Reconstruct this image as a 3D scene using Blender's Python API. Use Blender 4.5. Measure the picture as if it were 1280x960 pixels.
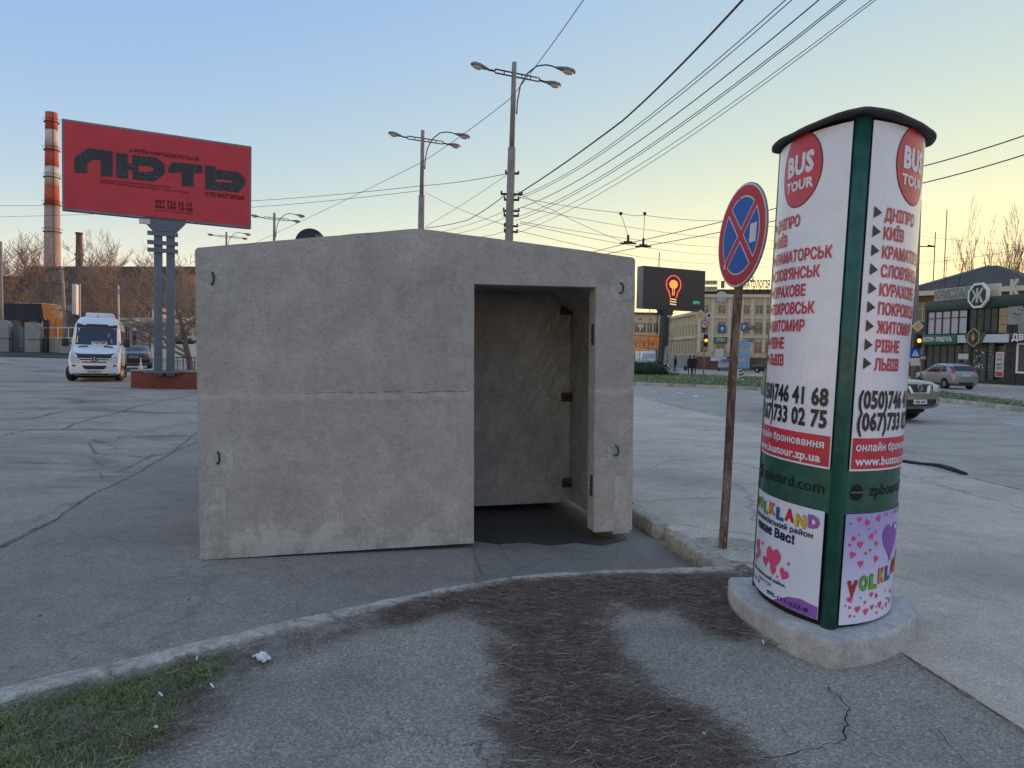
import bpy, bmesh, math, random
import numpy as np
from mathutils import Vector, Matrix
from mathutils.geometry import tessellate_polygon, delaunay_2d_cdt
R = math.radians
sc = bpy.context.scene
for o in list(bpy.data.objects): bpy.data.objects.remove(o)
C = sc.collection

# ------------------------------------------------------------ camera
F = 900.0; EYE = 1.62; ROLL = R(1.2); PITCH = R(2.46)
_fw = Vector((0, math.cos(PITCH), -math.sin(PITCH)))
_u0 = Vector((0, math.sin(PITCH), math.cos(PITCH)))
_rt = Vector((1, 0, 0)) * math.cos(ROLL) + _u0 * math.sin(ROLL)
_up = -Vector((1, 0, 0)) * math.sin(ROLL) + _u0 * math.cos(ROLL)
EYEP = Vector((0, 0, EYE))
cam = bpy.data.objects.new('camera', bpy.data.cameras.new('camera'))
C.objects.link(cam)
m = Matrix((_rt, _up, -_fw)).transposed().to_4x4(); m.translation = EYEP
cam.matrix_world = m
cam.data.sensor_width = 36; cam.data.lens = 36 * F / 1280
cam.data.clip_start = 0.05; cam.data.clip_end = 6000
sc.camera = cam

# ------------------------------------------------------------ sky, sun, exposure
SUN_AZ, SUN_EL = R(47), R(3.5)
w = bpy.data.worlds.new('World'); sc.world = w; w.use_nodes = True
nt = w.node_tree; nt.nodes.clear()
sky = nt.nodes.new('ShaderNodeTexSky'); sky.sky_type = 'NISHITA'; sky.sun_disc = False
sky.sun_elevation = SUN_EL; sky.sun_rotation = SUN_AZ
sky.air_density = 0.6; sky.dust_density = 0.0; sky.ozone_density = 4.0; sky.altitude = 0
# camera white balance and tone of the sky: one response curve per channel, the same in every direction
sep = nt.nodes.new('ShaderNodeSeparateColor'); com = nt.nodes.new('ShaderNodeCombineColor'); nt.links.new(sky.outputs[0], sep.inputs[0])
for i_, (g_, k_, lo_) in enumerate(((.851, 1.881, .105), (.542, .607, .43), (-.241, .69, 1.6))):
    mx_ = nt.nodes.new('ShaderNodeMath'); mx_.operation = 'MAXIMUM'; mx_.inputs[1].default_value = lo_; nt.links.new(sep.outputs[i_], mx_.inputs[0])
    pw_ = nt.nodes.new('ShaderNodeMath'); pw_.operation = 'POWER'; pw_.inputs[1].default_value = g_; nt.links.new(mx_.outputs[0], pw_.inputs[0])
    ml_ = nt.nodes.new('ShaderNodeMath'); ml_.operation = 'MULTIPLY'; ml_.inputs[1].default_value = k_ / .12 / 4; nt.links.new(pw_.outputs[0], ml_.inputs[0])
    nt.links.new(ml_.outputs[0], com.inputs[i_])
bg = nt.nodes.new('ShaderNodeBackground'); bg.inputs['Strength'].default_value = 0.12
wo = nt.nodes.new('ShaderNodeOutputWorld')
nt.links.new(com.outputs[0], bg.inputs[0]); nt.links.new(bg.outputs[0], wo.inputs[0])
sun = bpy.data.objects.new('sun', bpy.data.lights.new('sun', 'SUN')); C.objects.link(sun)
sun.data.energy = 0.85; sun.data.angle = R(0.5); sun.data.color = (1.0, 0.50, 0.20)
sd = Vector((math.sin(SUN_AZ) * math.cos(SUN_EL), math.cos(SUN_AZ) * math.cos(SUN_EL), math.sin(SUN_EL)))
sun.rotation_euler = (-sd).to_track_quat('-Z', 'Y').to_euler()
sun.location = (30, 30, 40)
vs = sc.view_settings; vs.view_transform = 'Standard'; vs.look = 'None'; vs.exposure = 2.38; vs.gamma = 1
vs.use_curve_mapping = False
sc.cycles.use_denoising = True
sc.cycles.max_bounces = 6

# ------------------------------------------------------------ placing helpers: photograph pixel -> point in the world
def ray(px, py): return _fw + _rt * ((px - 640) / F) - _up * ((py - 480) / F)
def G(px, py, z=0.0):
    d = ray(px, py); return EYEP + d * ((z - EYE) / d.z)
def D(px, py, Y):
    d = ray(px, py); return EYEP + d * (Y / d.y)
def on(px, py, P0, P1):
    """where the ray meets the vertical plane through P0,P1 -> (distance along from P0, height)"""
    a = Vector((P0[0], P0[1])); b = Vector((P1[0], P1[1])); t = (b - a).normalized(); n = Vector((-t.y, t.x))
    d = ray(px, py); k = a.dot(n) / (d.x * n.x + d.y * n.y)
    p = EYEP + d * k
    return (Vector((p.x, p.y)) - a).dot(t), p.z

# ------------------------------------------------------------ mesh helpers
class MB:
    def __init__(s): s.v = []; s.f = []; s.m = []; s.sm = []
    def add(s, vs, fs, mi=0, smooth=False, M=None):
        o = len(s.v)
        if M is not None: vs = [tuple(M @ Vector(v)) for v in vs]
        s.v += [tuple(v) for v in vs]; s.f += [tuple(i + o for i in f) for f in fs]
        s.m += [mi] * len(fs); s.sm += [smooth] * len(fs); return s
    def box(s, x0, y0, z0, x1, y1, z1, mi=0, M=None, b=0.0):
        if x0 > x1: x0, x1 = x1, x0
        if y0 > y1: y0, y1 = y1, y0
        if z0 > z1: z0, z1 = z1, z0
        if b <= 0:
            vs = [(x, y, z) for z in (z0, z1) for x, y in ((x0, y0), (x1, y0), (x1, y1), (x0, y1))]
            return s.add(vs, [(0, 3, 2, 1), (4, 5, 6, 7), (0, 1, 5, 4), (1, 2, 6, 5), (2, 3, 7, 6), (3, 0, 4, 7)], mi, False, M)
        bm = bmesh.new(); bmesh.ops.create_cube(bm, size=1)
        for v in bm.verts: v.co = Vector((x0 + (v.co.x + .5) * (x1 - x0), y0 + (v.co.y + .5) * (y1 - y0), z0 + (v.co.z + .5) * (z1 - z0)))
        b = min(b, (x1 - x0) * .45, (y1 - y0) * .45, (z1 - z0) * .45)
        bmesh.ops.bevel(bm, geom=list(bm.edges), offset=b, segments=2, affect='EDGES', profile=.5)
        bm.verts.index_update()
        s.add([v.co[:] for v in bm.verts], [[v.index for v in f.verts] for f in bm.faces], mi, True, M); bm.free(); return s
    def tube(s, pts, r, n=8, mi=0, caps=True, smooth=True, M=None):
        pts = [Vector(p) for p in pts]
        rs = r if isinstance(r, (list, tuple)) else [r] * len(pts)
        vs = []; pr = None
        for i, p in enumerate(pts):
            t = (pts[min(i + 1, len(pts) - 1)] - pts[max(i - 1, 0)]).normalized()
            if pr is None:
                a = Vector((0, 0, 1)) if abs(t.z) < .9 else Vector((1, 0, 0)); u = t.cross(a).normalized()
            else:
                u = (pr - t * pr.dot(t)).normalized()
            pr = u; v = t.cross(u)
            for k in range(n):
                an = 2 * math.pi * k / n; vs.append(p + (u * math.cos(an) + v * math.sin(an)) * rs[i])
        fs = []
        for i in range(len(pts) - 1):
            for k in range(n):
                a = i * n + k; b = i * n + (k + 1) % n; fs.append((a, b, b + n, a + n))
        if caps: fs += [tuple(range(n))[::-1], tuple(range((len(pts) - 1) * n, len(pts) * n))]
        return s.add(vs, fs, mi, smooth, M)
    def lathe(s, prof, n=16, mi=0, c=(0, 0, 0), M=None, smooth=True):
        vs = [(c[0] + r * math.cos(2 * math.pi * k / n), c[1] + r * math.sin(2 * math.pi * k / n), c[2] + z) for r, z in prof for k in range(n)]
        fs = [(i * n + k, i * n + (k + 1) % n, (i + 1) * n + (k + 1) % n, (i + 1) * n + k) for i in range(len(prof) - 1) for k in range(n)]
        fs += [tuple(range(n))[::-1], tuple(range((len(prof) - 1) * n, len(prof) * n))]
        return s.add(vs, fs, mi, smooth, M)
    def prism(s, poly, a0, a1, axis='z', mi=0, M=None, smooth=False):
        """extrude a 2D polygon; axis z: (x,y), axis y: (x,z), axis x: (y,z)"""
        n = len(poly)
        def p(q, a): return {'z': (q[0], q[1], a), 'y': (q[0], a, q[1]), 'x': (a, q[0], q[1])}[axis]
        vs = [p(q, a0) for q in poly] + [p(q, a1) for q in poly]
        fs = [(k, (k + 1) % n, n + (k + 1) % n, n + k) for k in range(n)]
        s.add(vs, fs, mi, smooth, M)
        tr = tessellate_polygon([[Vector((q[0], q[1], 0)) for q in poly]])
        s.add(vs, [t for t in tr] + [tuple(n + i for i in t[::-1]) for t in tr], mi, False, M); return s
    def sphere(s, c, r, mi=0, n=12, sc_=(1, 1, 1), M=None):
        prof = [(max(1e-4, math.sin(math.pi * i / (n // 2 + 2))) * r, -math.cos(math.pi * i / (n // 2 + 2)) * r) for i in range(n // 2 + 3)]
        vs = [(c[0] + q * math.cos(2 * math.pi * k / n) * sc_[0], c[1] + q * math.sin(2 * math.pi * k / n) * sc_[1], c[2] + z * sc_[2]) for q, z in prof for k in range(n)]
        L = len(prof)
        fs = [(i * n + k, i * n + (k + 1) % n, (i + 1) * n + (k + 1) % n, (i + 1) * n + k) for i in range(L - 1) for k in range(n)]
        return s.add(vs, fs, mi, True, M)
    def loft(s, rings, mi=0, caps=True, smooth=True, M=None):
        n = len(rings[0]); vs = [p for r in rings for p in r]
        fs = [(i * n + k, i * n + (k + 1) % n, (i + 1) * n + (k + 1) % n, (i + 1) * n + k) for i in range(len(rings) - 1) for k in range(n)]
        if caps: fs += [tuple(range(n))[::-1], tuple(range((len(rings) - 1) * n, len(rings) * n))]
        return s.add(vs, fs, mi, smooth, M)
    def mesh(s, name, mats):
        me = bpy.data.meshes.new(name); me.from_pydata(s.v, [], s.f)
        for m_ in (mats if isinstance(mats, (list, tuple)) else [mats]): me.materials.append(m_)
        me.polygons.foreach_set('material_index', s.m); me.polygons.foreach_set('use_smooth', s.sm)
        bm = bmesh.new(); bm.from_mesh(me); bmesh.ops.recalc_face_normals(bm, faces=bm.faces); bm.to_mesh(me); bm.free()
        me.update(); return me
    def build(s, name, mats, parent=None, **kw): return obj(name, s.mesh(name, mats), parent, **kw)

def obj(name, data, parent=None, label=None, cat=None, group=None, kind=None, loc=None, rot=None):
    o = bpy.data.objects.new(name, data); C.objects.link(o)
    if parent is not None: o.parent = parent
    if loc is not None: o.location = loc
    if rot is not None: o.rotation_euler = rot
    if label: o['label'] = label
    if cat: o['category'] = cat
    if group: o['group'] = group
    if kind: o['kind'] = kind
    return o
def thing(name, label, cat, loc=(0, 0, 0), rz=0.0, group=None, rot=None):
    return obj(name, None, None, label, cat, group, None, loc, rot or (0, 0, rz))
def children(o): return [c for c in bpy.data.objects if c.parent == o]
def copy_tree(o, label=None, loc=None, rot=None, parent=None, kids=None):
    if kids is None:
        kids = {}
        for c in bpy.data.objects:
            if c.parent: kids.setdefault(c.parent.name, []).append(c)
    c = o.copy(); C.objects.link(c)
    if parent is not None: c.parent = parent
    if label: c['label'] = label
    if loc is not None: c.location = loc
    if rot is not None: c.rotation_euler = rot
    for ch in kids.get(o.name, []): copy_tree(ch, parent=c, kids=kids)
    return c
def smooth01(a, b, x):
    t = min(1, max(0, (x - a) / (b - a))); return t * t * (3 - 2 * t)

# text -> flat triangles (the built-in font)
_tc = {}
def text_geo(s, bold=0.0, align='CENTER', spacing=1.0, res=2):
    """glyph outlines -> constrained triangulation; bold thickens every stroke by that distance"""
    bold = max(bold, .008); key = (s, bold, align, spacing)
    if key in _tc: return _tc[key]
    cu = bpy.data.curves.new('t', 'FONT'); cu.body = s; cu.size = 1; cu.align_x = align
    cu.space_character = spacing + bold * 1.2; cu.resolution_u = res; cu.fill_mode = 'NONE'
    o = bpy.data.objects.new('t', cu); C.objects.link(o)
    bpy.context.view_layer.update()
    me = bpy.data.meshes.new_from_object(o.evaluated_get(bpy.context.evaluated_depsgraph_get()))
    V = np.array([x.co[:2] for x in me.vertices]).reshape(-1, 2); E = np.array([e.vertices[:] for e in me.edges]).reshape(-1, 2)
    bpy.data.objects.remove(o); bpy.data.curves.remove(cu); bpy.data.meshes.remove(me)
    if len(E) == 0: return [], []
    a = V[E[:, 0]]; c = V[E[:, 1]]; keep = np.hypot(*(a - c).T) > 1e-6; a = a[keep]; c = c[keep]
    pts = []; eds = []
    for p, q in zip(a, c): pts += [p, q]; eds.append((len(pts) - 2, len(pts) - 1))
    if bold:
        for p, q in zip(a, c):
            d = (q - p) / np.hypot(*(q - p)); n = np.array([-d[1], d[0]]) * bold; e = d * bold * .45; k = len(pts)
            pts += [p - e + n, q + e + n, q + e - n, p - e - n]; eds += [(k, k + 1), (k + 1, k + 2), (k + 2, k + 3), (k + 3, k)]
    r = delaunay_2d_cdt([Vector(p) for p in pts], eds, [], 0, 1e-5)
    P = np.array([v[:] for v in r[0]]); T = np.array([f[:] for f in r[2]]); ce = P[T].mean(1)
    x, y = ce[:, 0:1], ce[:, 1:2]; ax, ay, cx, cy = a[:, 0], a[:, 1], c[:, 0], c[:, 1]
    with np.errstate(divide='ignore', invalid='ignore'):
        cr = ((ay > y) != (cy > y)) & (x < (cx - ax) * (y - ay) / (cy - ay) + ax)
    ins = cr.sum(1) % 2 == 1
    if bold:
        dx, dy = cx - ax, cy - ay; t = np.clip(((x - ax) * dx + (y - ay) * dy) / (dx * dx + dy * dy), 0, 1)
        ins |= (np.hypot(x - ax - t * dx, y - ay - t * dy).min(1) < bold)
    v = [tuple(p) for p in P]; f = [tuple(int(i) for i in t_) for t_ in T[ins]]
    used = sorted({i for t_ in f for i in t_}); mp = {i: k for k, i in enumerate(used)}
    v = [v[i] for i in used]; f = [tuple(mp[i] for i in t_) for t_ in f]
    _tc[key] = (v, f); return v, f
def text_fit(s, x0, x1, z0, capz, bold=0.0, spacing=1.0):
    """triangles of s stretched so that it spans x0..x1 with baseline z0 and cap height capz (2D points)"""
    v, f = text_geo(s, bold, 'LEFT', spacing)
    if not v: return [], []
    xs = [p[0] for p in v]; a, b = min(xs), max(xs)
    k = (x1 - x0) / (b - a); kz = capz / 0.73
    return [(x0 + (p[0] - a) * k, z0 + p[1] * kz) for p in v], f
def text_w(s, bold=0.0):
    v, f = text_geo(s, bold, 'LEFT'); xs = [p[0] for p in v]; return (max(xs) - min(xs)) / .73
# ------------------------------------------------------------ materials
def mat(name, col=(.5, .5, .5), rough=.6, metal=0.0, spec=None, noise=None, bump=None, emit=None, estr=1.0, alpha=None, coat=0.0, vec='obj', trans=0.0):
    """noise=(scale, amount[, (sx,sy,sz)]) mottles the colour; bump=(scale, strength, distance[, (sx,sy,sz)])"""
    m_ = bpy.data.materials.new(name); m_.use_nodes = True; n = m_.node_tree.nodes; l = m_.node_tree.links
    b = n['Principled BSDF']; b.inputs['Base Color'].default_value = (*col, 1); b.inputs['Roughness'].default_value = rough
    b.inputs['Metallic'].default_value = metal
    if spec is not None: b.inputs['Specular IOR Level'].default_value = spec
    if coat: b.inputs['Coat Weight'].default_value = coat
    if trans: b.inputs['Transmission Weight'].default_value = trans
    if emit: b.inputs['Emission Color'].default_value = (*emit, 1); b.inputs['Emission Strength'].default_value = estr
    if noise or bump:
        tc = n.new('ShaderNodeTexCoord')
        src = tc.outputs['Object']
        def nz(scale, st, det=6):
            mp = n.new('ShaderNodeMapping'); l.new(src, mp.inputs[0]); mp.inputs['Scale'].default_value = st
            t = n.new('ShaderNodeTexNoise'); t.inputs['Scale'].default_value = scale; t.inputs['Detail'].default_value = det; t.inputs['Roughness'].default_value = .62
            l.new(mp.outputs[0], t.inputs[0]); return t.outputs['Fac']
        if noise:
            o = nz(noise[0], noise[2] if len(noise) > 2 else (1, 1, 1))
            mr = n.new('ShaderNodeMapRange'); mr.inputs[1].default_value = .3; mr.inputs[2].default_value = .7
            mr.inputs[3].default_value = 1 - noise[1]; mr.inputs[4].default_value = 1 + noise[1]; l.new(o, mr.inputs[0])
            mx = n.new('ShaderNodeVectorMath'); mx.operation = 'SCALE'; mx.inputs[0].default_value = col; l.new(mr.outputs[0], mx.inputs['Scale'])
            l.new(mx.outputs[0], b.inputs['Base Color'])
        if bump:
            o = nz(bump[0], bump[3] if len(bump) > 3 else (1, 1, 1))
            bp = n.new('ShaderNodeBump'); bp.inputs['Strength'].default_value = bump[1]; bp.inputs['Distance'].default_value = bump[2]
            l.new(o, bp.inputs['Height']); l.new(bp.outputs[0], b.inputs['Normal'])
    return m_

class NT:
    """small node-graph helper"""
    def __init__(s, name, rough=.85):
        s.m = bpy.data.materials.new(name); s.m.use_nodes = True; s.n = s.m.node_tree.nodes; s.l = s.m.node_tree.links
        s.b = s.n['Principled BSDF']; s.b.inputs['Roughness'].default_value = rough
    def new(s, t, **kw):
        q = s.n.new(t)
        for k, v in kw.items(): setattr(q, k, v)
        return q
    def pos(s, obj_=False):
        return s.new('ShaderNodeTexCoord').outputs['Object'] if obj_ else s.new('ShaderNodeNewGeometry').outputs['Position']
    def mapv(s, v, scale=(1, 1, 1), loc=(0, 0, 0), rot=(0, 0, 0)):
        q = s.new('ShaderNodeMapping'); q.inputs['Scale'].default_value = scale; q.inputs['Location'].default_value = loc; q.inputs['Rotation'].default_value = rot
        s.l.new(v, q.inputs[0]); return q.outputs[0]
    def noise(s, v, scale, det=5, rough=.55, dist=0, out='Fac'):
        q = s.new('ShaderNodeTexNoise'); s.l.new(v, q.inputs[0]); q.inputs['Scale'].default_value = scale; q.inputs['Detail'].default_value = det
        q.inputs['Roughness'].default_value = rough; q.inputs['Distortion'].default_value = dist; return q.outputs[out]
    def vor(s, v, scale, feature='F1', out='Distance', rnd=1):
        q = s.new('ShaderNodeTexVoronoi', feature=feature); s.l.new(v, q.inputs['Vector']); q.inputs['Scale'].default_value = scale
        q.inputs['Randomness'].default_value = rnd; return q.outputs[out]
    def rng(s, v, a, b, c=0, d=1):
        q = s.new('ShaderNodeMapRange'); q.inputs[1].default_value = a; q.inputs[2].default_value = b; q.inputs[3].default_value = c; q.inputs[4].default_value = d
        s.l.new(v, q.inputs[0]); return q.outputs[0]
    def math(s, op, a, b=None, clamp=False):
        q = s.new('ShaderNodeMath', operation=op, use_clamp=clamp)
        for i, x in enumerate((a, b)):
            if x is None: continue
            if isinstance(x, (int, float)): q.inputs[i].default_value = x
            else: s.l.new(x, q.inputs[i])
        return q.outputs[0]
    def mix(s, fac, a, b):
        q = s.new('ShaderNodeMix', data_type='RGBA')
        for i, x in ((0, fac), (6, a), (7, b)):
            if isinstance(x, tuple): q.inputs[i].default_value = (*x, 1)
            elif isinstance(x, (int, float)): q.inputs[i].default_value = x
            else: s.l.new(x, q.inputs[i])
        return q.outputs[2]
    def mul(s, col, fac):
        q = s.new('ShaderNodeVectorMath', operation='SCALE')
        if isinstance(col, tuple): q.inputs[0].default_value = col
        else: s.l.new(col, q.inputs[0])
        if isinstance(fac, (int, float)): q.inputs['Scale'].default_value = fac
        else: s.l.new(fac, q.inputs['Scale'])
        return q.outputs[0]
    def addv(s, a, b):
        q = s.new('ShaderNodeVectorMath', operation='ADD'); s.l.new(a, q.inputs[0]); s.l.new(b, q.inputs[1]); return q.outputs[0]
    def xyz(s, v):
        q = s.new('ShaderNodeSeparateXYZ'); s.l.new(v, q.inputs[0]); return q.outputs
    def done(s, col, height=None, dist=.01, strength=1.0, rough=None):
        s.l.new(col, s.b.inputs['Base Color'])
        if height is not None:
            q = s.new('ShaderNodeBump'); q.inputs['Distance'].default_value = dist; q.inputs['Strength'].default_value = strength
            s.l.new(height, q.inputs['Height']); s.l.new(q.outputs[0], s.b.inputs['Normal'])
        if rough is not None: s.l.new(rough, s.b.inputs['Roughness'])
        return s.m

def asphalt(name, base, speck=.5, stone=95., cracks=0.0, stains=.0, dirt=False, rough=.85, crack_scale=.45, grain=.35):
    t = NT(name, rough); p = t.pos()
    big = t.noise(p, .7, 4); med = t.noise(p, 5, 5, .6); fine = t.noise(p, 75, 5, .85)
    cell = t.vor(p, stone, 'F1', 'Color'); cv = t.xyz(cell)[0]
    f = t.math('MULTIPLY', t.rng(big, .3, .7, .86, 1.12), t.rng(med, .3, .7, .90, 1.10))
    f = t.math('MULTIPLY', f, t.rng(fine, .34, .66, 1 - grain * 1.35, 1 + grain * 1.35))
    f = t.math('MULTIPLY', f, t.rng(cv, 0, 1, 1 - .45 * speck, 1 + .45 * speck))
    lite = t.math('MULTIPLY', t.math('GREATER_THAN', cv, .93), speck)
    col = t.mul(base, f)
    col = t.mix(t.math('MULTIPLY', lite, .22), col, (base[0] * 2.6, base[1] * 2.6, base[2] * 2.5))
    h = t.math('ADD', t.math('MULTIPLY', cv, .4), fine)
    if stains:
        st = t.noise(t.mapv(p, (.22, .5, 1)), 1.3, 5, .6, .6)
        col = t.mix(t.math('MULTIPLY', t.rng(st, .50, .66), stains), col, t.mul(base, .45))
        st2 = t.noise(t.mapv(p, (.5, .5, 1), (7, 3, 0)), .8, 6, .65, .4)
        col = t.mix(t.math('MULTIPLY', t.rng(st2, .52, .7), stains * .5), col, t.mul(base, 1.45))
    if cracks:
        ds = t.mul(t.noise(p, 2.2, 6, .7, 0, 'Color'), .55)
        e = t.vor(t.addv(p, ds), crack_scale, 'DISTANCE_TO_EDGE')
        e2 = t.vor(t.addv(p, t.mul(t.noise(p, 5, 5, .7, 0, 'Color'), .25)), crack_scale * 2.7, 'DISTANCE_TO_EDGE')
        k = t.math('MULTIPLY', t.rng(e, .0, .012, 1, 0), t.rng(t.noise(p, .55, 3), .44, .56))
        k2 = t.math('MULTIPLY', t.rng(e2, .0, .02, 1, 0), t.rng(t.noise(t.mapv(p, loc=(9, 4, 0)), .5, 3), .55, .62))
        k = t.math('MULTIPLY', t.math('MAXIMUM', k, k2), cracks, True)
        col = t.mix(k, col, (.012, .012, .013)); h = t.math('SUBTRACT', h, t.math('MULTIPLY', k, 3))
    if dirt:
        a = t.new('ShaderNodeAttribute', attribute_name='dirt').outputs['Fac']
        dn = t.math('ADD', t.math('MULTIPLY', t.noise(p, 14, 9, .8), .65), t.math('MULTIPLY', t.noise(p, 3, 4), .35)); d2 = t.math('ADD', a, t.rng(dn, .38, .62, -.45, .45))
        soil = t.mix(t.noise(p, 60, 4, .7), (.12, .095, .080), (.26, .22, .19))
        col = t.mix(t.rng(d2, .50, .95, 0, .88), col, soil)
    return t.done(col, h, .006, .8)

def concrete(name, base, brush=(6, 1, 40), rot=(0, 0, 0), streak=.18, patchy=.25, rough=.9, eff=0.0, bumpd=.008, seam=False, scratch=0.0, mott=.16):
    t = NT(name, rough); p = t.pos(True)
    big = t.noise(p, .9, 5, .6, .5); med = t.noise(p, 3.5, 7, .72, .6); fine = t.noise(p, 85, 4, .75); mid = t.noise(p, 22, 5, .7)
    br = t.noise(t.mapv(t.addv(p, t.mul(t.noise(p, 1.3, 3, .5, 0, 'Color'), .25)), brush, rot=rot), 1.0, 6, .62, .6)
    f = t.math('MULTIPLY', t.rng(big, .3, .7, 1 - patchy, 1 + patchy), t.rng(med, .35, .65, 1 - mott, 1 + mott))
    f = t.math('MULTIPLY', f, t.rng(mid, .3, .7, 1 - mott * .9, 1 + mott * .9))
    f = t.math('MULTIPLY', f, t.rng(br, .3, .7, 1 - streak, 1 + streak)); f = t.math('MULTIPLY', f, t.rng(fine, .3, .7, .84, 1.16))
    col = t.mul(base, f)
    pits = t.math('MULTIPLY', t.math('LESS_THAN', t.vor(p, 30), .13), t.math('GREATER_THAN', t.noise(p, 3), .48))
    pits2 = t.math('MULTIPLY', t.math('LESS_THAN', t.vor(t.mapv(p, loc=(2, 5, 3)), 9), .045), t.math('GREATER_THAN', t.noise(p, 1.2), .5))
    pits = t.math('MAXIMUM', pits, pits2)
    col = t.mix(t.math('MULTIPLY', pits, .6), col, t.mul(base, .38))
    tint = t.noise(t.mapv(p, loc=(3, 8, 1)), 1.6, 4, .6)
    col = t.mix(t.rng(tint, .45, .75, 0, .5), col, t.mul((base[0] * 1.06, base[1] * .98, base[2] * .90), f))
    lime = t.noise(t.mapv(p, loc=(5, 1, 7)), 2.1, 9, .78, .8)
    col = t.mix(t.rng(lime, .56, .66, 0, .35), col, t.mul((base[0] * 1.35, base[1] * 1.38, base[2] * 1.38), f))
    if eff:   # pale lime bloom, strongest low down
        z = t.xyz(p)[2]
        q = t.math('ADD', t.noise(t.mapv(p, (1, 1, .8)), 3.4, 9, .78, .4), t.rng(z, 0, .8, .12, -.16))
        col = t.mix(t.math('MULTIPLY', t.rng(q, .56, .62), eff), col, (base[0] * 1.6, base[1] * 1.7, base[2] * 1.7))
    if seam:  # lighter lime band along the casting joint
        z = t.xyz(p)[2]; wob = t.math('MULTIPLY', t.noise(p, 3, 5, .7), .10)
        dz = t.math('ABSOLUTE', t.math('SUBTRACT', t.math('ADD', z, wob), 1.285))
        col = t.mix(t.math('MULTIPLY', t.rng(dz, .0, .05, .6, 0), t.rng(t.noise(p, 9), .35, .6)), col, (base[0] * 1.5, base[1] * 1.55, base[2] * 1.55))
    h = t.math('ADD', t.math('MULTIPLY', br, .3), t.math('ADD', t.math('MULTIPLY', fine, .35), t.math('MULTIPLY', mid, .6))); h = t.math('SUBTRACT', h, t.math('MULTIPLY', pits, 1.0))
    if scratch:  # pale diagonal trowel strokes
        w1 = t.noise(t.mapv(t.addv(p, t.mul(t.noise(p, 1.1, 3, .5, 0, 'Color'), .5)), (1, 1, 1), rot=(0, R(-36), 0)), 1.0, 2)
        pr_ = t.mapv(t.mapv(t.addv(p, t.mul(t.noise(p, 1.6, 3, .5, 0, 'Color'), .30)), rot=(0, R(-33), 0)), (26, 1, 2.6))
        sc1 = t.noise(pr_, 1.0, 7, .75, .3)
        m_ = t.math('MULTIPLY', t.rng(sc1, .50, .64), t.rng(t.noise(p, 1.7, 4, .6), .42, .58))
        col = t.mix(t.math('MULTIPLY', m_, scratch), col, (base[0] * 1.7, base[1] * 1.75, base[2] * 1.75))
        dk = t.noise(t.mapv(pr_, loc=(4, 4, 4)), .5, 6, .7); col = t.mix(t.rng(dk, .60, .72, 0, .5), col, t.mul(base, .5))
        h = t.math('ADD', h, t.math('MULTIPLY', m_, .8))
    return t.done(col, h, bumpd, .9)

M = {}
M['lot'] = asphalt('worn_asphalt', (.36, .31, .255), .3, 60, cracks=.5, stains=.9, crack_scale=.33, grain=.15)
M['strip'] = asphalt('dark_asphalt', (.300, .262, .225), .35, 85, cracks=.22, stains=.3, crack_scale=.4, grain=.3)
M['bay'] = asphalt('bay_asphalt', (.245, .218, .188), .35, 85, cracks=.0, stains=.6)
M['fore'] = asphalt('coarse_asphalt', (.325, .287, .24), .7, 130, cracks=.55, stains=.6, dirt=True, grain=.34, crack_scale=1.0)
M['walk'] = asphalt('pale_asphalt', (.56, .475, .385), .35, 90, cracks=.4, stains=.45, crack_scale=.3, grain=.2)
M['road'] = asphalt('road_asphalt', (.42, .365, .30), .25, 50, cracks=.3, stains=.5, crack_scale=.12, grain=.15)
M['land'] = mat('dull_ground', (.10, .095, .085), .95, noise=(.05, .3))
M['conc'] = concrete('shelter_concrete', (.395, .385, .36), eff=.38, seam=True, streak=.025, patchy=.10, brush=(5, 1, 26), bumpd=.016, mott=.13)
M['concp'] = concrete('shelter_concrete_smooth', (.36, .36, .345), brush=(14, 14, 3), streak=.12, eff=.3, bumpd=.004)
M['trowel'] = concrete('trowelled_concrete', (.44, .43, .40), brush=(4, 4, 3), streak=.12, patchy=.2, bumpd=.012, scratch=.75)
M['patch'] = concrete('mortar_patch', (.385, .39, .37), streak=.15, brush=(12, 12, 12))
M['kerb'] = concrete('kerb_concrete', (.43, .39, .33), brush=(20, 20, 20), streak=.35, patchy=.38, bumpd=.01)
M['slab'] = concrete('slab_concrete', (.42, .42, .405), brush=(25, 25, 25), streak=.12, patchy=.18, bumpd=.006)
M['post'] = concrete('pole_concrete', (.26, .25, .23), brush=(20, 20, 3), streak=.2)
M['rust'] = mat('rusty_steel', (.075, .045, .033), .85, .2, noise=(30, .5), bump=(60, .6, .003))
M['dark'] = mat('dark_steel', (.035, .035, .038), .5, .6)
M['black'] = mat('black_rubber', (.015, .015, .016), .75)
M['hole'] = mat('dark_interior', (.01, .01, .011), .9)
M['green'] = mat('green_paint', (.010, .085, .062), .42, noise=(14, .35), bump=(30, .3, .003), coat=.12)
M['cap'] = mat('cap_tar_grey', (.06, .062, .062), .8, noise=(14, .3), bump=(20, .4, .004))
M['paper'] = mat('poster_paper', (.80, .81, .86), .3, noise=(9, .05), bump=(5, .4, .012, (5, 5, .8)), coat=.25)
M['ink'] = mat('black_ink', (.02, .021, .026), .35)
M['redink'] = mat('red_ink', (.58, .035, .06), .35, noise=(12, .15))
M['white'] = mat('white_paint', (.78, .79, .80), .4)
M['whitet'] = mat('white_ink', (.74, .75, .80), .35)
M['lilac'] = None
def sign_mat(name, col, rough=.42): return mat(name, col, rough, spec=.2, noise=(18, .08))
M['signblue'] = sign_mat('sign_blue', (.010, .095, .42)); M['signred'] = sign_mat('sign_red', (.50, .022, .035)); M['signwhite'] = sign_mat('sign_white', (.62, .62, .64))
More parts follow.
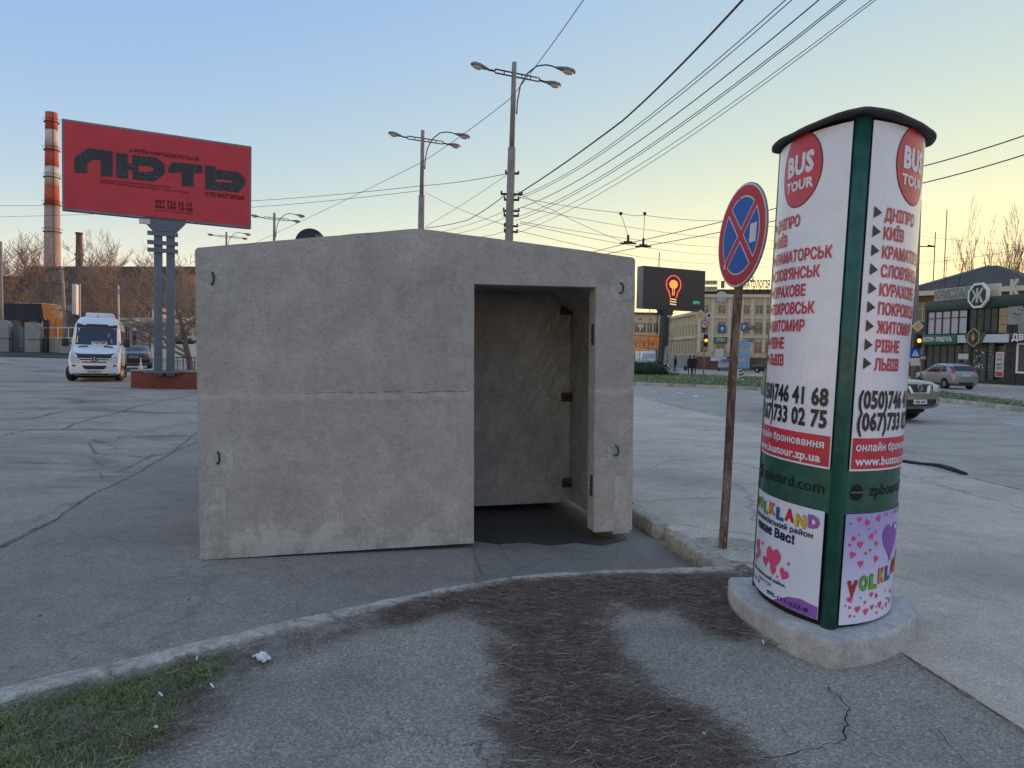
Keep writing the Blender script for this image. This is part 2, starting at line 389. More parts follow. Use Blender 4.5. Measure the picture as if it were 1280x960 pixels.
M['board'] = mat('billboard_red', (.50, .042, .055), .6, noise=(1.1, .13), bump=(2, .25, .02))
M['steel'] = mat('grey_painted_steel', (.19, .205, .22), .55, .2, noise=(2, .12))
M['bluesteel'] = mat('blue_grey_steel', (.12, .15, .18), .55, .2, noise=(2, .15))
M['brickred'] = mat('red_brown_planter', (.18, .055, .045), .85, noise=(8, .25), bump=(30, .4, .006))
M['vanwhite'] = mat('white_car_paint', (.72, .75, .80), .28, coat=.6, noise=(2, .03))
M['glass'] = mat('dark_car_glass', (.012, .02, .032), .06, spec=.7)
M['blackplastic'] = mat('black_plastic', (.02, .02, .022), .5)
M['chrome'] = mat('chrome', (.6, .6, .6), .2, .9)
M['lamp'] = mat('headlamp_glass', (.45, .48, .5), .15, .3)
M['taillamp'] = mat('red_tail_lamp', (.45, .01, .015), .2, coat=.5)
M['silver'] = mat('silver_car_paint', (.34, .33, .34), .35, .5, coat=.4)
M['beige_car'] = mat('champagne_car_paint', (.27, .26, .23), .35, .35, coat=.4)
M['blackcar'] = mat('black_car_paint', (.012, .014, .02), .2, coat=.7)
M['tyre'] = mat('tyre_rubber', (.02, .02, .021), .8)
M['rim'] = mat('wheel_rim', (.3, .3, .31), .35, .7)
M['yellow'] = mat('yellow_crane_paint', (.90, .30, .02), .5)
M['orange'] = mat('orange_paint', (.60, .22, .05), .6, noise=(3, .15))
M['wire'] = mat('black_cable', (.03, .03, .032), .7)
M['bark'] = mat('grey_bark', (.15, .125, .11), .9, noise=(8, .3))
M['twig'] = mat('brown_twigs', (.24, .195, .165), .9)
M['hedge'] = mat('dark_green_hedge', (.018, .04, .022), .85, noise=(3, .4))
M['stucco'] = mat('yellow_stucco', (.50, .44, .30), .9, noise=(.6, .12))
M['trim'] = mat('pale_trim', (.58, .54, .43), .9, noise=(1, .08))
M['winglass'] = mat('window_glass', (.03, .035, .04), .12, spec=.7)
M['palewin'] = mat('pale_window_glass', (.42, .50, .58), .08, spec=.8)
M['brownwall'] = mat('brown_industrial_wall', (.11, .10, .092), .95, noise=(.15, .2, (1, 1, 3)))
M['brick'] = mat('dark_brick', (.14, .08, .055), .95, noise=(.8, .25))
M['rooft'] = mat('old_slate_roof', (.075, .068, .06), .9, noise=(.5, .25, (1, 1, 1)))
M['kgreen'] = mat('shop_dark_green', (.008, .045, .036), .4, noise=(1, .1))
M['kgreen2'] = mat('shop_sign_green', (.015, .13, .075), .4)
M['kdark'] = mat('dark_green_marble', (.02, .035, .035), .25, noise=(5, .5))
M['kpanel'] = mat('pale_blue_panel', (.55, .60, .66), .4)
M['tan'] = mat('tan_panel', (.38, .27, .15), .3, noise=(2, .15))
M['greywall'] = mat('grey_plaster', (.30, .30, .29), .9, noise=(1.5, .15))
M['whitewall'] = mat('white_plaster', (.55, .55, .54), .9, noise=(1, .08))
M['containr'] = mat('blue_black_sheet', (.03, .042, .06), .6, noise=(3, .15))
M['amber'] = mat('amber_signal', (.6, .2, .02), .4, emit=(1, .28, .03), estr=.8)
M['ledorange'] = mat('led_orange', (.3, .05, .02), .5, emit=(1, .20, .04), estr=.42)
M['ledcream'] = mat('led_cream', (.3, .2, .1), .5, emit=(.9, .55, .3), estr=.22)
M['ledred'] = mat('led_red', (.3, .03, .03), .5, emit=(.9, .07, .06), estr=.30)
M['ledgreen'] = mat('led_green', (.02, .3, .15), .5, emit=(.05, .6, .3), estr=.15)
M['ledpanel'] = mat('led_screen', (.028, .034, .036), .45)
M['lampglass'] = mat('lamp_glass', (.55, .45, .33), .15, spec=.6)
M['adblue'] = mat('blue_poster', (.03, .33, .58), .4, noise=(1.2, .3))
M['coat'] = mat('black_coat', (.015, .016, .022), .9); M['skin'] = mat('skin', (.45, .27, .2), .6)
M['tar'] = mat('tar_seal', (.075, .072, .072), .6, noise=(12, .4))
M['soil'] = mat('dry_soil', (.07, .06, .052), .95, noise=(20, .4), bump=(60, .8, .01))
def rnd_island(name, cols, rough=.85):
    t = NT(name, rough); g = t.new('ShaderNodeNewGeometry').outputs['Random Per Island']
    cr = t.new('ShaderNodeValToRGB'); e = cr.color_ramp.elements
    while len(e) < len(cols): e.new(.5)
    for i, (p_, c_) in enumerate(cols): e[i].position = p_; e[i].color = (*c_, 1)
    t.l.new(g, cr.inputs[0]); return t.done(cr.outputs[0])
M['grass'] = rnd_island('grass_blades', [(0, (.09, .16, .035)), (.45, (.17, .27, .07)), (.7, (.24, .26, .10)), (1, (.48, .40, .25))])
M['needle'] = rnd_island('dry_needles', [(0, (.075, .045, .032)), (.6, (.14, .098, .074)), (.9, (.26, .19, .14)), (1, (.46, .39, .31))])
M['leafbits'] = rnd_island('hedge_leaves', [(0, (.012, .028, .014)), (1, (.035, .07, .03))])
# ------------------------------------------------------------ terrain and paving
rng = np.random.default_rng(7)
def rise(x, y): return .95 * smooth01(38, 74, y) * smooth01(-6, -16, x)
def P2(pts, z): return [tuple(G(px, py, z)[:2]) for px, py in pts]
def inpoly(x, y, poly):
    x = np.asarray(x); y = np.asarray(y); r = np.zeros(x.shape, bool); n = len(poly)
    for i in range(n):
        x1, y1 = poly[i]; x2, y2 = poly[(i + 1) % n]
        c = ((y1 > y) != (y2 > y)) & (x < (x2 - x1) * (y - y1) / ((y2 - y1) or 1e-9) + x1); r ^= c
    return r
def flat(name, poly, z, m_, z0=None, **kw):
    b = MB(); tr = tessellate_polygon([[Vector((x, y, 0)) for x, y in poly]]); n = len(poly)
    b.add([(x, y, z) for x, y in poly], tr)
    if z0 is not None: b.add([(x, y, z) for x, y in poly] + [(x, y, z0) for x, y in poly], [(i, (i + 1) % n, n + (i + 1) % n, n + i) for i in range(n)])
    return b.build(name, m_, kind='structure', **kw)
# ground out to the horizon
b = MB(); b.add([(-3000, -600, -.06), (3000, -600, -.06), (3000, 4500, -.06), (-3000, 4500, -.06)], [(0, 1, 2, 3)]); b.build('ground', M['land'], kind='structure')
def grid(name, x0, x1, y0, y1, st, zf, m_, keep=None):
    nx = int((x1 - x0) / st); ny = int((y1 - y0) / st); vs = [(x0 + (x1 - x0) * i / nx, y0 + (y1 - y0) * j / ny) for j in range(ny + 1) for i in range(nx + 1)]
    fs = [(j * (nx + 1) + i, j * (nx + 1) + i + 1, (j + 1) * (nx + 1) + i + 1, (j + 1) * (nx + 1) + i) for j in range(ny) for i in range(nx)]
    q = MB(); q.add([(x, y, zf(x, y)) for x, y in vs], fs, 0, True); return q.build(name, m_, kind='structure')
grid('parking_lot', -60, 4, -6, 110, 2.0, lambda x, y: rise(x, y), M['lot'])
flat('road', [(3.9, 28), (-6, 140), (-2, 170), (110, 170), (110, -30), (3, -30), (3.9, 2)], .004, M['road'])
# darker, newer asphalt beside and in front of the shelter
stripL = P2([(-330, 890), (0, 690), (70, 648), (150, 600), (215, 562), (246, 540)], .004)
flat('asphalt_strip', stripL + [(-2.1, 9.5), (-.5, 30), (1.6, 30), (1.2, 6.6), (1.6, 4.9), (0, 4.3), (-1.5, 3.0), (-2.6, 2.0), (-4, 1.5)], .008, M['strip'])
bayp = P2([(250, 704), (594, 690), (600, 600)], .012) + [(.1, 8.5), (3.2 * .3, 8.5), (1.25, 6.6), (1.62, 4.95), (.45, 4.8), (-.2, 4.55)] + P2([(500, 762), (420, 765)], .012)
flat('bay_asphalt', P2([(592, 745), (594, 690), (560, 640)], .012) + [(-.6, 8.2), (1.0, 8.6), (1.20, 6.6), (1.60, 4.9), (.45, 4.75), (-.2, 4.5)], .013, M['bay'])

ZP = .12
kerbA = [G(px, py, .135) for px, py in [(-500, 965), (-120, 893), (0, 866), (70, 850), (138, 833), (145, 832), (214, 817), (283, 799), (350, 783), (416, 768), (424, 766), (480, 755), (560, 738), (610, 729), (640, 724), (648, 723), (720, 718), (800, 715), (880, 712), (915, 709)]]
cuts = [0, 4, 9, 14, 19]
kerbA = [(p.x, p.y) for p in kerbA]
# foreground footpath: fine sheet with a painted-in soil mask (needle litter and verge)
edgeR = P2([(930, 705), (1128, 816), (1175, 845), (1225, 876), (1280, 912), (1420, 1010)], ZP)
forepoly = kerbA + edgeR + [(3.2, .6), (-3.6, .6)]
needle_poly = P2([(470, 775), (520, 752), (620, 735), (720, 724), (880, 720), (935, 722), (925, 745), (948, 798), (900, 786), (850, 757), (770, 752), (735, 768), (745, 800), (782, 850), (800, 875), (870, 905), (930, 960), (640, 975), (668, 930), (642, 870), (652, 808), (610, 764), (560, 758)], ZP)
grass_poly = P2([(-160, 915), (0, 885), (140, 850), (230, 826), (292, 812), (280, 850), (230, 895), (190, 940), (150, 1000), (-100, 1080)], ZP)
verge_poly = P2([(-200, 930), (0, 880), (140, 845), (283, 808), (420, 778), (540, 752), (640, 736), (700, 730), (600, 760), (520, 775), (400, 808), (330, 840), (270, 900), (215, 960), (190, 1100), (-100, 1100)], ZP)
def sdist(px, py, poly):
    """signed distance to polygon, positive inside (numpy arrays)"""
    d = np.full(px.shape, 1e9); n = len(poly)
    for i in range(n):
        a = np.array(poly[i]); e = np.array(poly[(i + 1) % n]) - a; L = max(e @ e, 1e-9)
        t = np.clip(((px - a[0]) * e[0] + (py - a[1]) * e[1]) / L, 0, 1)
        d = np.minimum(d, np.hypot(px - a[0] - t * e[0], py - a[1] - t * e[1]))
    return np.where(inpoly(px, py, poly), d, -d)
st = .04; xs = np.arange(-3.6, 3.6, st); ys = np.arange(.7, 5.4, st)
X, Y = np.meshgrid(xs, ys); ins = sdist(X.ravel(), Y.ravel(), forepoly) > -.02
xf, yf = X.ravel(), Y.ravel()
def lump(x, y): return .006 * np.sin(2.1 * x + 1.3 * y) * np.sin(1.7 * y - .8 * x + 1) + .0022 * np.sin(9 * x + 3 * y) * np.sin(7.3 * y - 5 * x)
zf = ZP + lump(xf, yf) - .004
dirt = np.clip(.5 + np.maximum(np.maximum(sdist(xf, yf, needle_poly) * 1.9 - .08, sdist(xf, yf, verge_poly) * 2.6 - .05), sdist(xf, yf, grass_poly) * 5), 0, 1)
nx = len(xs); idx = np.arange(len(xf)).reshape(X.shape)
quads = np.stack([idx[:-1, :-1], idx[:-1, 1:], idx[1:, 1:], idx[1:, :-1]], -1).reshape(-1, 4)
quads = quads[ins[quads].all(1)]
me = bpy.data.meshes.new('footpath'); me.from_pydata(np.stack([xf, yf, zf], 1).tolist(), [], quads.tolist())
at = me.attributes.new('dirt', 'FLOAT', 'POINT'); at.data.foreach_set('value', dirt.astype(np.float32))
me.materials.append(M['fore']); me.polygons.foreach_set('use_smooth', [True] * len(me.polygons)); obj('footpath', me, kind='structure')

k2a = P2([(792, 638), (893, 705)], .14)     # arris above the bay
k2dir = (Vector(k2a[0]) - Vector(k2a[1])).normalized()
k2far = Vector(k2a[1]) + k2dir * 20
k2n = Vector((-k2dir.y, k2dir.x)); k2n = k2n if k2n.x > 0 else -k2n
edgeC = [tuple(G(px, py, ZP)[:2]) for px, py in [(793, 495), (900, 521), (1000, 546), (1125, 576), (1280, 613)]]
walk = [tuple(Vector(k2a[1]) + k2n * .10), tuple(k2far + k2n * .10)] + [(4.0, 34)] + edgeC + [(6.6, 3), (6.5, -4), (2.6, -4)] + edgeR[::-1][:-1] + [edgeR[0]]
flat('pavement', walk, ZP + .001, M['walk'], z0=-.05)

# kerb stones
def stone_run(name, pts, cutl, w_, z0, z1, parent, seed, h=.01):
    rr = random.Random(seed)
    for a, c in zip(cutl[:-1], cutl[1:]):
        seg = [Vector(p) for p in pts[a:c + 1]]
        if a: seg = [seg[0].lerp(seg[1], .5)] + seg[1:]
        fine = []
        for i in range(len(seg) - 1):
            n = max(2, int((seg[i + 1] - seg[i]).length / .05))
            fine += [seg[i].lerp(seg[i + 1], k / n) for k in range(n)]
        fine.append(seg[-1]); fine[-1] = fine[-1].lerp(fine[-2], .30); rings = []
        for i, p in enumerate(fine):
            t = (fine[min(i + 1, len(fine) - 1)] - fine[max(i - 1, 0)]).normalized(); n = Vector((-t.y, t.x))
            ch = .004 * rr.random() + (.012 if rr.random() < .06 else 0) + (.016 if i in (0, len(fine) - 1) else 0)
            dz = .003 * math.sin(i * .7 + seed) + (rr.random() - .5) * .002
            e = .012 + ch; ring = []
            for o_, z_ in ((-w_ / 2, z0), (-w_ / 2, z1 - e), (-w_ / 2 + e * .4, z1 - e * .35), (-w_ / 2 + e, z1), (0, z1 + .002), (w_ / 2 - e, z1), (w_ / 2 - e * .4, z1 - e * .35), (w_ / 2, z1 - e), (w_ / 2, z0)):
                q = p + n * (o_ + (rr.random() - .5) * .003); ring.append((q.x, q.y, z_ + (dz if z_ > z0 else 0)))
            rings.append(ring)
        q = MB(); q.loft(rings); q.build('kerb_stone', M['kerb'], parent)
kb = obj('kerb', None, kind='structure'); stone_run('kerb_stone', kerbA, cuts, .135, -.05, .137, kb, 3)
kb2 = obj('kerb', None, kind='structure')
p0 = Vector(k2a[1]) + k2n * .075 - k2dir * .06
stone_run('kerb_stone', [tuple(p0 + k2dir * q) for q in (0, .45, .9, 1.0, 1.5, 1.98, 2.4, 2.98, 4, 5, 6, 9, 14, 20)], [0, 3, 5, 7, 8, 9, 10, 11, 12, 13], .15, -.05, .145, kb2, 5)
# thin flush kerb where the pavement meets the carriageway
kb3 = obj('kerb', None, kind='structure')
e3 = [Vector(e) for e in edgeC]
for i in range(len(e3) - 1):
    L = (e3[i + 1] - e3[i]).length; n = max(1, int(L / 1.6)); t = (e3[i + 1] - e3[i]).normalized(); nn = Vector((-t.y, t.x)); nn = nn if nn.x > 0 else -nn
    for k in range(n):
        a = e3[i] + t * (L * k / n + .01); c = e3[i] + t * (L * (k + 1) / n - .01)
        q = MB(); q.prism([tuple(a - nn * .03), tuple(c - nn * .03), tuple(c + nn * .09), tuple(a + nn * .09)], -.05, ZP + .012 + .004 * (k % 3)); q.build('kerb_stone', M['kerb'], kb3)

# tar seams and cracks with a width of their own
def ribbon(mb, pts, z, w0, seed, jit=.5, jag=.7, st=.06):
    rr = random.Random(seed); P = [Vector(G(px, py, z)[:2]) for px, py in pts]; fine = []
    for i in range(len(P) - 1):
        n = max(2, int((P[i + 1] - P[i]).length / st)); n = min(n, 40)
        for k in range(n): fine.append(P[i].lerp(P[i + 1], k / n))
    fine.append(P[-1]); L = []; Rr = []; off = 0
    for i, p in enumerate(fine):
        t = (fine[min(i + 1, len(fine) - 1)] - fine[max(i - 1, 0)]); t = t.normalized() if t.length > 0 else Vector((1, 0)); n = Vector((-t.y, t.x))
        off = off * .85 + (rr.random() - .5) * w0 * jag; a = w0 * .62 * (.12 + jit * rr.random()) * (1 if 0 < i < len(fine) - 1 else .1)
        zz = z + rise(p.x, p.y)
        L.append((*(p + n * (off + a)), zz)); Rr.append((*(p + n * (off - a)), zz))
    n = len(L); mb.add(L + Rr, [(i, i + 1, n + i + 1, n + i) for i in range(n - 1)])
q = MB()
for k, (pts, w0) in enumerate([([(-60, 722), (0, 684), (35, 668), (70, 648), (100, 628), (130, 612), (155, 600), (185, 582), (215, 566), (246, 540)], .035),
    ([(0, 680), (20, 672), (60, 652)], .03), ([(0, 545), (40, 536), (60, 536), (118, 537)], .05), ([(0, 522), (40, 523), (80, 514), (105, 513)], .07),
    ([(75, 537), (110, 524), (140, 517), (180, 506), (246, 492)], .06), ([(110, 554), (120, 566), (150, 568), (180, 571), (215, 565), (246, 552)], .04),
    ([(90, 590), (125, 590), (128, 598), (135, 600)], .02), ([(145, 590), (172, 578), (195, 566)], .03), ([(0, 503), (60, 500), (110, 494), (165, 488)], .05),
    ([(25, 546), (90, 549), (145, 550), (150, 545), (185, 538), (200, 534), (246, 534)], .03), ([(145, 491), (180, 500), (240, 497)], .04), ([(190, 551), (230, 538)], .02),
    ([(0, 578), (30, 577), (90, 579)], .05)]): ribbon(q, pts, .012, w0, k)
q.build('tar_seam', M['tar'], kind='structure')
q = MB()
for k, (pts, w0) in enumerate([([(592, 688), (596, 702), (603, 720)], .006), ([(640, 716), (655, 708), (672, 703), (690, 694)], .005), ([(618, 672), (628, 686), (636, 700)], .005), ([(600, 663), (650, 660), (700, 655)], .005)]): ribbon(q, pts, .018, w0, 30 + k)
q.build('asphalt_crack', M['hole'], kind='structure')
q = MB()
for k, (pts, w0) in enumerate([([(1128, 817), (1155, 833), (1178, 850), (1205, 866), (1240, 890), (1282, 914)], .018), ([(1038, 857), (1052, 878), (1058, 905), (1052, 922), (1010, 934), (960, 941), (912, 936)], .014), ([(1056, 908), (1075, 925), (1100, 934), (1125, 950)], .009), ([(1010, 934), (985, 920), (975, 905)], .006),
    ([(1160, 900), (1190, 935), (1215, 960)], .006), ([(905, 700), (930, 705)], .008), ([(755, 790), (800, 785), (870, 790)], .003)]): ribbon(q, pts, ZP + .012, w0 * .8, 50 + k, jag=2.2 if k not in (0, 3) else .7, st=.025)
q.build('asphalt_crack', M['hole'], kind='structure')

# near-black asphalt patch inside the doorway of the shelter
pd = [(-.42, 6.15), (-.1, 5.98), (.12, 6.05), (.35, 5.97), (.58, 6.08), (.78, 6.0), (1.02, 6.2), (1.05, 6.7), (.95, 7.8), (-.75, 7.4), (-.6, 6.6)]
flat('dark_patch', pd, .0175, asphalt('blackish_asphalt', (.060, .058, .056), .3, 85, rough=.55))
# needle litter, grass and small debris
def scatter(poly, n, seed, fall=.10):
    r = np.random.default_rng(seed); a = np.array(poly); lo = a.min(0) - fall; hi = a.max(0) + fall
    x = r.uniform(lo[0], hi[0], n * 6); y = r.uniform(lo[1], hi[1], n * 6); d = sdist(x, y, poly)
    nz = np.sin(x * 7 + 2) * np.sin(y * 9 + 1) * .03 + np.sin(x * 23) * np.sin(y * 19) * .02
    pr = np.clip((d + fall + nz) / (2 * fall), 0, 1) ** 1.3
    lf = sum(np.sin(x * a_ + y * b_ + c_) for a_, b_, c_ in ((9, 4, 1), (-5, 11, 2), (14, -7, .4), (3, 17, 5), (21, 9, 3), (-17, 15, 1.5)))
    pr = pr * np.clip(.75 + .2 * lf, .28, 1)
    k = (r.random(len(x)) < pr) & (sdist(x, y, forepoly) > .03); return x[k][:n], y[k][:n], r
def strips(name, x, y, z, ang, L, wd, lift, bend, m_, **kw):
    """flat tapered strands: 2 quads each"""
    n = len(x); dx = np.cos(ang) * L; dy = np.sin(ang) * L; px = -np.sin(ang) * wd; py = np.cos(ang) * wd
    V = np.zeros((n, 6, 3)); bx = -np.sin(ang) * bend; by = np.cos(ang) * bend
    for i, (t, w_) in enumerate(((0, .6), (.5, 1), (1, .3))):
        cx = x + dx * (t - .5) + bx * (1 - (2 * t - 1) ** 2); cy = y + dy * (t - .5) + by * (1 - (2 * t - 1) ** 2); cz = z + lift[0] * (1 - t) + lift[1] * t
        V[:, 2 * i] = np.stack([cx - px * w_, cy - py * w_, cz], 1); V[:, 2 * i + 1] = np.stack([cx + px * w_, cy + py * w_, cz + wd * .6], 1)
    o = (np.arange(n) * 6)[:, None]; F_ = np.concatenate([o + [0, 1, 3, 2], o + [2, 3, 5, 4]], 1).reshape(-1, 4)
    me = bpy.data.meshes.new(name); me.vertices.add(n * 6); me.vertices.foreach_set('co', V.reshape(-1).astype(np.float32))
    me.loops.add(len(F_) * 4); me.loops.foreach_set('vertex_index', F_.reshape(-1).astype(np.int32)); me.polygons.add(len(F_))
    me.polygons.foreach_set('loop_start', np.arange(0, len(F_) * 4, 4, dtype=np.int32)); me.update(calc_edges=True)
    me.materials.append(m_); return obj(name, me, kind='stuff', **kw)
x, y, r = scatter(needle_poly, 40000, 1, .17); n = len(x)
dens = .022 * r.random(n) ** 1.5
strips('needle_litter', x, y, ZP + .004 + dens, r.normal(.12, .75, n), r.uniform(.03, .11, n), r.uniform(.0006, .0016, n), (r.uniform(-.004, .012, n), r.uniform(-.004, .012, n)), r.normal(0, .010, n), M['needle'], label='brown dry needle litter swept in a drift across the footpath', cat='litter')
x, y, r = scatter(needle_poly, 2600, 9, .42); n = len(x)
strips('stray_needles', x, y, ZP + .003 + .003 * r.random(n), r.normal(.12, .9, n), r.uniform(.02, .07, n), r.uniform(.0006, .0013, n), (r.uniform(-.002, .004, n), r.uniform(-.002, .004, n)), r.normal(0, .007, n), M['needle'], label='stray dry needles scattered round the edges of the drift', cat='litter')
x, y, r = scatter(verge_poly, 7000, 2, .06); n = len(x)
strips('dead_grass', x, y, ZP + .004 + .012 * r.random(n), r.uniform(0, 6.3, n), r.uniform(.02, .08, n), r.uniform(.0006, .0016, n), (r.uniform(-.002, .01, n), r.uniform(-.002, .02, n)), r.normal(0, .008, n), M['needle'], label='thin dead stalks along the inner edge of the kerb', cat='litter')
# torn leaf scraps lying in the litter
x, y, r = scatter(needle_poly, 420, 21, .2); n = len(x); q = MB()
for i in range(n):
    a_ = r.uniform(0, 6.3); s_ = r.uniform(.004, .013); c_, d_ = math.cos(a_), math.sin(a_); zl_ = ZP + .012 + r.uniform(0, .012)
    q.add([(x[i] + (u * c_ - v * d_) * s_, y[i] + (u * d_ + v * c_) * s_, zl_ + w_ * s_ * .5) for u, v, w_ in ((-1.3, 0, 0), (-.3, .55, .5), (1.2, .1, .1), (-.1, -.5, .3))], [(0, 1, 3), (1, 2, 3)])
q.build('leaf_scraps', rnd_island('leaf_scraps', [(0, (.10, .07, .05)), (.6, (.22, .17, .12)), (1, (.55, .52, .46))]), kind='stuff', label='torn dry leaf scraps and pale crumbs lying in the needle litter', cat='litter')
# upright grass blades
x, y, r = scatter(grass_poly, 34000, 3, .07); n = len(x)
cl = np.sin(x * 11 + 1) * np.sin(y * 13) + np.sin(x * 31) * np.sin(y * 27 + 2) * .6; hgt = np.clip(.022 + .011 * cl + r.normal(0, .007, n), .006, .05)
hgt *= np.clip(sdist(x, y, grass_poly) * 8 + .5, .25, 1)
an = r.uniform(0, 6.3, n); ln = r.uniform(.1, 1.3, n) * hgt; wd = r.uniform(.0010, .0022, n)
V = np.zeros((n, 5, 3)); cx, cy = np.cos(an), np.sin(an); z0 = ZP - .002
for i, (t, w_) in enumerate(((0, 1), (0, -1), (.55, .8), (.55, -.8), (1, 0))):
    q_ = t * t; V[:, i] = np.stack([x + cx * ln * q_ - cy * wd * w_, y + cy * ln * q_ + cx * wd * w_, z0 + hgt * (t - .25 * q_)], 1)
o = (np.arange(n) * 5)[:, None]
F4 = (o + [0, 1, 3, 2]); F3 = (o + [2, 3, 4]); me = bpy.data.meshes.new('grass')
me.from_pydata(V.reshape(-1, 3).tolist(), [], F4.tolist() + F3.tolist()); me.materials.append(M['grass'])
obj('grass', me, kind='stuff', label='short green grass growing between kerb and footpath', cat='grass')
# debris pieces one can pick out
rr = random.Random(5)
def crumple(name, c, sx, sy, h, m_, seed, label, cat):
    r2 = random.Random(seed); q = MB(); n = 7; vs = []
    for j in range(n):
        for i in range(n):
            u, v = i / (n - 1) - .5, j / (n - 1) - .5; ed = 1 - .25 * r2.random() * (abs(u) > .4 or abs(v) > .4)
            vs.append((u * sx * ed, v * sy * ed, .004 + h * r2.random() * (1.2 - abs(u) - abs(v))))
    fs = [(j * n + i, j * n + i + 1, (j + 1) * n + i + 1, (j + 1) * n + i) for j in range(n - 1) for i in range(n - 1)]
    q.add(vs, fs); q.add([(v[0], v[1], v[2] - .003) for v in vs], [f[::-1] for f in fs])
    return q.build(name, m_, label=label, cat=cat, loc=c, rot=(0, 0, r2.random() * 3))
crumple('crumpled_tissue', G(328, 824, ZP + .006), .115, .06, .035, M['whitet'], 4, 'crumpled white paper tissue lying beside the grass verge', 'litter')
lit = [(326, 826)]
for k, (px, py, s_, lab) in enumerate([(246, 824, .03, 'white cigarette butt lying at the top of the grass by the kerb'), (265, 858, .035, 'pale cigarette butt on the soil below the tissue'), (201, 869, .032, 'white cigarette butt in the middle of the grass'), (195, 910, .025, 'small white scrap on the bare soil edge of the grass'), (736, 941, .03, 'white scrap on the needle litter at the bottom of the picture'), (880, 918, .02, 'white pebble on the footpath right of the needle litter'), (692, 875, .016, 'small white pebble on the needle litter in mid drift'), (954, 803, .03, 'white scrap under the concrete base of the advertising column'), (590, 751, .02, 'pale pebble on the needle litter near the kerb')]):
    q = MB(); p = G(px, py, ZP + .014)
    if s_ >= .03: q.tube([(-s_ * .6, 0, .004), (s_ * .6, 0, .005)], .0045, 7); nm = 'cigarette_butt' if 'butt' in lab else 'paper_scrap'
    else: q.sphere((0, 0, .004), s_ * .4, 0, 8, (1, .7, .6)); nm = 'pebble'
    q.build(nm, M['whitet'], label=lab, cat='litter', loc=p, rot=(0, 0, rr.random() * 3), group='scraps on the footpath')
q = MB()
for px, py in [(236, 750), (50, 770), (95, 822), (190, 822), (15, 835), (330, 765), (430, 752), (148, 724), (60, 895), (470, 705), (365, 720)]:
    p = G(px, py, .012); s_ = rr.uniform(.003, .008); q.sphere((p.x, p.y, p.z + s_ * .3), s_, 0, 6, (1.3, .8, .5))
q.build('loose_stones', M['leafbits'], kind='stuff', label='small dark stones and leaf scraps on the dark asphalt', cat='debris')
# black hose along the far edge of the pavement
q = MB(); hp = [G(px, py, ZP + .02) for px, py in [(1060, 556), (1100, 566), (1127, 576), (1150, 580), (1175, 583), (1190, 588), (1207, 593)]]
q.tube(hp, [.02, .022, .025, .028, .04, .05, .03], 8); q.build('black_hose', M['black'], label='black rubber hose lying along the far edge of the pavement', cat='hose')

# ------------------------------------------------------------ concrete shelter
A = G(250, 702, 0); B_ = G(790, 670, .05)
al = math.atan2(B_.y - A.y, B_.x - A.x); W = (Vector((B_.x, B_.y)) - Vector((A.x, A.y))).length
def rough_line(pts, amp, seed, step=.09, keep=()):
    r2 = random.Random(seed); out = []
    for i in range(len(pts)):
        a, c = Vector(pts[i]), Vector(pts[(i + 1) % len(pts)]); L_ = (c - a).length; n = max(1, int(L_ / step)); out.append(tuple(a)); t_ = (c - a).normalized() if L_ else Vector((0, 0))
        for k in range(1, n): p_ = a.lerp(c, k / n) + Vector((-t_.y, t_.x)) * amp * (r2.random() - .5) * 2 * (2.6 if r2.random() < .07 else 1); out.append(tuple(p_))
    return out
sh = thing('concrete_shelter', 'grey precast concrete bomb shelter with a dark doorless entrance', 'shelter', (A.x, A.y, .012))
sh.rotation_euler = (0, -R(1.0), al)
OU0, OU1, OZ, T_ = 2.10, 3.145, 2.125, .16
prof = [(0, 0), (OU0, 0), (OU0, OZ), (OU1, OZ), (OU1, 0.03), (W, .03), (W, 2.36), (W - .02, 2.385), (2.9, 2.442), (1.72, 2.545), (1.66, 2.548), (1.60, 2.545), (.02, 2.338), (0, 2.318)]
def bev(ob, w_=.014, seg=2):
    md = ob.modifiers.new('b', 'BEVEL'); md.width = w_; md.segments = seg; md.limit_method = 'ANGLE'; md.angle_limit = R(40); return ob
q = MB(); q.prism(rough_line(prof, .0011, 3), 0, T_, 'y'); bev(q.build('front_wall', M['conc'], sh))
DEP = 4.6
q = MB(); q.box(.002, T_ + .003, 0, .16, DEP, 2.30); q.build('side_wall', M['concp'], sh)
q = MB(); q.box(W - .13, T_ + .003, .03, W - .002, DEP, 2.34); q.build('side_wall', M['concp'], sh)
q = MB(); q.prism([(0.002, 2.17), (W - .002, 2.17), (W - .002, 2.355), (2.9, 2.41), (1.66, 2.51), (.002, 2.30)], T_ + .003, DEP, 'y'); q.build('roof', M['concp'], sh)
q = MB(); q.box(.16, DEP - .16, 0, W - .13, DEP - .003, 2.17); q.build('back_wall', M['concp'], sh)
q = MB(); q.box(.163, 1.30, .012, W - .133, 1.46, 2.168); bev(q.build('partition_wall', M['trowel'], sh), .01)
q = MB(); q.prism([(W - .133, 2.168), (W - .42, 2.168), (W - .133, 1.98)], T_ + .01, 1.297, 'y'); q.build('ceiling_haunch', M['concp'], sh)
def loc_s(px, py, v=0.0):
    """photograph pixel -> shelter coordinates on the face at depth v"""
    Mi = (Matrix.Translation(sh.location) @ sh.rotation_euler.to_matrix().to_4x4()).inverted()
    o = Mi @ EYEP; d = (Mi.to_3x3() @ ray(px, py)); k = (v - o.y) / d.y; p = o + d * k; return p.x, p.z
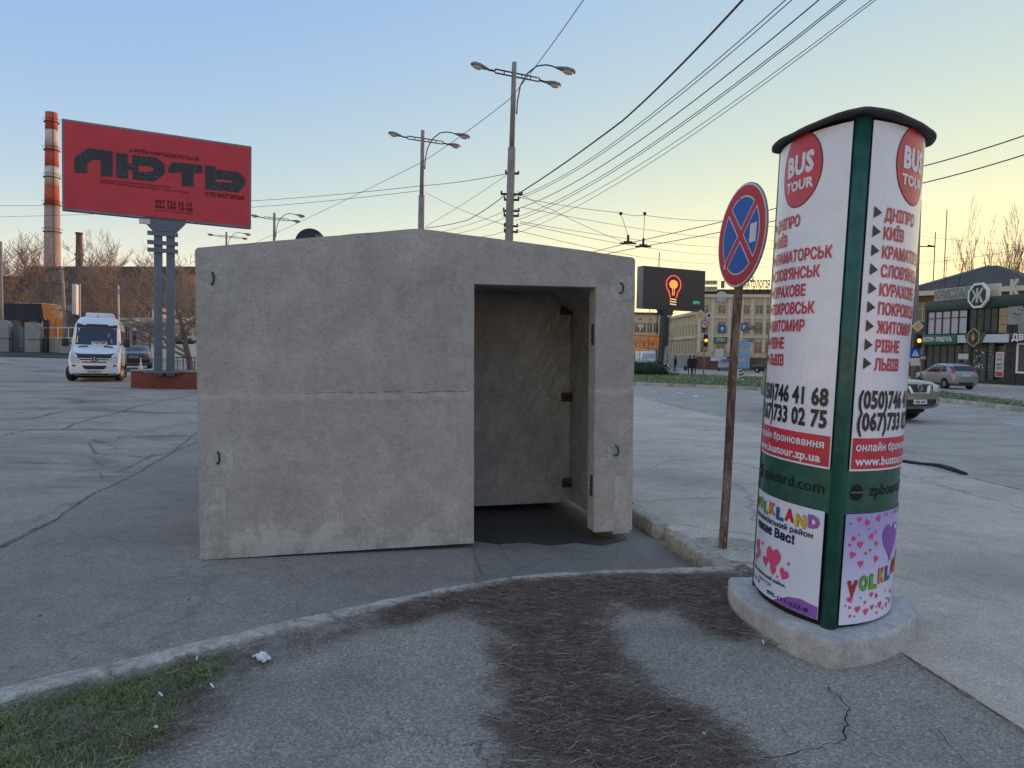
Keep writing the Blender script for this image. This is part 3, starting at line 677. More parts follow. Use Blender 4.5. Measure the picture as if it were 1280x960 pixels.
# lifting loops with their rough mortar pockets
for (px, py, ln) in ((268, 348, .10), (275, 572, .10), (777, 360, .10), (771, 563, .10)):
    u, z = loc_s(px, py); s_ = .085
    q = MB(); r2 = random.Random(px); n = 14
    ring = [(u + s_ * (1 + .15 * r2.random()) * max(-1, min(1, 1.35 * math.cos(2 * math.pi * k / n))), z + s_ * (1.1 + .15 * r2.random()) * max(-1, min(1, 1.35 * math.sin(2 * math.pi * k / n)))) for k in range(n)]
    q.prism(ring, -.004, .02, 'y'); q.build('mortar_pocket', M['patch'], sh)
    lp = q = MB(); q.tube([(u - .012, .01, z + .045), (u - .012, -.014, z + .04), (u - .004, -.032, z + .03), (u + .002, -.034, z), (u - .002, -.032, z - .03), (u - .012, -.016, z - .045), (u - .024, .004, z - .04)], .0075, 8)
    q.build('lifting_loop', M['rust'], sh)
for (x0, y0, x1, y1) in ((255, 608, 283, 672), (766, 594, 790, 668)):
    a = loc_s(x0, y1); c = loc_s(x1, y0); q = MB(); r2 = random.Random(x0); n = 9
    pl = [(a[0] + .01 * r2.random(), a[1])] + [(a[0] + (c[0] - a[0]) * k / n, a[1] + .01 * r2.random()) for k in range(1, n)] + [(c[0] - .012 * r2.random(), a[1] + (c[1] - a[1]) * k / n) for k in range(n)] + [(c[0] + (a[0] - c[0]) * k / n, c[1] - .012 * r2.random()) for k in range(n)] + [(a[0] + .008 * r2.random(), c[1] + (a[1] - c[1]) * k / n) for k in range(1, n)]
    pl = [p for p in pl if p[0] < W - .02 or x0 < 400]
    q.prism(pl, -.0035, .01, 'y'); q.build('mortar_patch', M['patch'], sh)
# casting joint across the slab
q = MB(); r2 = random.Random(8); k = 60; up_, dn = [], []
for i in range(k + 1):
    u = .06 + (OU0 - .1) * i / k; z = 1.252 + .004 * math.sin(i * .5) + .003 * r2.random(); t_ = (.0008 + .0016 * r2.random()) * (0.1 if r2.random() < .35 or i < 18 else 1)
    up_.append((u, -.0025, z + t_)); dn.append((u, -.0025, z - t_))
q.add(up_ + dn, [(i, i + 1, k + 2 + i, k + 1 + i) for i in range(k)]); q.build('casting_joint', M['hole'], sh)
# hinge brackets on the partition wall and plates on the reveal
for (px, py) in ((709, 388), (710, 496), (711, 603)):
    u, z = loc_s(px, py, 1.30); q = MB()
    q.box(u - .075, 1.262, z - .045, u + .075, 1.299, z + .045, b=.006); q.tube([(u + .075, 1.262, z - .06), (u + .075, 1.262, z + .06)], .018, 8)
    q.box(u - .06, 1.245, z - .012, u + .06, 1.262, z + .012); q.build('hinge_bracket', M['rust'], sh)
u, z = loc_s(714, 590, 1.30); q = MB(); q.box(u + .055, 1.286, z - .25, u + .075, 1.299, z - .03); q.build('rust_strip', M['rust'], sh)
for (py, h_) in ((418, .09), (608, .09)):
    u, z = loc_s(740, py, .02); q = MB(); q.box(OU1 - .010, .03, z - h_, OU1 + .003, .075, z + h_, b=.003)
    for k in (-.5, 0, .5): q.box(OU1 - .016, .035, z + k * h_ - .006, OU1 - .010, .07, z + k * h_ + .006)
    q.build('steel_plate', M['rust'], sh)

# ------------------------------------------------------------ round black coffee sign behind the shelter
q0 = D(388, 303, 11.5); t0 = thing('round_sign', 'round black sign with white steam marks showing above the shelter roof', 'sign', (q0.x, 11.5, 0), R(8))
zc = q0.z - .02; q = MB(); q.tube([(0, -.04, zc), (0, .04, zc)], .235, 40); q.build('disc', M['blackplastic'], t0)
q = MB(); q.tube([(0, .07, 0), (0, .07, zc)], .03, 10); q.build('post', M['dark'], t0)
q = MB()
for k in (0, 1, 2):
    for s_ in (0,): q.tube([(.10 + k * .035 + .006 * math.sin(i * 1.6), -.044, zc + .10 + i * .011) for i in range(5)], .0035, 5)
q.box(.07, -.046, zc + .066, .19, -.041, zc + .078); q.tube([(-.06, -.043, zc + .05), (-.03, -.043, zc + .058), (0, -.043, zc + .05)], .006, 5); q.build('lettering', M['whitet'], t0)
# ------------------------------------------------------------ advertising column
from mathutils import Quaternion
CC = (1.766, 3.998); TH0 = R(-108.8); Rc, Rp = .421, .685; BETA = math.asin(.866 * Rc / Rp)
def reul(rc, rp, off, n=14, nc=6):
    be = math.asin(min(1, .8660254 * rc / rp)); out = []
    for k in range(3):
        mid = TH0 + R(60) + k * R(120); cd = rc / 2 - rp * math.cos(be); cx, cy = cd * math.cos(mid), cd * math.sin(mid)
        for i in range(n + 1):
            a = mid - be + 2 * be * i / n; out.append((cx + (rp + off) * math.cos(a), cy + (rp + off) * math.sin(a)))
        if off > 0:
            cor = mid + R(60); kx, ky = rc * math.cos(cor), rc * math.sin(cor); a0 = mid + be; a1 = mid + R(120) - be
            for i in range(1, nc): a = a0 + (a1 - a0) * i / nc; out.append((kx + off * math.cos(a), ky + off * math.sin(a)))
    return out
_cd = Rc / 2 - Rp * math.cos(BETA)
def cmap(k, u, z, off):
    mid = TH0 + R(60) + k * R(120); a = mid + u / Rp
    return (_cd * math.cos(mid) + (Rp + off) * math.cos(a), _cd * math.sin(mid) + (Rp + off) * math.sin(a), z)
PW = .334   # half width of a poster
zb = ZP
col_ = thing('advertising_column', 'green three-sided advertising column with bus tour posters on a concrete base', 'advertising column', (CC[0], CC[1], zb))
col_.rotation_mode = 'QUATERNION'; col_.rotation_quaternion = Quaternion((.40, .91, 0), R(1.5))
def zl(z): return z - zb     # heights above are given from the road
q = MB()
rings = []
for off, z in ((.038, -.03), (.040, .0), (.040, .108), (.034, .127), (.024, .133)):
    rings.append([(x, y, z) for x, y in reul(Rc + .125, 1.0, off)])
bs = q.loft(rings).build('concrete_base', M['slab'], col_); bs.matrix_local = Quaternion((.40, .91, 0), -R(1.5)).to_matrix().to_4x4()
q = MB(); pts = reul(Rc, Rp, -.016); q.loft([[(x, y, .11) for x, y in pts], [(x, y, zl(2.815)) for x, y in pts]], smooth=True); q.build('core', M['hole'], col_)
q = MB()
for k in range(3):
    n = 16; vs = [cmap(k, -PW - .03 + (2 * PW + .06) * i / n, z, .0) for z in (zl(.84), zl(1.07)) for i in range(n + 1)]
    q.add(vs, [(i, i + 1, n + 2 + i, n + 1 + i) for i in range(n)], 0, True)
    q.add([cmap(k, -PW - .03 + (2 * PW + .06) * i / n, zl(.84), o_) for o_ in (0, -.02) for i in range(n + 1)], [(i, i + 1, n + 2 + i, n + 1 + i) for i in range(n)])
q.build('green_band', M['green'], col_)
for k in range(3):
    a = TH0 + k * R(120); q = MB(); c_ = (Rc - .034); q.tube([(c_ * math.cos(a), c_ * math.sin(a), z) for z in (.10, zl(1.5), zl(2.815))], .040, 14); q.build('corner_post', M['green'], col_)
q = MB(); rings = []
for off, z in ((.03, 2.812), (.052, 2.815), (.055, 2.826), (.050, 2.834), (.0, 2.845)):
    rings.append([(x, y, zl(z) + .012 * math.sin(3 * math.atan2(y, x) + 1) + .0015 * math.sin(11 * math.atan2(y, x))) for x, y in reul(Rc, Rp, off if off else .001)])
q.loft(rings); q.build('cap', M['cap'], col_)
def sheet(mb, k, u0, u1, z0, z1, off, mi, n=24, nz=3, wav=0.0):
    vs = [cmap(k, u0 + (u1 - u0) * i / n, z0 + (z1 - z0) * j / nz, off + wav * math.sin(i * 1.9 + j * 2.3 + k)) for j in range(nz + 1) for i in range(n + 1)]
    mb.add(vs, [(j * (n + 1) + i, j * (n + 1) + i + 1, (j + 1) * (n + 1) + i + 1, (j + 1) * (n + 1) + i) for j in range(nz) for i in range(n)], mi, True)
def ctext(mb, k, s, u0, u1, z, cap, mi, off, bold=.03):
    v, f = text_fit(s, u0, u1, z, cap, bold); mb.add([cmap(k, a, b_, off) for a, b_ in v], f, mi)
def cdisc(mb, k, uc, zc_, ru, rz_, off, mi):
    vs = [cmap(k, uc, zc_, off)]; nr, ns = 4, 36
    for j in range(1, nr + 1):
        for i in range(ns): a = 2 * math.pi * i / ns; vs.append(cmap(k, uc + ru * j / nr * math.cos(a), zc_ + rz_ * j / nr * math.sin(a), off))
    fs = [(0, 1 + i, 1 + (i + 1) % ns) for i in range(ns)]
    for j in range(nr - 1): fs += [(1 + j * ns + i, 1 + j * ns + (i + 1) % ns, 1 + (j + 1) * ns + (i + 1) % ns, 1 + (j + 1) * ns + i) for i in range(ns)]
    mb.add(vs, fs, mi)
def cpoly(mb, k, pts, off, mi):
    bm = bmesh.new(); vs = [bm.verts.new((a, b_, 0)) for a, b_ in pts]
    for t_ in tessellate_polygon([[Vector((a, b_, 0)) for a, b_ in pts]]): bm.faces.new([vs[i] for i in t_])
    if max(p_[0] for p_ in pts) - min(p_[0] for p_ in pts) > .06: bmesh.ops.subdivide_edges(bm, edges=list(bm.edges), cuts=5, use_grid_fill=True)
    bm.verts.index_update(); mb.add([cmap(k, v.co.x, v.co.y, off) for v in bm.verts], [[v.index for v in f.verts] for f in bm.faces], mi); bm.free()
def heart(uc, zc_, s_, rot=0.0, n=22):
    out = []
    for i in range(n):
        t = 2 * math.pi * i / n; x = .95 * math.sin(t) ** 3; y = .8125 * math.cos(t) - .3125 * math.cos(2 * t) - .125 * math.cos(3 * t) - .0625 * math.cos(4 * t)
        out.append((uc + s_ * (x * math.cos(rot) - y * math.sin(rot)), zc_ + s_ * (x * math.sin(rot) + y * math.cos(rot))))
    return out
colr = {n_: sign_mat('print_' + n_, c_) for n_, c_ in dict(green=(.16, .42, .05), orange=(.72, .25, .03), blue=(.03, .12, .40), redd=(.55, .03, .04), yellow=(.70, .45, .03), mauve=(.40, .12, .42), pink=(.68, .09, .22), purple=(.26, .11, .42), navy=(.02, .03, .09)).items()}
t = NT('lilac_print', .3); z_ = t.xyz(t.pos(True))[2]
t.b.inputs['Coat Weight'].default_value = .3
lil = t.done(t.mix(t.rng(z_, .25, .65), (.74, .76, .90), (.42, .38, .74)))
t = NT('pale_lilac_print', .3); lil2 = t.done(t.mix(t.rng(t.noise(t.pos(True), 3), .3, .7), (.66, .68, .82), (.76, .78, .88)))
towns = ['ДНІПРО', 'КИЇВ', 'КРАМАТОРСЬК', "СЛОВ'ЯНСЬК", 'КУРАХОВЕ', 'ПОКРОВСЬК', 'ЖИТОМИР', 'РІВНЕ', 'ЛЬВІВ']
IM = [M['redink'], M['ink'], M['whitet'], sign_mat('logo_ring', (.12, .03, .035))]
for k in range(3):
    q = MB(); sheet(q, k, -PW, PW, zl(1.065), zl(2.80), .004, 0, 24, 8, .0006); sheet(q, k, -PW, PW, zl(1.065), zl(2.80), .001, 0, 24, 2)
    po = q.build('tour_poster', M['paper'], col_)
    q = MB(); sheet(q, k, -PW + .006, PW - .006, zl(1.075), zl(1.232), .0055, 0); uc = -.005 if k == 0 else .01; zc_ = zl(2.625)
    cdisc(q, k, uc, zc_, .172, .20, .0055, 3); cdisc(q, k, uc, zc_, .166, .194, .0065, 0)
    for a in range(5, 13):    # thin pale rays printed round the disc
        an = math.pi * 2 * a / 16 - .6
    ctext(q, k, 'BUS', uc - .115, uc + .115, zc_ - .02, .105, 2, .008, .05); ctext(q, k, 'TOUR', uc - .118, uc + .118, zc_ - .105, .052, 2, .008, .045)
    for i, s_ in enumerate(towns):
        z = zl(2.325 - i * .0935); wd = min(.50, text_w(s_, .03) * .060 * .80)
        ctext(q, k, s_, -PW + .105, -PW + .105 + wd, z, .060, 0, .0075, .032)
        cpoly(q, k, [(-PW + .035, z + .002), (-PW + .035, z + .062), (-PW + .085, z + .032)], .0075, 1)
    for i, s_ in enumerate(('(050)746 41 68', '(067)733 02 75')): ctext(q, k, s_, -PW + .022, PW - .03, zl(1.385 - i * .112), .09, 1, .0075, .04)
    ctext(q, k, 'онлайн бронювання', -PW + .025, PW - .035, zl(1.168), .040, 2, .0085, .03); ctext(q, k, 'www.bustour.zp.ua', -PW + .025, PW - .05, zl(1.095), .044, 2, .0085, .035)
    q.build('lettering', IM, po)
    # band: round hole and maker's lettering
    q = MB(); cdisc(q, k, -PW + .055, zl(.955), .040, .042, .003, 0); ctext(q, k, 'zpboard.com', -PW + .14, PW - .02, zl(.935), .062, 0, .003, .0); q.build('band_lettering', M['hole'], col_)
    q = MB(); sheet(q, k, -PW + .017, -PW + .092, zl(.953), zl(.959), .005, 0, 4, 1); q.build('slot_glint', M['steel'], col_)
VC = ['redd', 'green', 'green', 'orange', 'blue', 'redd', 'yellow', 'mauve']
vm = list(dict.fromkeys(VC)) + ['pink', 'purple', 'navy']; VM = [colr[n_] for n_ in vm] + [M['whitet']]
def volk(q, k, u0, u1, zf_, cap, off, jig):
    n = 8; st_ = (u1 - u0) / n
    for i, ch in enumerate('VOLKLAND'):
        a = u0 + st_ * i; z = zf_(i / 7.0) + jig * ((i % 2) - .5)
        for o2, mi, bo, oo in ((0, vm.index('navy'), .075, 0), (0, vm.index(VC[i]), .05, .0012)): ctext(q, k, ch, a + .004 - bo * .02, a + st_ * .90 + bo * .02, z, cap, mi, off + oo, bo)
# lower left poster
k = 2; q = MB(); sheet(q, k, -PW, PW - .01, zl(.285), zl(.845), .004, 0, 24, 4, .0006); sheet(q, k, -PW, PW - .01, zl(.285), zl(.845), .001, 0); po = q.build('fair_poster', lil2, col_)
q = MB(); volk(q, k, -.31, .31, lambda t_: zl(.745 - .0 * t_), .062, .0065, .012)
nv = vm.index('navy'); pk = vm.index('pink'); pu = vm.index('purple')
ctext(q, k, 'Шевченківський район', -.31, .27, zl(.695), .030, nv, .0065, .03); ctext(q, k, 'чекає Вас!', -.25, .16, zl(.635), .048, nv, .0065, .055)
for uc, zc_, s_, ro in ((.0, .515, .075, .05), (-.08, .475, .035, .2), (.005, .45, .032, 0), (.10, .455, .038, -.3), (-.22, .53, .042, .2), (-.19, .49, .034, -.2), (-.24, .45, .03, 0), (.13, .52, .012, 0), (-.13, .56, .014, .4), (.05, .425, .010, 0)):
    cpoly(q, k, heart(uc, zl(zc_), s_, ro), .0065 + .0006 * (ro > 0), pk)
cpoly(q, k, [(.02, zl(.286)), (PW - .012, zl(.287)), (PW - .012, zl(.35)), (.22, zl(.362)), (.14, zl(.345)), (.07, zl(.31))], .0055, pu)
ctext(q, k, 'Шевченківський район,', -.27, .12, zl(.385), .020, nv, .0065, .03); ctext(q, k, 'АКСТОР', -.17, .0, zl(.350), .018, nv, .0065, .01); ctext(q, k, 'просп. 24', -.30, -.14, zl(.325), .018, nv, .0065, .02); ctext(q, k, '095-111-222-8', -.04, .27, zl(.305), .022, nv, .0075, .03)
q.build('lettering', VM, po)
# lower right poster (and the one out of sight)
for k in (0, 1):
    q = MB(); sheet(q, k, -PW, PW, zl(.275), zl(.845), .004, 0, 24, 4, .0006); sheet(q, k, -PW, PW, zl(.275), zl(.845), .001, 0); po = q.build('fair_poster', lil, col_)
    q = MB(); volk(q, k, -PW + .03, .30, lambda t_: zl(.435 + .075 * t_), .072, .0075, .010); r2 = random.Random(40)
    cpoly(q, k, heart(.05, zl(.685), .115, .0), .0068, pu); cpoly(q, k, [(.035, zl(.585)), (.065, zl(.585)), (.05, zl(.565))], .0068, pu)
    cpoly(q, k, heart(.105, zl(.745), .020, -.5), .0074, len(VM) - 1)
    pl = []
    for _ in range(400):
        uc, z = r2.uniform(-PW + .02, PW - .02), r2.uniform(.30, .83); s_ = r2.choice((.006, .009, .014, .018))
        if (abs(uc - .05) < .15 and .54 < z < .82) or (.42 < z < .58): continue
        if any(math.hypot(uc - a, z - b_) < s_ + c_ + .012 for a, b_, c_ in pl): continue
        pl.append((uc, z, s_)); cpoly(q, k, heart(uc, zl(z), s_ * 1.2, r2.uniform(-.6, .6), 14), .0064, pk if s_ > .008 else pu)
        if len(pl) > 60: break
    q.build('lettering', VM, po)

# ------------------------------------------------------------ no-stopping sign
sb = G(903, 687, ZP); st_ = D(929, 262, 5.56)
ns = thing('road_sign', 'round blue and red no-stopping sign on a rusty leaning post', 'road sign', (sb.x, sb.y, ZP))
t = NT('peeling_rusty_post', .8); p = t.pos(True); nzz = t.noise(t.mapv(p, (9, 9, 2.2)), 1.2, 6, .7); col = t.mix(t.rng(nzz, .42, .55), (.22, .165, .125), (.105, .048, .028))
spk = t.math('GREATER_THAN', t.noise(t.mapv(p, (30, 30, 9), (4, 1, 2)), 1.3, 3), .63); col = t.mix(t.math('MULTIPLY', spk, .8), col, (.33, .28, .24))
M['oldpost'] = t.done(col, nzz, .004, .7)
dv = Vector((st_.x - sb.x, st_.y - sb.y, st_.z - ZP)); q = MB()
q.tube([dv * k_ + Vector((.004 * math.sin(k_ * 9), 0, 0)) for k_ in (-.03, 0, .15, .3, .45, .6, .75, .9, 1.0, 1.04)], .033, 14); q.build('post', M['oldpost'], ns)
q = MB(); r2 = random.Random(2); ring = [(.06 + .36 * math.cos(a) * (1 + .05 * r2.random()), -.02 + .34 * math.sin(a) * (1 + .05 * r2.random())) for a in [2 * math.pi * i / 26 for i in range(26)]]
q.prism([p_ for p_ in ring if p_[0] > -.17], -.04, .016, 'z'); q.build('concrete_collar', M['kerb'], ns)
dc = D(926.5, 294.5, 5.50) - Vector((sb.x, sb.y, ZP)); RS = .388
dm = Matrix.Translation(dc) @ Matrix.Rotation(R(3.0), 4, 'Y') @ Matrix.Rotation(R(-81.5), 4, 'Z')
fc = obj('face', None, ns); fc.matrix_local = dm
def dsk(r, y, n=56): return [(r * math.cos(2 * math.pi * i / n), r * math.sin(2 * math.pi * i / n)) for i in range(n)]
q = MB(); q.prism(dsk(RS, 0), -.004, .004, 'y'); 
for i in range(56):
    pass
q.build('disc', M['signwhite'], fc)
q = MB(); q.tube([(RS * math.cos(2 * math.pi * i / 48), .006, RS * math.sin(2 * math.pi * i / 48)) for i in range(49)], .008, 6, caps=False); q.build('rim', M['steel'], fc)
q = MB(); q.prism(dsk(RS * .965, 0), -.0055, -.004, 'y'); q.build('red_ring', M['signred'], fc)
def sector(rot, h, r, n=14):
    a0 = math.asin(h / r); pts = []
    for i in range(n + 1):
        a = -math.pi / 4 + a0 + (math.pi / 2 - 2 * a0) * i / n; pts.append((r * math.cos(a), r * math.sin(a)))
    pts.append((h * math.sqrt(2), 0)); c_, s_ = math.cos(rot), math.sin(rot); return [(x * c_ - y * s_, x * s_ + y * c_) for x, y in pts]
q = MB(); q2 = MB()
for k in range(4):
    q.prism(sector(R(90) * k, RS * .072, RS * .765), -.007, -.0055, 'y'); pp = sector(R(90) * k, RS * .098, RS * .735); c_ = math.sqrt(2)
    q2.prism(pp, -.0085, -.007, 'y')
q.build('white_outline', M['signwhite'], fc); q2.build('blue_field', M['signblue'], fc)
q = MB(); q.box(RS * .40, -.010, -RS * .20, RS * .66, -.0085, RS * .16); q.build('sticker', M['signwhite'], fc); q = MB(); q.box(-RS * .62, -.010, -RS * .60, -RS * .54, -.0085, -RS * .50); q.build('sticker', M['signwhite'], fc)
for z in (-.12, .12): q = MB(); q.box(-.05, .004, z - .015, .05, .05, z + .015); q.build('clamp', M['dark'], fc)

# ------------------------------------------------------------ red billboard
BL = D(77, 148, 25.3); BR = D(315, 183, 28.3)
s_, zt0 = on(77, 148, BL, BR); _, zb0 = on(78, 262, BL, BR); W_, zt1 = on(314.5, 183, BL, BR); _, zb1 = on(314.5, 285.5, BL, BR)
bb = thing('billboard', 'large red billboard with dark lettering on twin grey posts', 'billboard', (BL.x, BL.y, 0), math.atan2(BR.y - BL.y, BR.x - BL.x))
zT, zB = (zt0 + zt1) / 2, (zb0 + zb1) / 2
def bz(u, v): return zt0 + (zt1 - zt0) * u / W_ - v * ((zt0 - zb0) * (1 - u / W_) + (zt1 - zb1) * u / W_)
def bp(x, y):   # pixel in the photograph -> board (u, z)
    return on(x, y, BL, BR)
crn = [(0, zb0), (W_, zb1), (W_, zt1), (0, zt0)]
q = MB(); q.prism(crn, .0, .35, 'y'); q.build('frame', M['steel'], bb)
ins_ = .06
q = MB(); nU, nV = 20, 8; vs = [(ins_ + (W_ - 2 * ins_) * i / nU, -.012 - .004 * math.sin(i * 1.3 + j), bz(W_ * i / nU, .02 + .96 * j / nV)) for j in range(nV + 1) for i in range(nU + 1)]
q.add(vs, [(j * (nU + 1) + i, j * (nU + 1) + i + 1, (j + 1) * (nU + 1) + i + 1, (j + 1) * (nU + 1) + i) for j in range(nV) for i in range(nU)], 0, True); pp = q.build('printed_sheet', M['board'], bb)
def zz(x, y): return bp(70 + x / 5.12, 140 + y / 5.12)
t = NT('collage_print', .5); p = t.pos(True); v1 = t.noise(t.mapv(p, (3, 1, 9)), 2.0, 6, .7); z_ = t.noise(p, 1.1, 2)
colc = t.mix(t.math('MULTIPLY', t.rng(v1, .55, .68), t.rng(z_, .45, .6)), (.018, .026, .034), (.16, .22, .23)); M['collage'] = t.done(colc)
polys = [[(118, 388), (118, 290), (205, 232), (330, 248), (362, 252), (362, 415), (288, 412), (288, 310), (235, 305), (200, 330), (200, 392)],
         [(385, 262), (460, 268), (460, 330), (488, 332), (488, 275), (640, 292), (695, 335), (695, 395), (630, 445), (490, 432), (490, 372), (460, 372), (460, 428), (385, 420)],
         [(718, 365), (745, 320), (935, 340), (935, 395), (880, 390), (880, 480), (805, 472), (805, 388), (755, 385), (745, 390), (718, 385)],
         [(955, 342), (1020, 350), (1020, 368), (1165, 385), (1212, 425), (1212, 465), (1165, 515), (955, 495)]]
q = MB()
for pl in polys: q.prism([zz(*a) for a in pl], -.028, -.022, 'y', 0)
for pl in ([(530, 345), (600, 350), (625, 365), (625, 375), (595, 385), (530, 380)], [(1020, 432), (1120, 440), (1128, 448), (1120, 454), (1020, 446)]): q.prism([zz(*a) for a in pl], -.033, -.029, 'y', 1)
def btext(q, s_, x0, y0, x1, y1, capz, mi, off=-.026, bold=.02):
    a = zz(x0, y0); c_ = zz(x1, y1); v, f = text_fit(s_, 0, 1, 0, capz, bold)
    q.add([(a[0] + (c_[0] - a[0]) * x, off, a[1] + (c_[1] - a[1]) * x + z) for x, z in v], f, mi)
btext(q, 'З РУЇН НАРОДЖУЄТЬСЯ', 468, 256, 912, 313, .125, 2); btext(q, 'СТЕПНОГІРСЬК', 953, 536, 1208, 564, .15, 2, bold=.03)
btext(q, '097 725 25 13', 634, 584, 870, 608, .14, 2, bold=.03); btext(q, '044 390 10 00', 634, 614, 874, 639, .14, 2, bold=.03)
btext(q, 'ДОЛУЧАЙСЯ ДО ОКРЕМОЇ БРИГАДИ, ФОРМУЄМО', 285, 440, 735, 487, .06, 2, bold=0); btext(q, 'НОВИЙ ПІДРОЗДІЛ ДЛЯ ЗАХИСТУ НАШОЇ КРАЇНИ', 285, 455, 850, 522, .06, 2, bold=0)
btext(q, 'ПРИЄДНУЙСЯ ДО НАШОЇ КОМАНДИ', 634, 632, 874, 655, .045, 2, bold=0)
q.build('lettering', [M['collage'], M['board'], sign_mat('maroon_ink', (.06, .012, .02), .6)], pp)
q = MB(); c1 = bp(180, 279); q.box(c1[0] - .16, -.12, c1[1] - .03, c1[0] + .2, .0, c1[1] + .14); q.build('white_box', M['whitewall'], bb)
u0, zk = bp(183, 278); u1, _ = bp(229, 278); ul, _ = bp(192, 290); ur, _ = bp(221, 290); zu = bp(205, 276)[1]
q = MB(); q.prism([(u0 - .1, zu + .1), (u0 - .1, zu - .02), (ul, zu - .38), (ur, zu - .38), (u1 + .1, zu - .02), (u1 + .1, zu + .1)], .0, .34, 'y'); q.build('head_bracket', M['bluesteel'], bb)
for px in (198, 213.5):
    u, _ = bp(px, 300); u2, _ = bp(px, 460); uu = (u + u2) / 2; q = MB(); q.box(uu - .14, .02, .5, uu + .14, .30, zu - .3, b=.01); q.build('post', M['bluesteel'], bb)
for py in (291, 302.5, 312):
    a, z = bp(184, py); c_, z2 = bp(222.5, py); q = MB(); q.box(a, -.05, z - .07, c_, .015, z + .08); q.build('crossbar', M['bluesteel'], bb)
q = MB(); q.box(ul - .3, -.08, .6, ur + .1, .45, .70); q.build('base_plate', M['bluesteel'], bb)
# planter under it
pa = G(163.5, 485, 0); pb = G(262, 487, 0); W2 = (pb - pa).length
pl_ = thing('planter', 'long low planter with red-brown walls and pale coping beneath the billboard', 'planter', (pa.x, pa.y, .01), math.atan2(pb.y - pa.y, pb.x - pa.x))
hz = D(200, 463, pa.y).z
for nm, bx_ in (('wall', (0, 0, -.02, W2 + 1, .25, hz - .06)), ('wall', (0, .25, -.02, .25, 3.0, hz - .06)), ('wall', (W2 + .75, .25, -.02, W2 + 1, 3.0, hz - .06)), ('wall', (.25, 2.75, -.02, W2 + .75, 3.0, hz - .06))):
    q = MB(); q.box(*bx_, b=.01); q.build(nm, M['brickred'], pl_)
q = MB(); q.box(-.03, -.03, hz - .058, W2 + 1.03, .27, hz, b=.01); q.box(-.03, .272, hz - .058, .27, 3.0, hz, b=.01); q.build('coping', M['greywall'], pl_)
q = MB(); q.box(.24, .24, hz - .3, W2 + .76, 2.76, hz - .08); q.build('soil', M['soil'], pl_)
cpz = D(175.5, 464, pa.y + .3); q = MB(); q.lathe([(.09, 0), (.075, .03), (.03, .25), (.012, .45)], 10); q.build('small_cone', M['whitewall'], label='small white cone standing on the planter coping below the billboard', cat='cone', loc=(cpz.x, cpz.y + .02, hz + .012))

# ------------------------------------------------------------ vehicles
class Body:
    """closed shell from stations (y, half width, z bottom, z top); front looks to -y"""
    def __init__(s, st, p=5.0, tum=.10, belt=1.0, top=2.0):
        s.st = st; s.p = p; s.tum = tum; s.belt = belt; s.top = top
    def at(s, y):
        st = s.st
        if y <= st[0][0]: return st[0][1:]
        for a, c in zip(st[:-1], st[1:]):
            if y <= c[0]: t = (y - a[0]) / (c[0] - a[0]); return tuple(a[i] + (c[i] - a[i]) * t for i in (1, 2, 3))
        return st[-1][1:]
    def k(s, z): return 1 - s.tum * max(0, (z - s.belt) / (s.top - s.belt)) ** 1.2
    def ring(s, y, n=28):
        w_, z0, z1 = s.at(y); zc = (z0 + z1) / 2; hz_ = (z1 - z0) / 2; out = []
        for i in range(n):
            a = 2 * math.pi * i / n + .001; c_, d_ = math.cos(a), math.sin(a)
            z = zc + hz_ * math.copysign(abs(d_) ** (2 / s.p), d_); x = w_ * math.copysign(abs(c_) ** (2 / s.p), c_); out.append((x * s.k(z), y, z))
        return out
    def inside(s, x, y, z):
        if y < s.st[0][0] or y > s.st[-1][0]: return False
        w_, z0, z1 = s.at(y); zc = (z0 + z1) / 2; hz_ = (z1 - z0) / 2; w_ *= s.k(z)
        return (abs(x) / w_) ** s.p + (abs(z - zc) / hz_) ** s.p < 1
    def front(s, x, z, rear=False):
        a, e = (s.st[-1][0], s.st[0][0]) if rear else (s.st[0][0], s.st[-1][0]); n = 260
        for i in range(n):
            y = a + (e - a) * i / n
            if s.inside(x, y, z):
                lo, hi = a + (e - a) * max(0, i - 1) / n, y
                for _ in range(7):
                    md = (lo + hi) / 2
                    if s.inside(x, md, z): hi = md
                    else: lo = md
                return hi
        return a
    def side(s, y, z, sg):
        w_ = s.at(y)[0]
        for i in range(400):
            x = w_ * (1 - i / 400)
            if s.inside(x, y, z): return sg * x
        return sg * w_
    def decal(s, mb, poly, where='front', off=.012, mi=0, cuts=3):
        bm = bmesh.new(); vs = [bm.verts.new((a, b_, 0)) for a, b_ in poly]; bm.verts.ensure_lookup_table()
        for t_ in tessellate_polygon([[Vector((a, b_, 0)) for a, b_ in poly]]): bm.faces.new([vs[i] for i in t_])
        bmesh.ops.subdivide_edges(bm, edges=list(bm.edges), cuts=cuts, use_grid_fill=True); bm.verts.index_update(); out = []
        for v in bm.verts:
            a, b_ = v.co.x, v.co.y
            if where == 'front': out.append((a, s.front(a, b_) - off, b_))
            elif where == 'rear': out.append((a, s.front(a, b_, True) + off, b_))
            else:
                sg = -1 if where == 'left' else 1; out.append((s.side(a, b_, sg) + sg * off, a, b_))
        mb.add(out, [[v.index for v in f.verts] for f in bm.faces], mi, True); bm.free()
    def shell(s, extra=2):
        q = MB(); rs = []
        for a, c in zip(s.st[:-1], s.st[1:]):
            for j in range(extra): rs.append(s.ring(a[0] + (c[0] - a[0]) * j / extra))
        rs.append(s.ring(s.st[-1][0])); q.loft(rs); return q
def mir(p): return [(-x, z) for x, z in p]
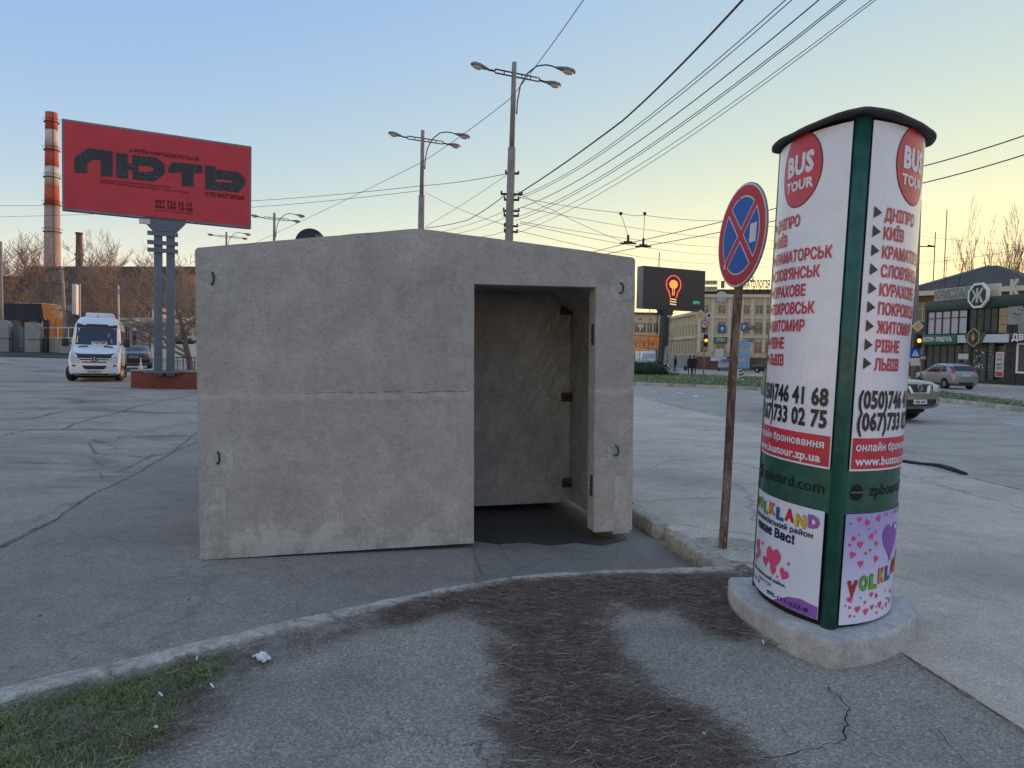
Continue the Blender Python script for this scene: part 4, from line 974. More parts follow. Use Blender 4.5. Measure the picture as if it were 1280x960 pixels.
def wheel(parent, x, y, r, wd, steer=0.0):
    Mx = Matrix.Translation((x, y, r)) @ Matrix.Rotation(steer, 4, 'Z') @ Matrix.Rotation(R(90), 4, 'Y')
    q = MB(); q.lathe([(r * .62, -wd / 2), (r * .93, -wd / 2), (r, -wd / 2 + .03), (r, wd / 2 - .03), (r * .93, wd / 2), (r * .62, wd / 2)], 24, M=Mx); ty = q.build('wheel', M['tyre'], parent)
    q = MB(); q.lathe([(r * .2, -wd / 2 - .012), (r * .62, -wd / 2 + .01), (r * .62, wd / 2 - .01), (r * .2, wd / 2 + .012)], 20, M=Mx)
    for sg in (-1, 1):
        for k in range(6):
            a = k * math.pi / 3; q.box(r * .12, -.03, sg * (wd / 2 + .004), r * .58, .03, sg * (wd / 2 + .016), M=Mx @ Matrix.Rotation(a, 4, 'Z'))
    q.build('rim', M['rim'], ty)
def face_rz(dx, dy): return math.atan2(dx, -dy)      # heading vector -> rz for a body whose front looks to -y

vb = Body([(0, .84, .36, .84), (.03, .91, .28, 1.08), (.16, .965, .26, 1.22), (.55, .985, .26, 1.42), (.95, .99, .26, 1.56), (1.62, .985, .26, 2.42), (1.74, .985, .26, 2.60), (1.95, .98, .26, 2.78), (2.4, .98, .26, 2.88), (6.8, .98, .28, 2.88), (6.92, .95, .34, 2.75)], 6.5, .13, 1.2, 2.9)
vp = G(121, 477.5, 0); van = thing('passenger_van', 'white high-roof passenger van facing the camera in the parking lot', 'van', (vp.x - .1, vp.y, .006), face_rz(.44, -.90))
vb.shell(3).build('body', M['vanwhite'], van)
q = MB(); vb.decal(q, [(-.80, 1.60), (.80, 1.60), (.78, 2.34), (-.78, 2.34)], 'front', .012, 0, 6); q.build('windscreen', M['glass'], van)
q = MB(); vb.decal(q, [(-.80, 2.36), (.80, 2.36), (.79, 2.50), (.45, 2.46), (.40, 2.52), (-.40, 2.52), (-.45, 2.46), (-.79, 2.56)], 'front', .05, 0, 4); q.build('sun_visor', M['blackplastic'], van)
q = MB(); vb.decal(q, [(-.62, 1.02), (-.66, 1.16), (-.86, 1.31), (-.80, 1.24), (-.5, 1.20), (.5, 1.20), (.80, 1.24), (.86, 1.31), (.66, 1.16), (.62, 1.02)], 'front', .014, 0, 4); vb.decal(q, [(-.52, .93), (.52, .93), (.56, .98), (-.56, .98)], 'front', .014); vb.decal(q, [(-.44, .82), (.44, .82), (.49, .87), (-.49, .87)], 'front', .014)
vb.decal(q, [(-.36, .54), (.36, .54), (.47, .70), (-.47, .70)], 'front', .014)
for sg in (-1, 1): vb.decal(q, [(sg * .70, .66), (sg * .82, .66), (sg * .83, .73), (sg * .70, .73)], 'front', .013, 0, 1); vb.decal(q, [(sg * .30, 1.50), (sg * .66, 1.47), (sg * .66, 1.53), (sg * .30, 1.56)], 'front', .01, 0, 2)
vb.decal(q, [(-.82, .29), (.82, .29), (.84, .36), (-.84, .36)], 'front', .02); q.build('grille', M['blackplastic'], van)
for sg in (-1, 1):
    q = MB(); vb.decal(q, [(sg * .53, .80), (sg * .84, .82), (sg * .90, 1.00), (sg * .87, 1.24), (sg * .72, 1.10), (sg * .60, .98)], 'front', .018, 0, 3); q.build('headlight', M['lamp'], van)
q = MB(); ye = vb.front(0, .93) - .03; q.tube([(.115 * math.sin(a), ye, .93 + .115 * math.cos(a)) for a in [2 * math.pi * i / 24 for i in range(25)]], .014, 6, caps=False)
for k in range(3): a = k * 2 * math.pi / 3; q.prism([(.105 * math.sin(a), .93 + .105 * math.cos(a)), (.02 * math.sin(a + 1.05), .93 + .02 * math.cos(a + 1.05)), (.02 * math.sin(a - 1.05), .93 + .02 * math.cos(a - 1.05))], ye - .01, ye + .01, 'y')
em = q.build('emblem', M['chrome'], van); q = MB(); q.tube([(0, ye + .012, .93), (0, ye + .03, .93)], .125, 20); q.build('emblem_backing', M['blackplastic'], van)
q = MB(); vb.decal(q, [(-.27, .39), (.27, .39), (.27, .50), (-.27, .50)], 'front', .03); np_ = q.build('number_plate', M['whitewall'], van)
v, f = text_fit('AP 1860 CT', -.24, .24, .405, .075, .02); q = MB(); yq = vb.front(0, .44) - .035; q.add([(a, yq, b_) for a, b_ in v], f); q.build('lettering', M['ink'], np_)
q = MB(); q.box(-.17, .93, 1.62, .42, .955, 1.80, M=Matrix.Translation((0, -.03, 0)) @ Matrix.Rotation(-R(3), 4, 'X')); ds = q.build('destination_card', M['white'], van)
yc = .90
q = MB(); v, f = text_fit('Хортиця', -.13, .38, 1.66, .10, .05); q.add([(a, .83, b_) for a, b_ in v], f); lt_ = q.build('lettering', M['ink'], ds)
ds.location.y = -.04
q = MB()
for (x0, z0, x1, z1, mm) in ((-.76, 1.68, -.70, 1.98, 0),): vb.decal(q, [(x0, z0), (x1, z0), (x1 - .01, z1), (x0 + .01, z1)], 'front', .016, 0, 1)
q.build('yellow_tag', mat('yellow_plastic', (.7, .6, .05)), van)
q = MB(); vb.decal(q, [(.44, 1.95), (.50, 1.95), (.50, 2.12), (.44, 2.10)], 'front', .016, 0, 1); vb.decal(q, [(.56, 1.68), (.64, 1.66), (.60, 1.88), (.57, 1.86)], 'front', .016, 0, 1); q.build('pennant', mat('faded_pennant', (.45, .22, .15)), van)
q = MB(); q.box(-.52, 2.5, 2.84, .58, 4.2, 3.06, b=.06); q.build('roof_unit', M['vanwhite'], van)
q = MB(); q.tube([(0, 2.05, 2.80), (0, 1.90, 2.98)], .012, 6); q.build('aerial', M['blackplastic'], van)
for sg in (-1, 1):
    q = MB(); vb.decal(q, [(1.45, 1.62), (2.3, 1.62), (2.3, 2.25), (1.9, 2.25)], 'right' if sg > 0 else 'left', .012); 
    for k in range(3): vb.decal(q, [(2.5 + 1.4 * k, 1.6), (3.8 + 1.4 * k, 1.6), (3.8 + 1.4 * k, 2.25), (2.5 + 1.4 * k, 2.25)], 'right' if sg > 0 else 'left', .012)
    q.build('side_window', M['glass'], van)
    q = MB(); q.box(sg * 1.06, 1.10, 1.50, sg * 1.32, 1.26, 1.86, b=.04); q.tube([(sg * .93, 1.25, 1.62), (sg * 1.08, 1.2, 1.66)], .03, 6); q.build('wing_mirror', M['blackplastic'], van)
    for y in (1.0, 5.3):
        q = MB(); vb.decal(q, [(y + .46 * math.cos(a), .36 + .46 * math.sin(a)) for a in [math.pi * i / 10 for i in range(11)]], 'right' if sg > 0 else 'left', .006, 0, 1); q.build('wheel_arch', M['hole'], van)
        wheel(van, sg * .90, y, .36, .24, -.38 if y < 2 else 0)
q = MB(); q.box(-.8, .3, .16, .8, 6.5, .3); q.build('underbody', M['hole'], van)

def car(name, label, cat, loc, rz, st, paint, tum, belt, wy, wr, cab, hw, group=None, tails=True, plate=None, p=5.0, win=None, rearwin=None, front=None):
    root = thing(name, label, cat, loc, rz, group); bd = Body(st, p, tum, belt, max(s_[3] for s_ in st)); bd.shell(3).build('body', paint, root)
    for sg, wn in ((-1, 'left'), (1, 'right')):
        for wp in (win or []):
            q = MB(); bd.decal(q, wp, wn, .008, 0, 2); q.build('side_window', M['glass'], root)
        for y in wy:
            q = MB(); bd.decal(q, [(y + wr * 1.18 * math.cos(a), wr + wr * 1.18 * math.sin(a)) for a in [math.pi * i / 10 for i in range(-1, 12)]], wn, .005, 0, 1); q.build('wheel_arch', M['hole'], root); wheel(root, sg * (hw - .10), y, wr, .2)
    if rearwin: q = MB(); bd.decal(q, rearwin, 'rear', .012, 0, 4); q.build('rear_window', M['glass'], root)
    q = MB(); q.box(-hw * .62, st[0][0] + .3, .24, hw * .62, st[-1][0] - .3, .40); q.build('underbody', M['hole'], root)
    return root, bd
# silver hatchback, rear towards us
hc = D(1180, 485, 45); hp = Vector((hc.x - .044 * 2, 45 + 1.99, 0))
hb, bd = car('parked_hatchback', 'small silver hatchback parked in front of the dark green shop', 'car', (hp.x, hp.y, .004), 0,
    [(0, .60, .32, .62), (.06, .76, .24, .80), (.3, .82, .2, .93), (.95, .845, .2, 1.04), (1.15, .845, .2, 1.12), (1.75, .845, .2, 1.46), (2.1, .845, .2, 1.54), (3.0, .845, .2, 1.54), (3.6, .84, .2, 1.46), (3.86, .83, .22, 1.10), (3.97, .80, .28, .95), (4.0, .72, .34, .80)], M['silver'], .20, .95, (.78, 3.25), .31, None, .845,
    win=[[(1.25, 1.0), (1.95, 1.0), (1.95, 1.40), (1.75, 1.38)], [(2.0, 1.0), (2.75, 1.0), (2.75, 1.42), (2.0, 1.42)], [(2.82, 1.02), (3.35, 1.06), (3.25, 1.36), (2.82, 1.41)]], rearwin=[(-.60, 1.10), (.60, 1.10), (.56, 1.40), (-.56, 1.40)])
hb.rotation_euler.z = face_rz(-.044, .995)
for sg in (-1, 1): q = MB(); bd.decal(q, [(sg * .62, .98), (sg * .78, .98), (sg * .72, 1.36), (sg * .62, 1.36)], 'rear', .02, 0, 2); q.build('tail_light', M['taillamp'], hb)
q = MB(); bd.decal(q, [(-.26, .78), (.26, .78), (.26, .89), (-.26, .89)], 'rear', .02); q.build('number_plate', M['whitewall'], hb); q = MB(); bd.decal(q, [(-.78, .28), (.78, .28), (.8, .42), (-.8, .42)], 'rear', .015); q.build('bumper_trim', M['blackplastic'], hb)
# large off-roader behind the column
sp_ = G(1150, 527, 0); rzs = face_rz(.428, -.903)
sv, bd = car('off_road_car', 'champagne off-road car driving past behind the advertising column', 'car', (0, 0, 0), 0,
    [(0, .80, .42, .78), (.05, .88, .38, 1.02), (.2, .92, .34, 1.10), (1.25, .925, .30, 1.18), (1.45, .925, .3, 1.24), (2.05, .925, .3, 1.70), (2.4, .925, .3, 1.78), (4.2, .925, .3, 1.78), (4.55, .92, .34, 1.60), (4.74, .88, .42, 1.0)], M['beige_car'], .17, 1.1, (.92, 3.75), .38, None, .925, p=6.0,
    win=[[(1.6, 1.2), (2.5, 1.2), (2.5, 1.62), (2.15, 1.62)], [(2.58, 1.2), (3.5, 1.2), (3.5, 1.64), (2.58, 1.64)], [(3.58, 1.22), (4.35, 1.24), (4.25, 1.6), (3.58, 1.64)]])
q = MB(); bd.decal(q, [(-.42, .80), (.42, .80), (.42, 1.02), (-.42, 1.02)], 'front', .012); bd.decal(q, [(-.84, .44), (.84, .44), (.85, .62), (-.85, .62)], 'front', .015, 0, 4); q.build('grille', M['blackplastic'], sv)
q = MB()
for sg in (-1, 1): bd.decal(q, [(sg * .25, .78), (sg * .36, .78), (sg * .50, 1.05), (sg * .38, 1.05)], 'front', .022, 0, 2)
bd.decal(q, [(-.25, .76), (.25, .76), (.25, .80), (-.25, .80)], 'front', .022); q.build('grille_strut', M['chrome'], sv)
ye = bd.front(0, .93) - .035; q = MB(); q.tube([(.085 * math.sin(a), ye, .93 + .085 * math.cos(a)) for a in [2 * math.pi * i / 20 for i in range(21)]], .012, 6, caps=False); q.box(-.11, ye - .012, .915, .11, ye + .01, .945); q.build('emblem', M['chrome'], sv)
for sg in (-1, 1):
    q = MB(); bd.decal(q, [(sg * .54, .84), (sg * .86, .80), (sg * .89, 1.00), (sg * .56, 1.03)], 'front', .018); q.build('headlight', M['lamp'], sv)
    q = MB(); bd.decal(q, [(sg * .66, .50), (sg * .78, .50), (sg * .78, .58), (sg * .66, .58)], 'front', .024, 0, 1); q.build('fog_lamp', M['lamp'], sv)
q = MB(); bd.decal(q, [(-.27, .50), (.27, .50), (.27, .62), (-.27, .62)], 'front', .035); pn = q.build('number_plate', M['white'], sv)
v, f = text_fit('1705 AHT', -.22, .24, .52, .075, .02); q = MB(); q.add([(a, bd.front(0, .56) - .042, b_) for a, b_ in v], f); q.build('lettering', M['ink'], pn)
sc0 = D(1149, 500, 18.9); sv.location = (sc0.x, sc0.y, .004); sv.rotation_euler.z = rzs
# black saloon seen from behind, beyond the van
bp_ = D(172, 459.5, 47); zr = bp_.z
bc, bd = car('parked_saloon', 'black saloon parked between the white van and the billboard posts', 'car', (bp_.x, bp_.y, rise(bp_.x, bp_.y)), 0,
    [(0, .70, .34, .74), (.08, .84, .24, .90), (1.1, .88, .22, 1.02), (1.3, .88, .22, 1.08), (1.95, .88, .22, 1.42), (3.0, .88, .22, 1.45), (3.7, .88, .22, 1.10), (4.3, .87, .24, 1.04), (4.5, .82, .32, .95), (4.55, .74, .4, .8)], M['blackcar'], .22, 1.0, (.85, 3.55), .33, None, .88,
    win=[[(1.6, 1.08), (2.4, 1.08), (2.4, 1.36), (2.0, 1.34)], [(2.5, 1.08), (3.4, 1.1), (3.0, 1.36), (2.5, 1.37)]], rearwin=[(-.66, 1.14), (.66, 1.14), (.52, 1.38), (-.52, 1.38)])
bc.rotation_euler.z = face_rz(-.42, .90)
for sg in (-1, 1): q = MB(); bd.decal(q, [(sg * .56, .78), (sg * .80, .78), (sg * .80, .95), (sg * .60, .95)], 'rear', .02, 0, 2); q.build('tail_light', M['taillamp'], bc)
q = MB(); bd.decal(q, [(-.26, .72), (.26, .72), (.26, .83), (-.26, .83)], 'rear', .02); q.build('number_plate', M['steel'], bc)
q = MB(); bd.decal(q, [(-.72, .36), (.72, .36), (.72, .40), (-.72, .40)], 'rear', .02); q.build('bumper_trim', M['chrome'], bc)
# ------------------------------------------------------------ street lamp poles and overhead wires
def lamp_head(parent, c, d, s_=1.0, lit=True):
    """teardrop luminaire pointing along d"""
    d = Vector(d).normalized(); rot = d.to_track_quat('X', 'Z').to_matrix().to_4x4(); Mx = Matrix.Translation(c) @ rot
    q = MB(); q.loft([[(x * s_, r * s_ * .8 * math.cos(a), r * s_ * .8 * max(-.35, math.sin(a)) * .8) for a in [2 * math.pi * i / 12 for i in range(12)]] for x, r in ((-.08, .03), (.0, .05), (.12, .10), (.30, .15), (.48, .13), (.56, .05))], M=Mx); h = q.build('lamp_head', M['steel'], parent)
    q = MB(); q.sphere((.34 * s_, 0, -.03 * s_), .105 * s_, 0, 12, (1.5, 1.0, .75), M=Mx); q.build('lamp_glass', M['lampglass'], h)
def lamp_pole(px, ptop, Y, zt, label, mats=M['post'], group='lamp poles along the street', curved=True, lean=0.0, sc_=1.0):
    tp = D(px, ptop, Y); zt = tp.z; root = thing('street_lamp', label, 'street lamp', (tp.x - lean, Y, 0), 0, group)
    q = MB(); q.tube([(0, 0, -.1), (lean * .5, 0, zt * .5), (lean * .75, 0, zt * .755)], [.15, .13, .12], 10); q.tube([(lean * .75, 0, zt * .755), (lean, 0, zt)], [.085, .075], 10); q.build('pole', mats, root)
    ax = Vector((math.cos(R(25)), math.sin(R(25)), 0)); zc = zt - .42; L0 = ax * -.62; L1 = ax * .85; c0 = Vector((lean, 0, zc)); up = Vector((0, 0, 1))
    q = MB()
    for dz in (0, .11): q.tube([c0 + L0 + up * dz, c0 + L1 + up * dz], .022, 6)
    for k in range(6): p = c0 + L0.lerp(L1, k / 5); q.tube([p, p + up * .11], .018, 5)
    q.tube([c0 + L0 + up * .05, c0 + L0 - ax * .22 + up * .05], .03, 6); q.tube([c0 + L1 + up * .05, c0 + L1 + ax * .2 + up * .02], .03, 6); q.build('crossarm', M['dark'], root)
    lamp_head(root, c0 + L0 - ax * .22 + up * .06, -ax + up * .12); lamp_head(root, c0 + L1 + ax * .2 + up * .03, ax + up * -.06)
    if curved:
        a2 = Vector((math.cos(R(8)), math.sin(R(8)), 0)); q = MB()
        pts = [c0 + a2 * x + up * z for x, z in ((.10, -1.1), (.12, -.7), (.2, -.25), (.4, .12), (.68, .36), (.95, .42), (1.15, .40), (1.28, .36))]
        q.tube(pts, .022, 7); q.build('curved_arm', M['dark'], root); lamp_head(root, pts[-1], a2 + up * -.18, 1.1)
    return root
lpA = lamp_pole(643, 78, 22, 0, 'tall concrete lamp pole with three lamps nearest the shelter, carrying the bundle of wires', lean=.10)
lpB = lamp_pole(528.5, 163, 29, 0, 'three-lamp concrete pole standing second in the row, above the shelter ridge', lean=.03)
lpC = lamp_pole(343, 266, 46, 0, 'small far lamp pole right of the red billboard edge')
lpD = lamp_pole(283, 290, 58, 0, 'smallest and farthest lamp pole, under the right end of the red billboard')
# insulators and brackets on the pole that carries the wires
xa = D(639, 250, 22).x - lpA.location.x
for py, w_ in ((217, .10), (243, .22), (250, .12), (264, .14), (270, .12), (283, .1), (290, .1)):
    q = MB(); z = D(640, py, 22).z; q.box(xa - w_ - .1, -.05, z - .02, xa + w_ + .12, .05, z + .03); q.tube([(xa - w_ - .08, 0, z), (xa - w_ - .08, 0, z + .10)], .03, 6); q.tube([(xa + w_ + .1, 0, z), (xa + w_ + .1, 0, z + .08)], .03, 6)
    q.build('insulator_bracket', M['dark'], lpA)
def wire(name, label, pts, r=.008, sag=0.0, ext=(0, 0), n=14, cat='wire', group=None):
    P = [Vector(p) for p in pts]
    if ext[0]: P = [P[0] + (P[0] - P[1]) * ext[0]] + P
    if ext[1]: P = P + [P[-1] + (P[-1] - P[-2]) * ext[1]]
    out = []
    for a, c in zip(P[:-1], P[1:]):
        for k in range(n): t_ = k / n; out.append(a.lerp(c, t_) - Vector((0, 0, 4 * sag * t_ * (1 - t_))))
    out.append(P[-1]); q = MB(); q.tube(out, r, 5); return q.build(name, M['wire'], label=label, cat=cat, group=group)
WG = 'overhead wires strung from the lamp poles'
wire('overhead_cable', 'thick black cable running from the nearest lamp pole up over the camera', [D(643, 245, 22), D(778, 151, 14.2), D(930, -2, 9.2)], .017, .05, (0, .8), group=WG)
k = 0
for (y0, x1, Y1, r, nm) in ((247, 984, 9.0, .007, 'first thin wire right of the thick black cable'), (250, 992, 9.2, .007, 'second thin wire right of the thick black cable'), (262, 1026, 9.0, .009, 'third thin wire from the thick cable, running to the top edge of the picture'),
        (272, 1056, 8.9, .007, 'fourth thin wire from the thick cable, one of a close pair'), (276, 1060, 9.1, .007, 'fifth thin wire from the thick cable, lower of a close pair'), (284, 1092, 9.0, .0055, 'sixth faint wire from the thick cable, next to last'), (292, 1097, 9.0, .0055, 'lowest and faintest wire of the bundle rising to the right')):
    wire('overhead_wire', nm, [D(644, y0, 22), D(x1, -2, Y1)], r, .35, (0, .8), group=WG)
wire('overhead_wire', 'thin wire crossing diagonally behind both lamp heads up to the top edge', [D(300, 312, 50), D(527, 203, 29), D(637, 124, 22), D(732, -4, 15)], .010, .06, (1, 1), group=WG)
wire('overhead_wire', 'upper of two wires going left from the nearest lamp pole past the billboard', [D(634, 217, 22), D(528, 232, 25.5), D(315, 251, 32), D(0, 257, 42)], .010, .05, (0, 1), group=WG)
wire('overhead_wire', 'lower wire going left from the second lamp pole behind the billboard', [D(527, 238, 29), D(315, 259, 34), D(0, 271, 44)], .010, .05, (0, 1), group=WG)
wire('overhead_wire', 'thin wire sloping down from the second pole to the nearest pole', [D(531, 240, 29), D(637, 283, 22)], .007, .1, group=WG)
wire('overhead_wire', 'thin wire rising from the foot of the second pole to the nearest pole', [D(532, 283, 29), D(633, 219, 22)], .007, .05, group=WG)
wire('overhead_cable', 'dark sagging cable between the second and the nearest lamp pole', [D(531, 285, 29), D(585, 275, 25), D(631, 244, 22)], .013, .04, group=WG)
wire('overhead_wire', 'upper short wire between the poles just above the shelter roof', [D(545, 291, 28), D(636, 262, 22)], .007, .08, (1, 0), group=WG)
wire('overhead_wire', 'lower short wire between the poles just above the shelter roof', [D(560, 294, 27), D(636, 270, 22)], .007, .08, (1, 0), group=WG)
wire('overhead_wire', 'lowest short wire between the poles, touching the shelter roofline', [D(600, 296, 25), D(636, 287, 22)], .007, .04, (1, 0), group=WG)
TG = 'trolleybus wires over the street'
TA, TB = D(785, 304, 25), D(804, 308, 25.2)
wire('trolley_wire', 'upper trolleybus wire running right above the street behind the column', [TA, D(960, 263, 19), D(1157, 207, 14.6), D(1282, 169, 12.4)], .012, .02, (1, .6), group=TG)
wire('trolley_wire', 'lower trolleybus wire running right above the street behind the column', [TB, D(960, 278, 19.4), D(1157, 228, 15), D(1282, 193, 12.8)], .012, .02, (1, .6), group=TG)
wire('span_wire', 'span wire carrying the two trolleybus hangers', [D(646, 246, 22), D(776, 266, 24), D(806, 269, 24.4), D(900, 276, 26), D(1145, 300, 44)], .008, .05, group=TG)
wire('span_wire', 'thin wire sloping from the nearest pole down to the left trolleybus hanger', [D(646, 238, 22), D(690, 262, 23), TA], .007, .06, group=TG)
for (a, c, lab) in (((652, 259), (960, 300), 'upper faint wire crossing the yellow sky behind the road sign'), ((650, 277), (960, 310), 'middle faint wire crossing the yellow sky behind the road sign'), ((650, 279), (930, 320), 'lower faint wire crossing the yellow sky behind the road sign'), ((646, 288), (900, 330), 'lowest faint wire sagging behind the screen to the right of the shelter')):
    wire('overhead_wire', lab, [D(a[0], a[1], 22), D(c[0], c[1], 40), D(1290, c[1] + 18, 60)], .008, .25, group=TG)
wire('overhead_wire', 'faint wire above the hipped roof, rising to the right edge', [D(1145, 330, 50), D(1290, 309, 44)], .012, .1, (1, .5), group=TG)
wire('overhead_wire', 'faint wire between the street pole and the right edge above the roof', [D(1145, 294, 50), D(1290, 307, 48)], .010, .1, (0, .5), group=TG)
for nm, T, px in (('left', TA, 776), ('right', TB, 806)):
    h = thing('trolley_hanger', 'left one of two trolleybus wire hangers' if nm == 'left' else 'right one of two trolleybus wire hangers', 'wire hanger', T, 0, TG)
    q = MB(); q.box(-.28, -.03, -.03, .28, .03, .02); q.box(-.14, -.04, .02, .14, .04, .07); q.tube([(0, 0, .05), (0, 0, .28)], .045, 6); q.build('insulator', M['dark'], h)
    tp = D(px, 267, 24.4) - T; q = MB(); q.tube([(0, 0, .25), tp], .009, 5); q.sphere(tuple(tp), .06, 0, 8); q.build('suspension_rod', M['wire'], h)

# ------------------------------------------------------------ bare trees
def tree_parts(seed, H=10.0, spread=.42, nmain=6, depth=4, up=.55, r0=.16, trunk=.25, fine=.012, kids=3):
    r2 = random.Random(seed); T = MB(); Cw = MB()
    def branch(p, d, L, r, lev):
        n = 4 if lev < 2 else 3; pts = [p]; dd = d.copy()
        for i in range(n):
            dd = (dd + Vector((r2.uniform(-1, 1), r2.uniform(-1, 1), r2.uniform(-.3, .9) * up)) * (.16 + .05 * lev)).normalized(); pts.append(pts[-1] + dd * L / n)
        rs = [max(fine, r * (1 - .62 * i / n)) for i in range(n + 1)]
        (T if lev == 0 else Cw).tube(pts, rs, 7 if lev == 0 else (5 if lev == 1 else 3), caps=False)
        if lev >= depth: return
        m = nmain if lev == 0 else kids + (1 if lev == depth - 1 else 0)
        for k in range(m):
            t_ = (trunk + (1 - trunk) * (k + r2.random() * .8) / m) if lev == 0 else .25 + .75 * (k + r2.random()) / m
            i = min(n - 1, int(t_ * n)); q0 = pts[i].lerp(pts[i + 1], t_ * n - i); a = r2.uniform(0, 6.28) + k * 2.4
            out = Vector((math.cos(a), math.sin(a), 0)); nd = (dd * (1 - spread) + out * spread + Vector((0, 0, up * .35))).normalized()
            branch(q0, nd, L * r2.uniform(.45, .68), max(fine, r * (.5 if lev == 0 else .55) * (1.1 - .5 * t_)), lev + 1)
    branch(Vector((0, 0, -.2)), Vector((0, 0, 1)), H * .62, r0, 0)
    return T, Cw
TV = []
for sd_, kw in ((1, dict(H=10, spread=.6, nmain=11, trunk=.3, kids=4)), (2, dict(H=11, spread=.55, nmain=12, trunk=.25, kids=4)), (3, dict(H=9, spread=.7, nmain=12, trunk=.15, kids=4, r0=.14)), (4, dict(H=13, spread=.22, nmain=12, trunk=.12, up=.9, r0=.13, kids=3)), (5, dict(H=8, spread=.72, nmain=8, trunk=.28, r0=.2, up=.35, kids=4))):
    a, c = tree_parts(sd_, fine=.016 if sd_ < 5 else .012, **kw); TV.append((a.mesh('trunk', M['bark']), c.mesh('crown', M['twig'])))
def tree(px, pytop, Y, v, label, rz=0.0, group='bare trees behind the parking lot', zb_=None, wide=1.0):
    p = D(px, pytop, Y); z0 = rise(p.x, Y) if zb_ is None else zb_; H = {0: 10, 1: 11, 2: 9, 3: 13, 4: 8}[v]
    root = thing('bare_tree', label, 'tree', (p.x, Y, z0), rz, group); k_ = max(.3, (p.z - z0) / (H * .93)); root.scale = (k_ * wide, k_ * wide, k_ * .95)
    obj('trunk', TV[v][0], root); obj('crown', TV[v][1], root); return root
TL = [(8, 305, 104, 0, 'bushy bare tree at the far left edge behind the lit pole'), (28, 297, 108, 1, 'bare tree catching light left of the striped chimney'), (46, 305, 112, 0, 'bare tree directly left of the striped chimney foot'),
      (84, 318, 120, 2, 'low bare tree between the striped chimney and the small brick one'), (121, 296, 84, 1, 'slim tall bare tree standing alone right of the small brick chimney'), (146, 322, 96, 0, 'bare tree over the van roof, right of the slim tall one'),
      (163, 312, 90, 2, 'wide bare tree between the van and the billboard posts'), (180, 318, 78, 0, 'bare tree just left of the twin billboard posts'), (205, 330, 84, 2, 'bare tree seen between the twin billboard posts'), (228, 322, 70, 1, 'bare tree right of the billboard posts against the brown building'),
      (66, 345, 90, 0, 'lower bare tree behind the leaning pole'), (135, 350, 86, 0, 'lower bare tree behind the white van')]
for i, a in enumerate(TL): tree(*a[:4], a[4], rz=i * 1.3, wide=.8 if i != 4 else .6)
tree(187, 385, 56, 4, 'dark thick-stemmed bare tree behind the black saloon', rz=1.0, wide=.9)
tree(240, 325, 36, 4, 'near dark bare tree with crooked branches reaching from behind the shelter', rz=2.2, zb_=0, wide=1.15)
for i, (px, py, lab) in enumerate([(1216, 306, 'tallest bare poplar above the hipped roof'), (1231, 322, 'lower bare poplar right of the tallest one'), (1250, 318, 'slim bare poplar left of the letter on the parapet'), (1264, 312, 'bare poplar above the letter on the parapet'), (1279, 310, 'bare poplar cut by the right edge of the picture')]):
    tree(px, py, 120, 3, lab, rz=i * 1.1, group='bare poplars behind the shop', zb_=0, wide=.7)

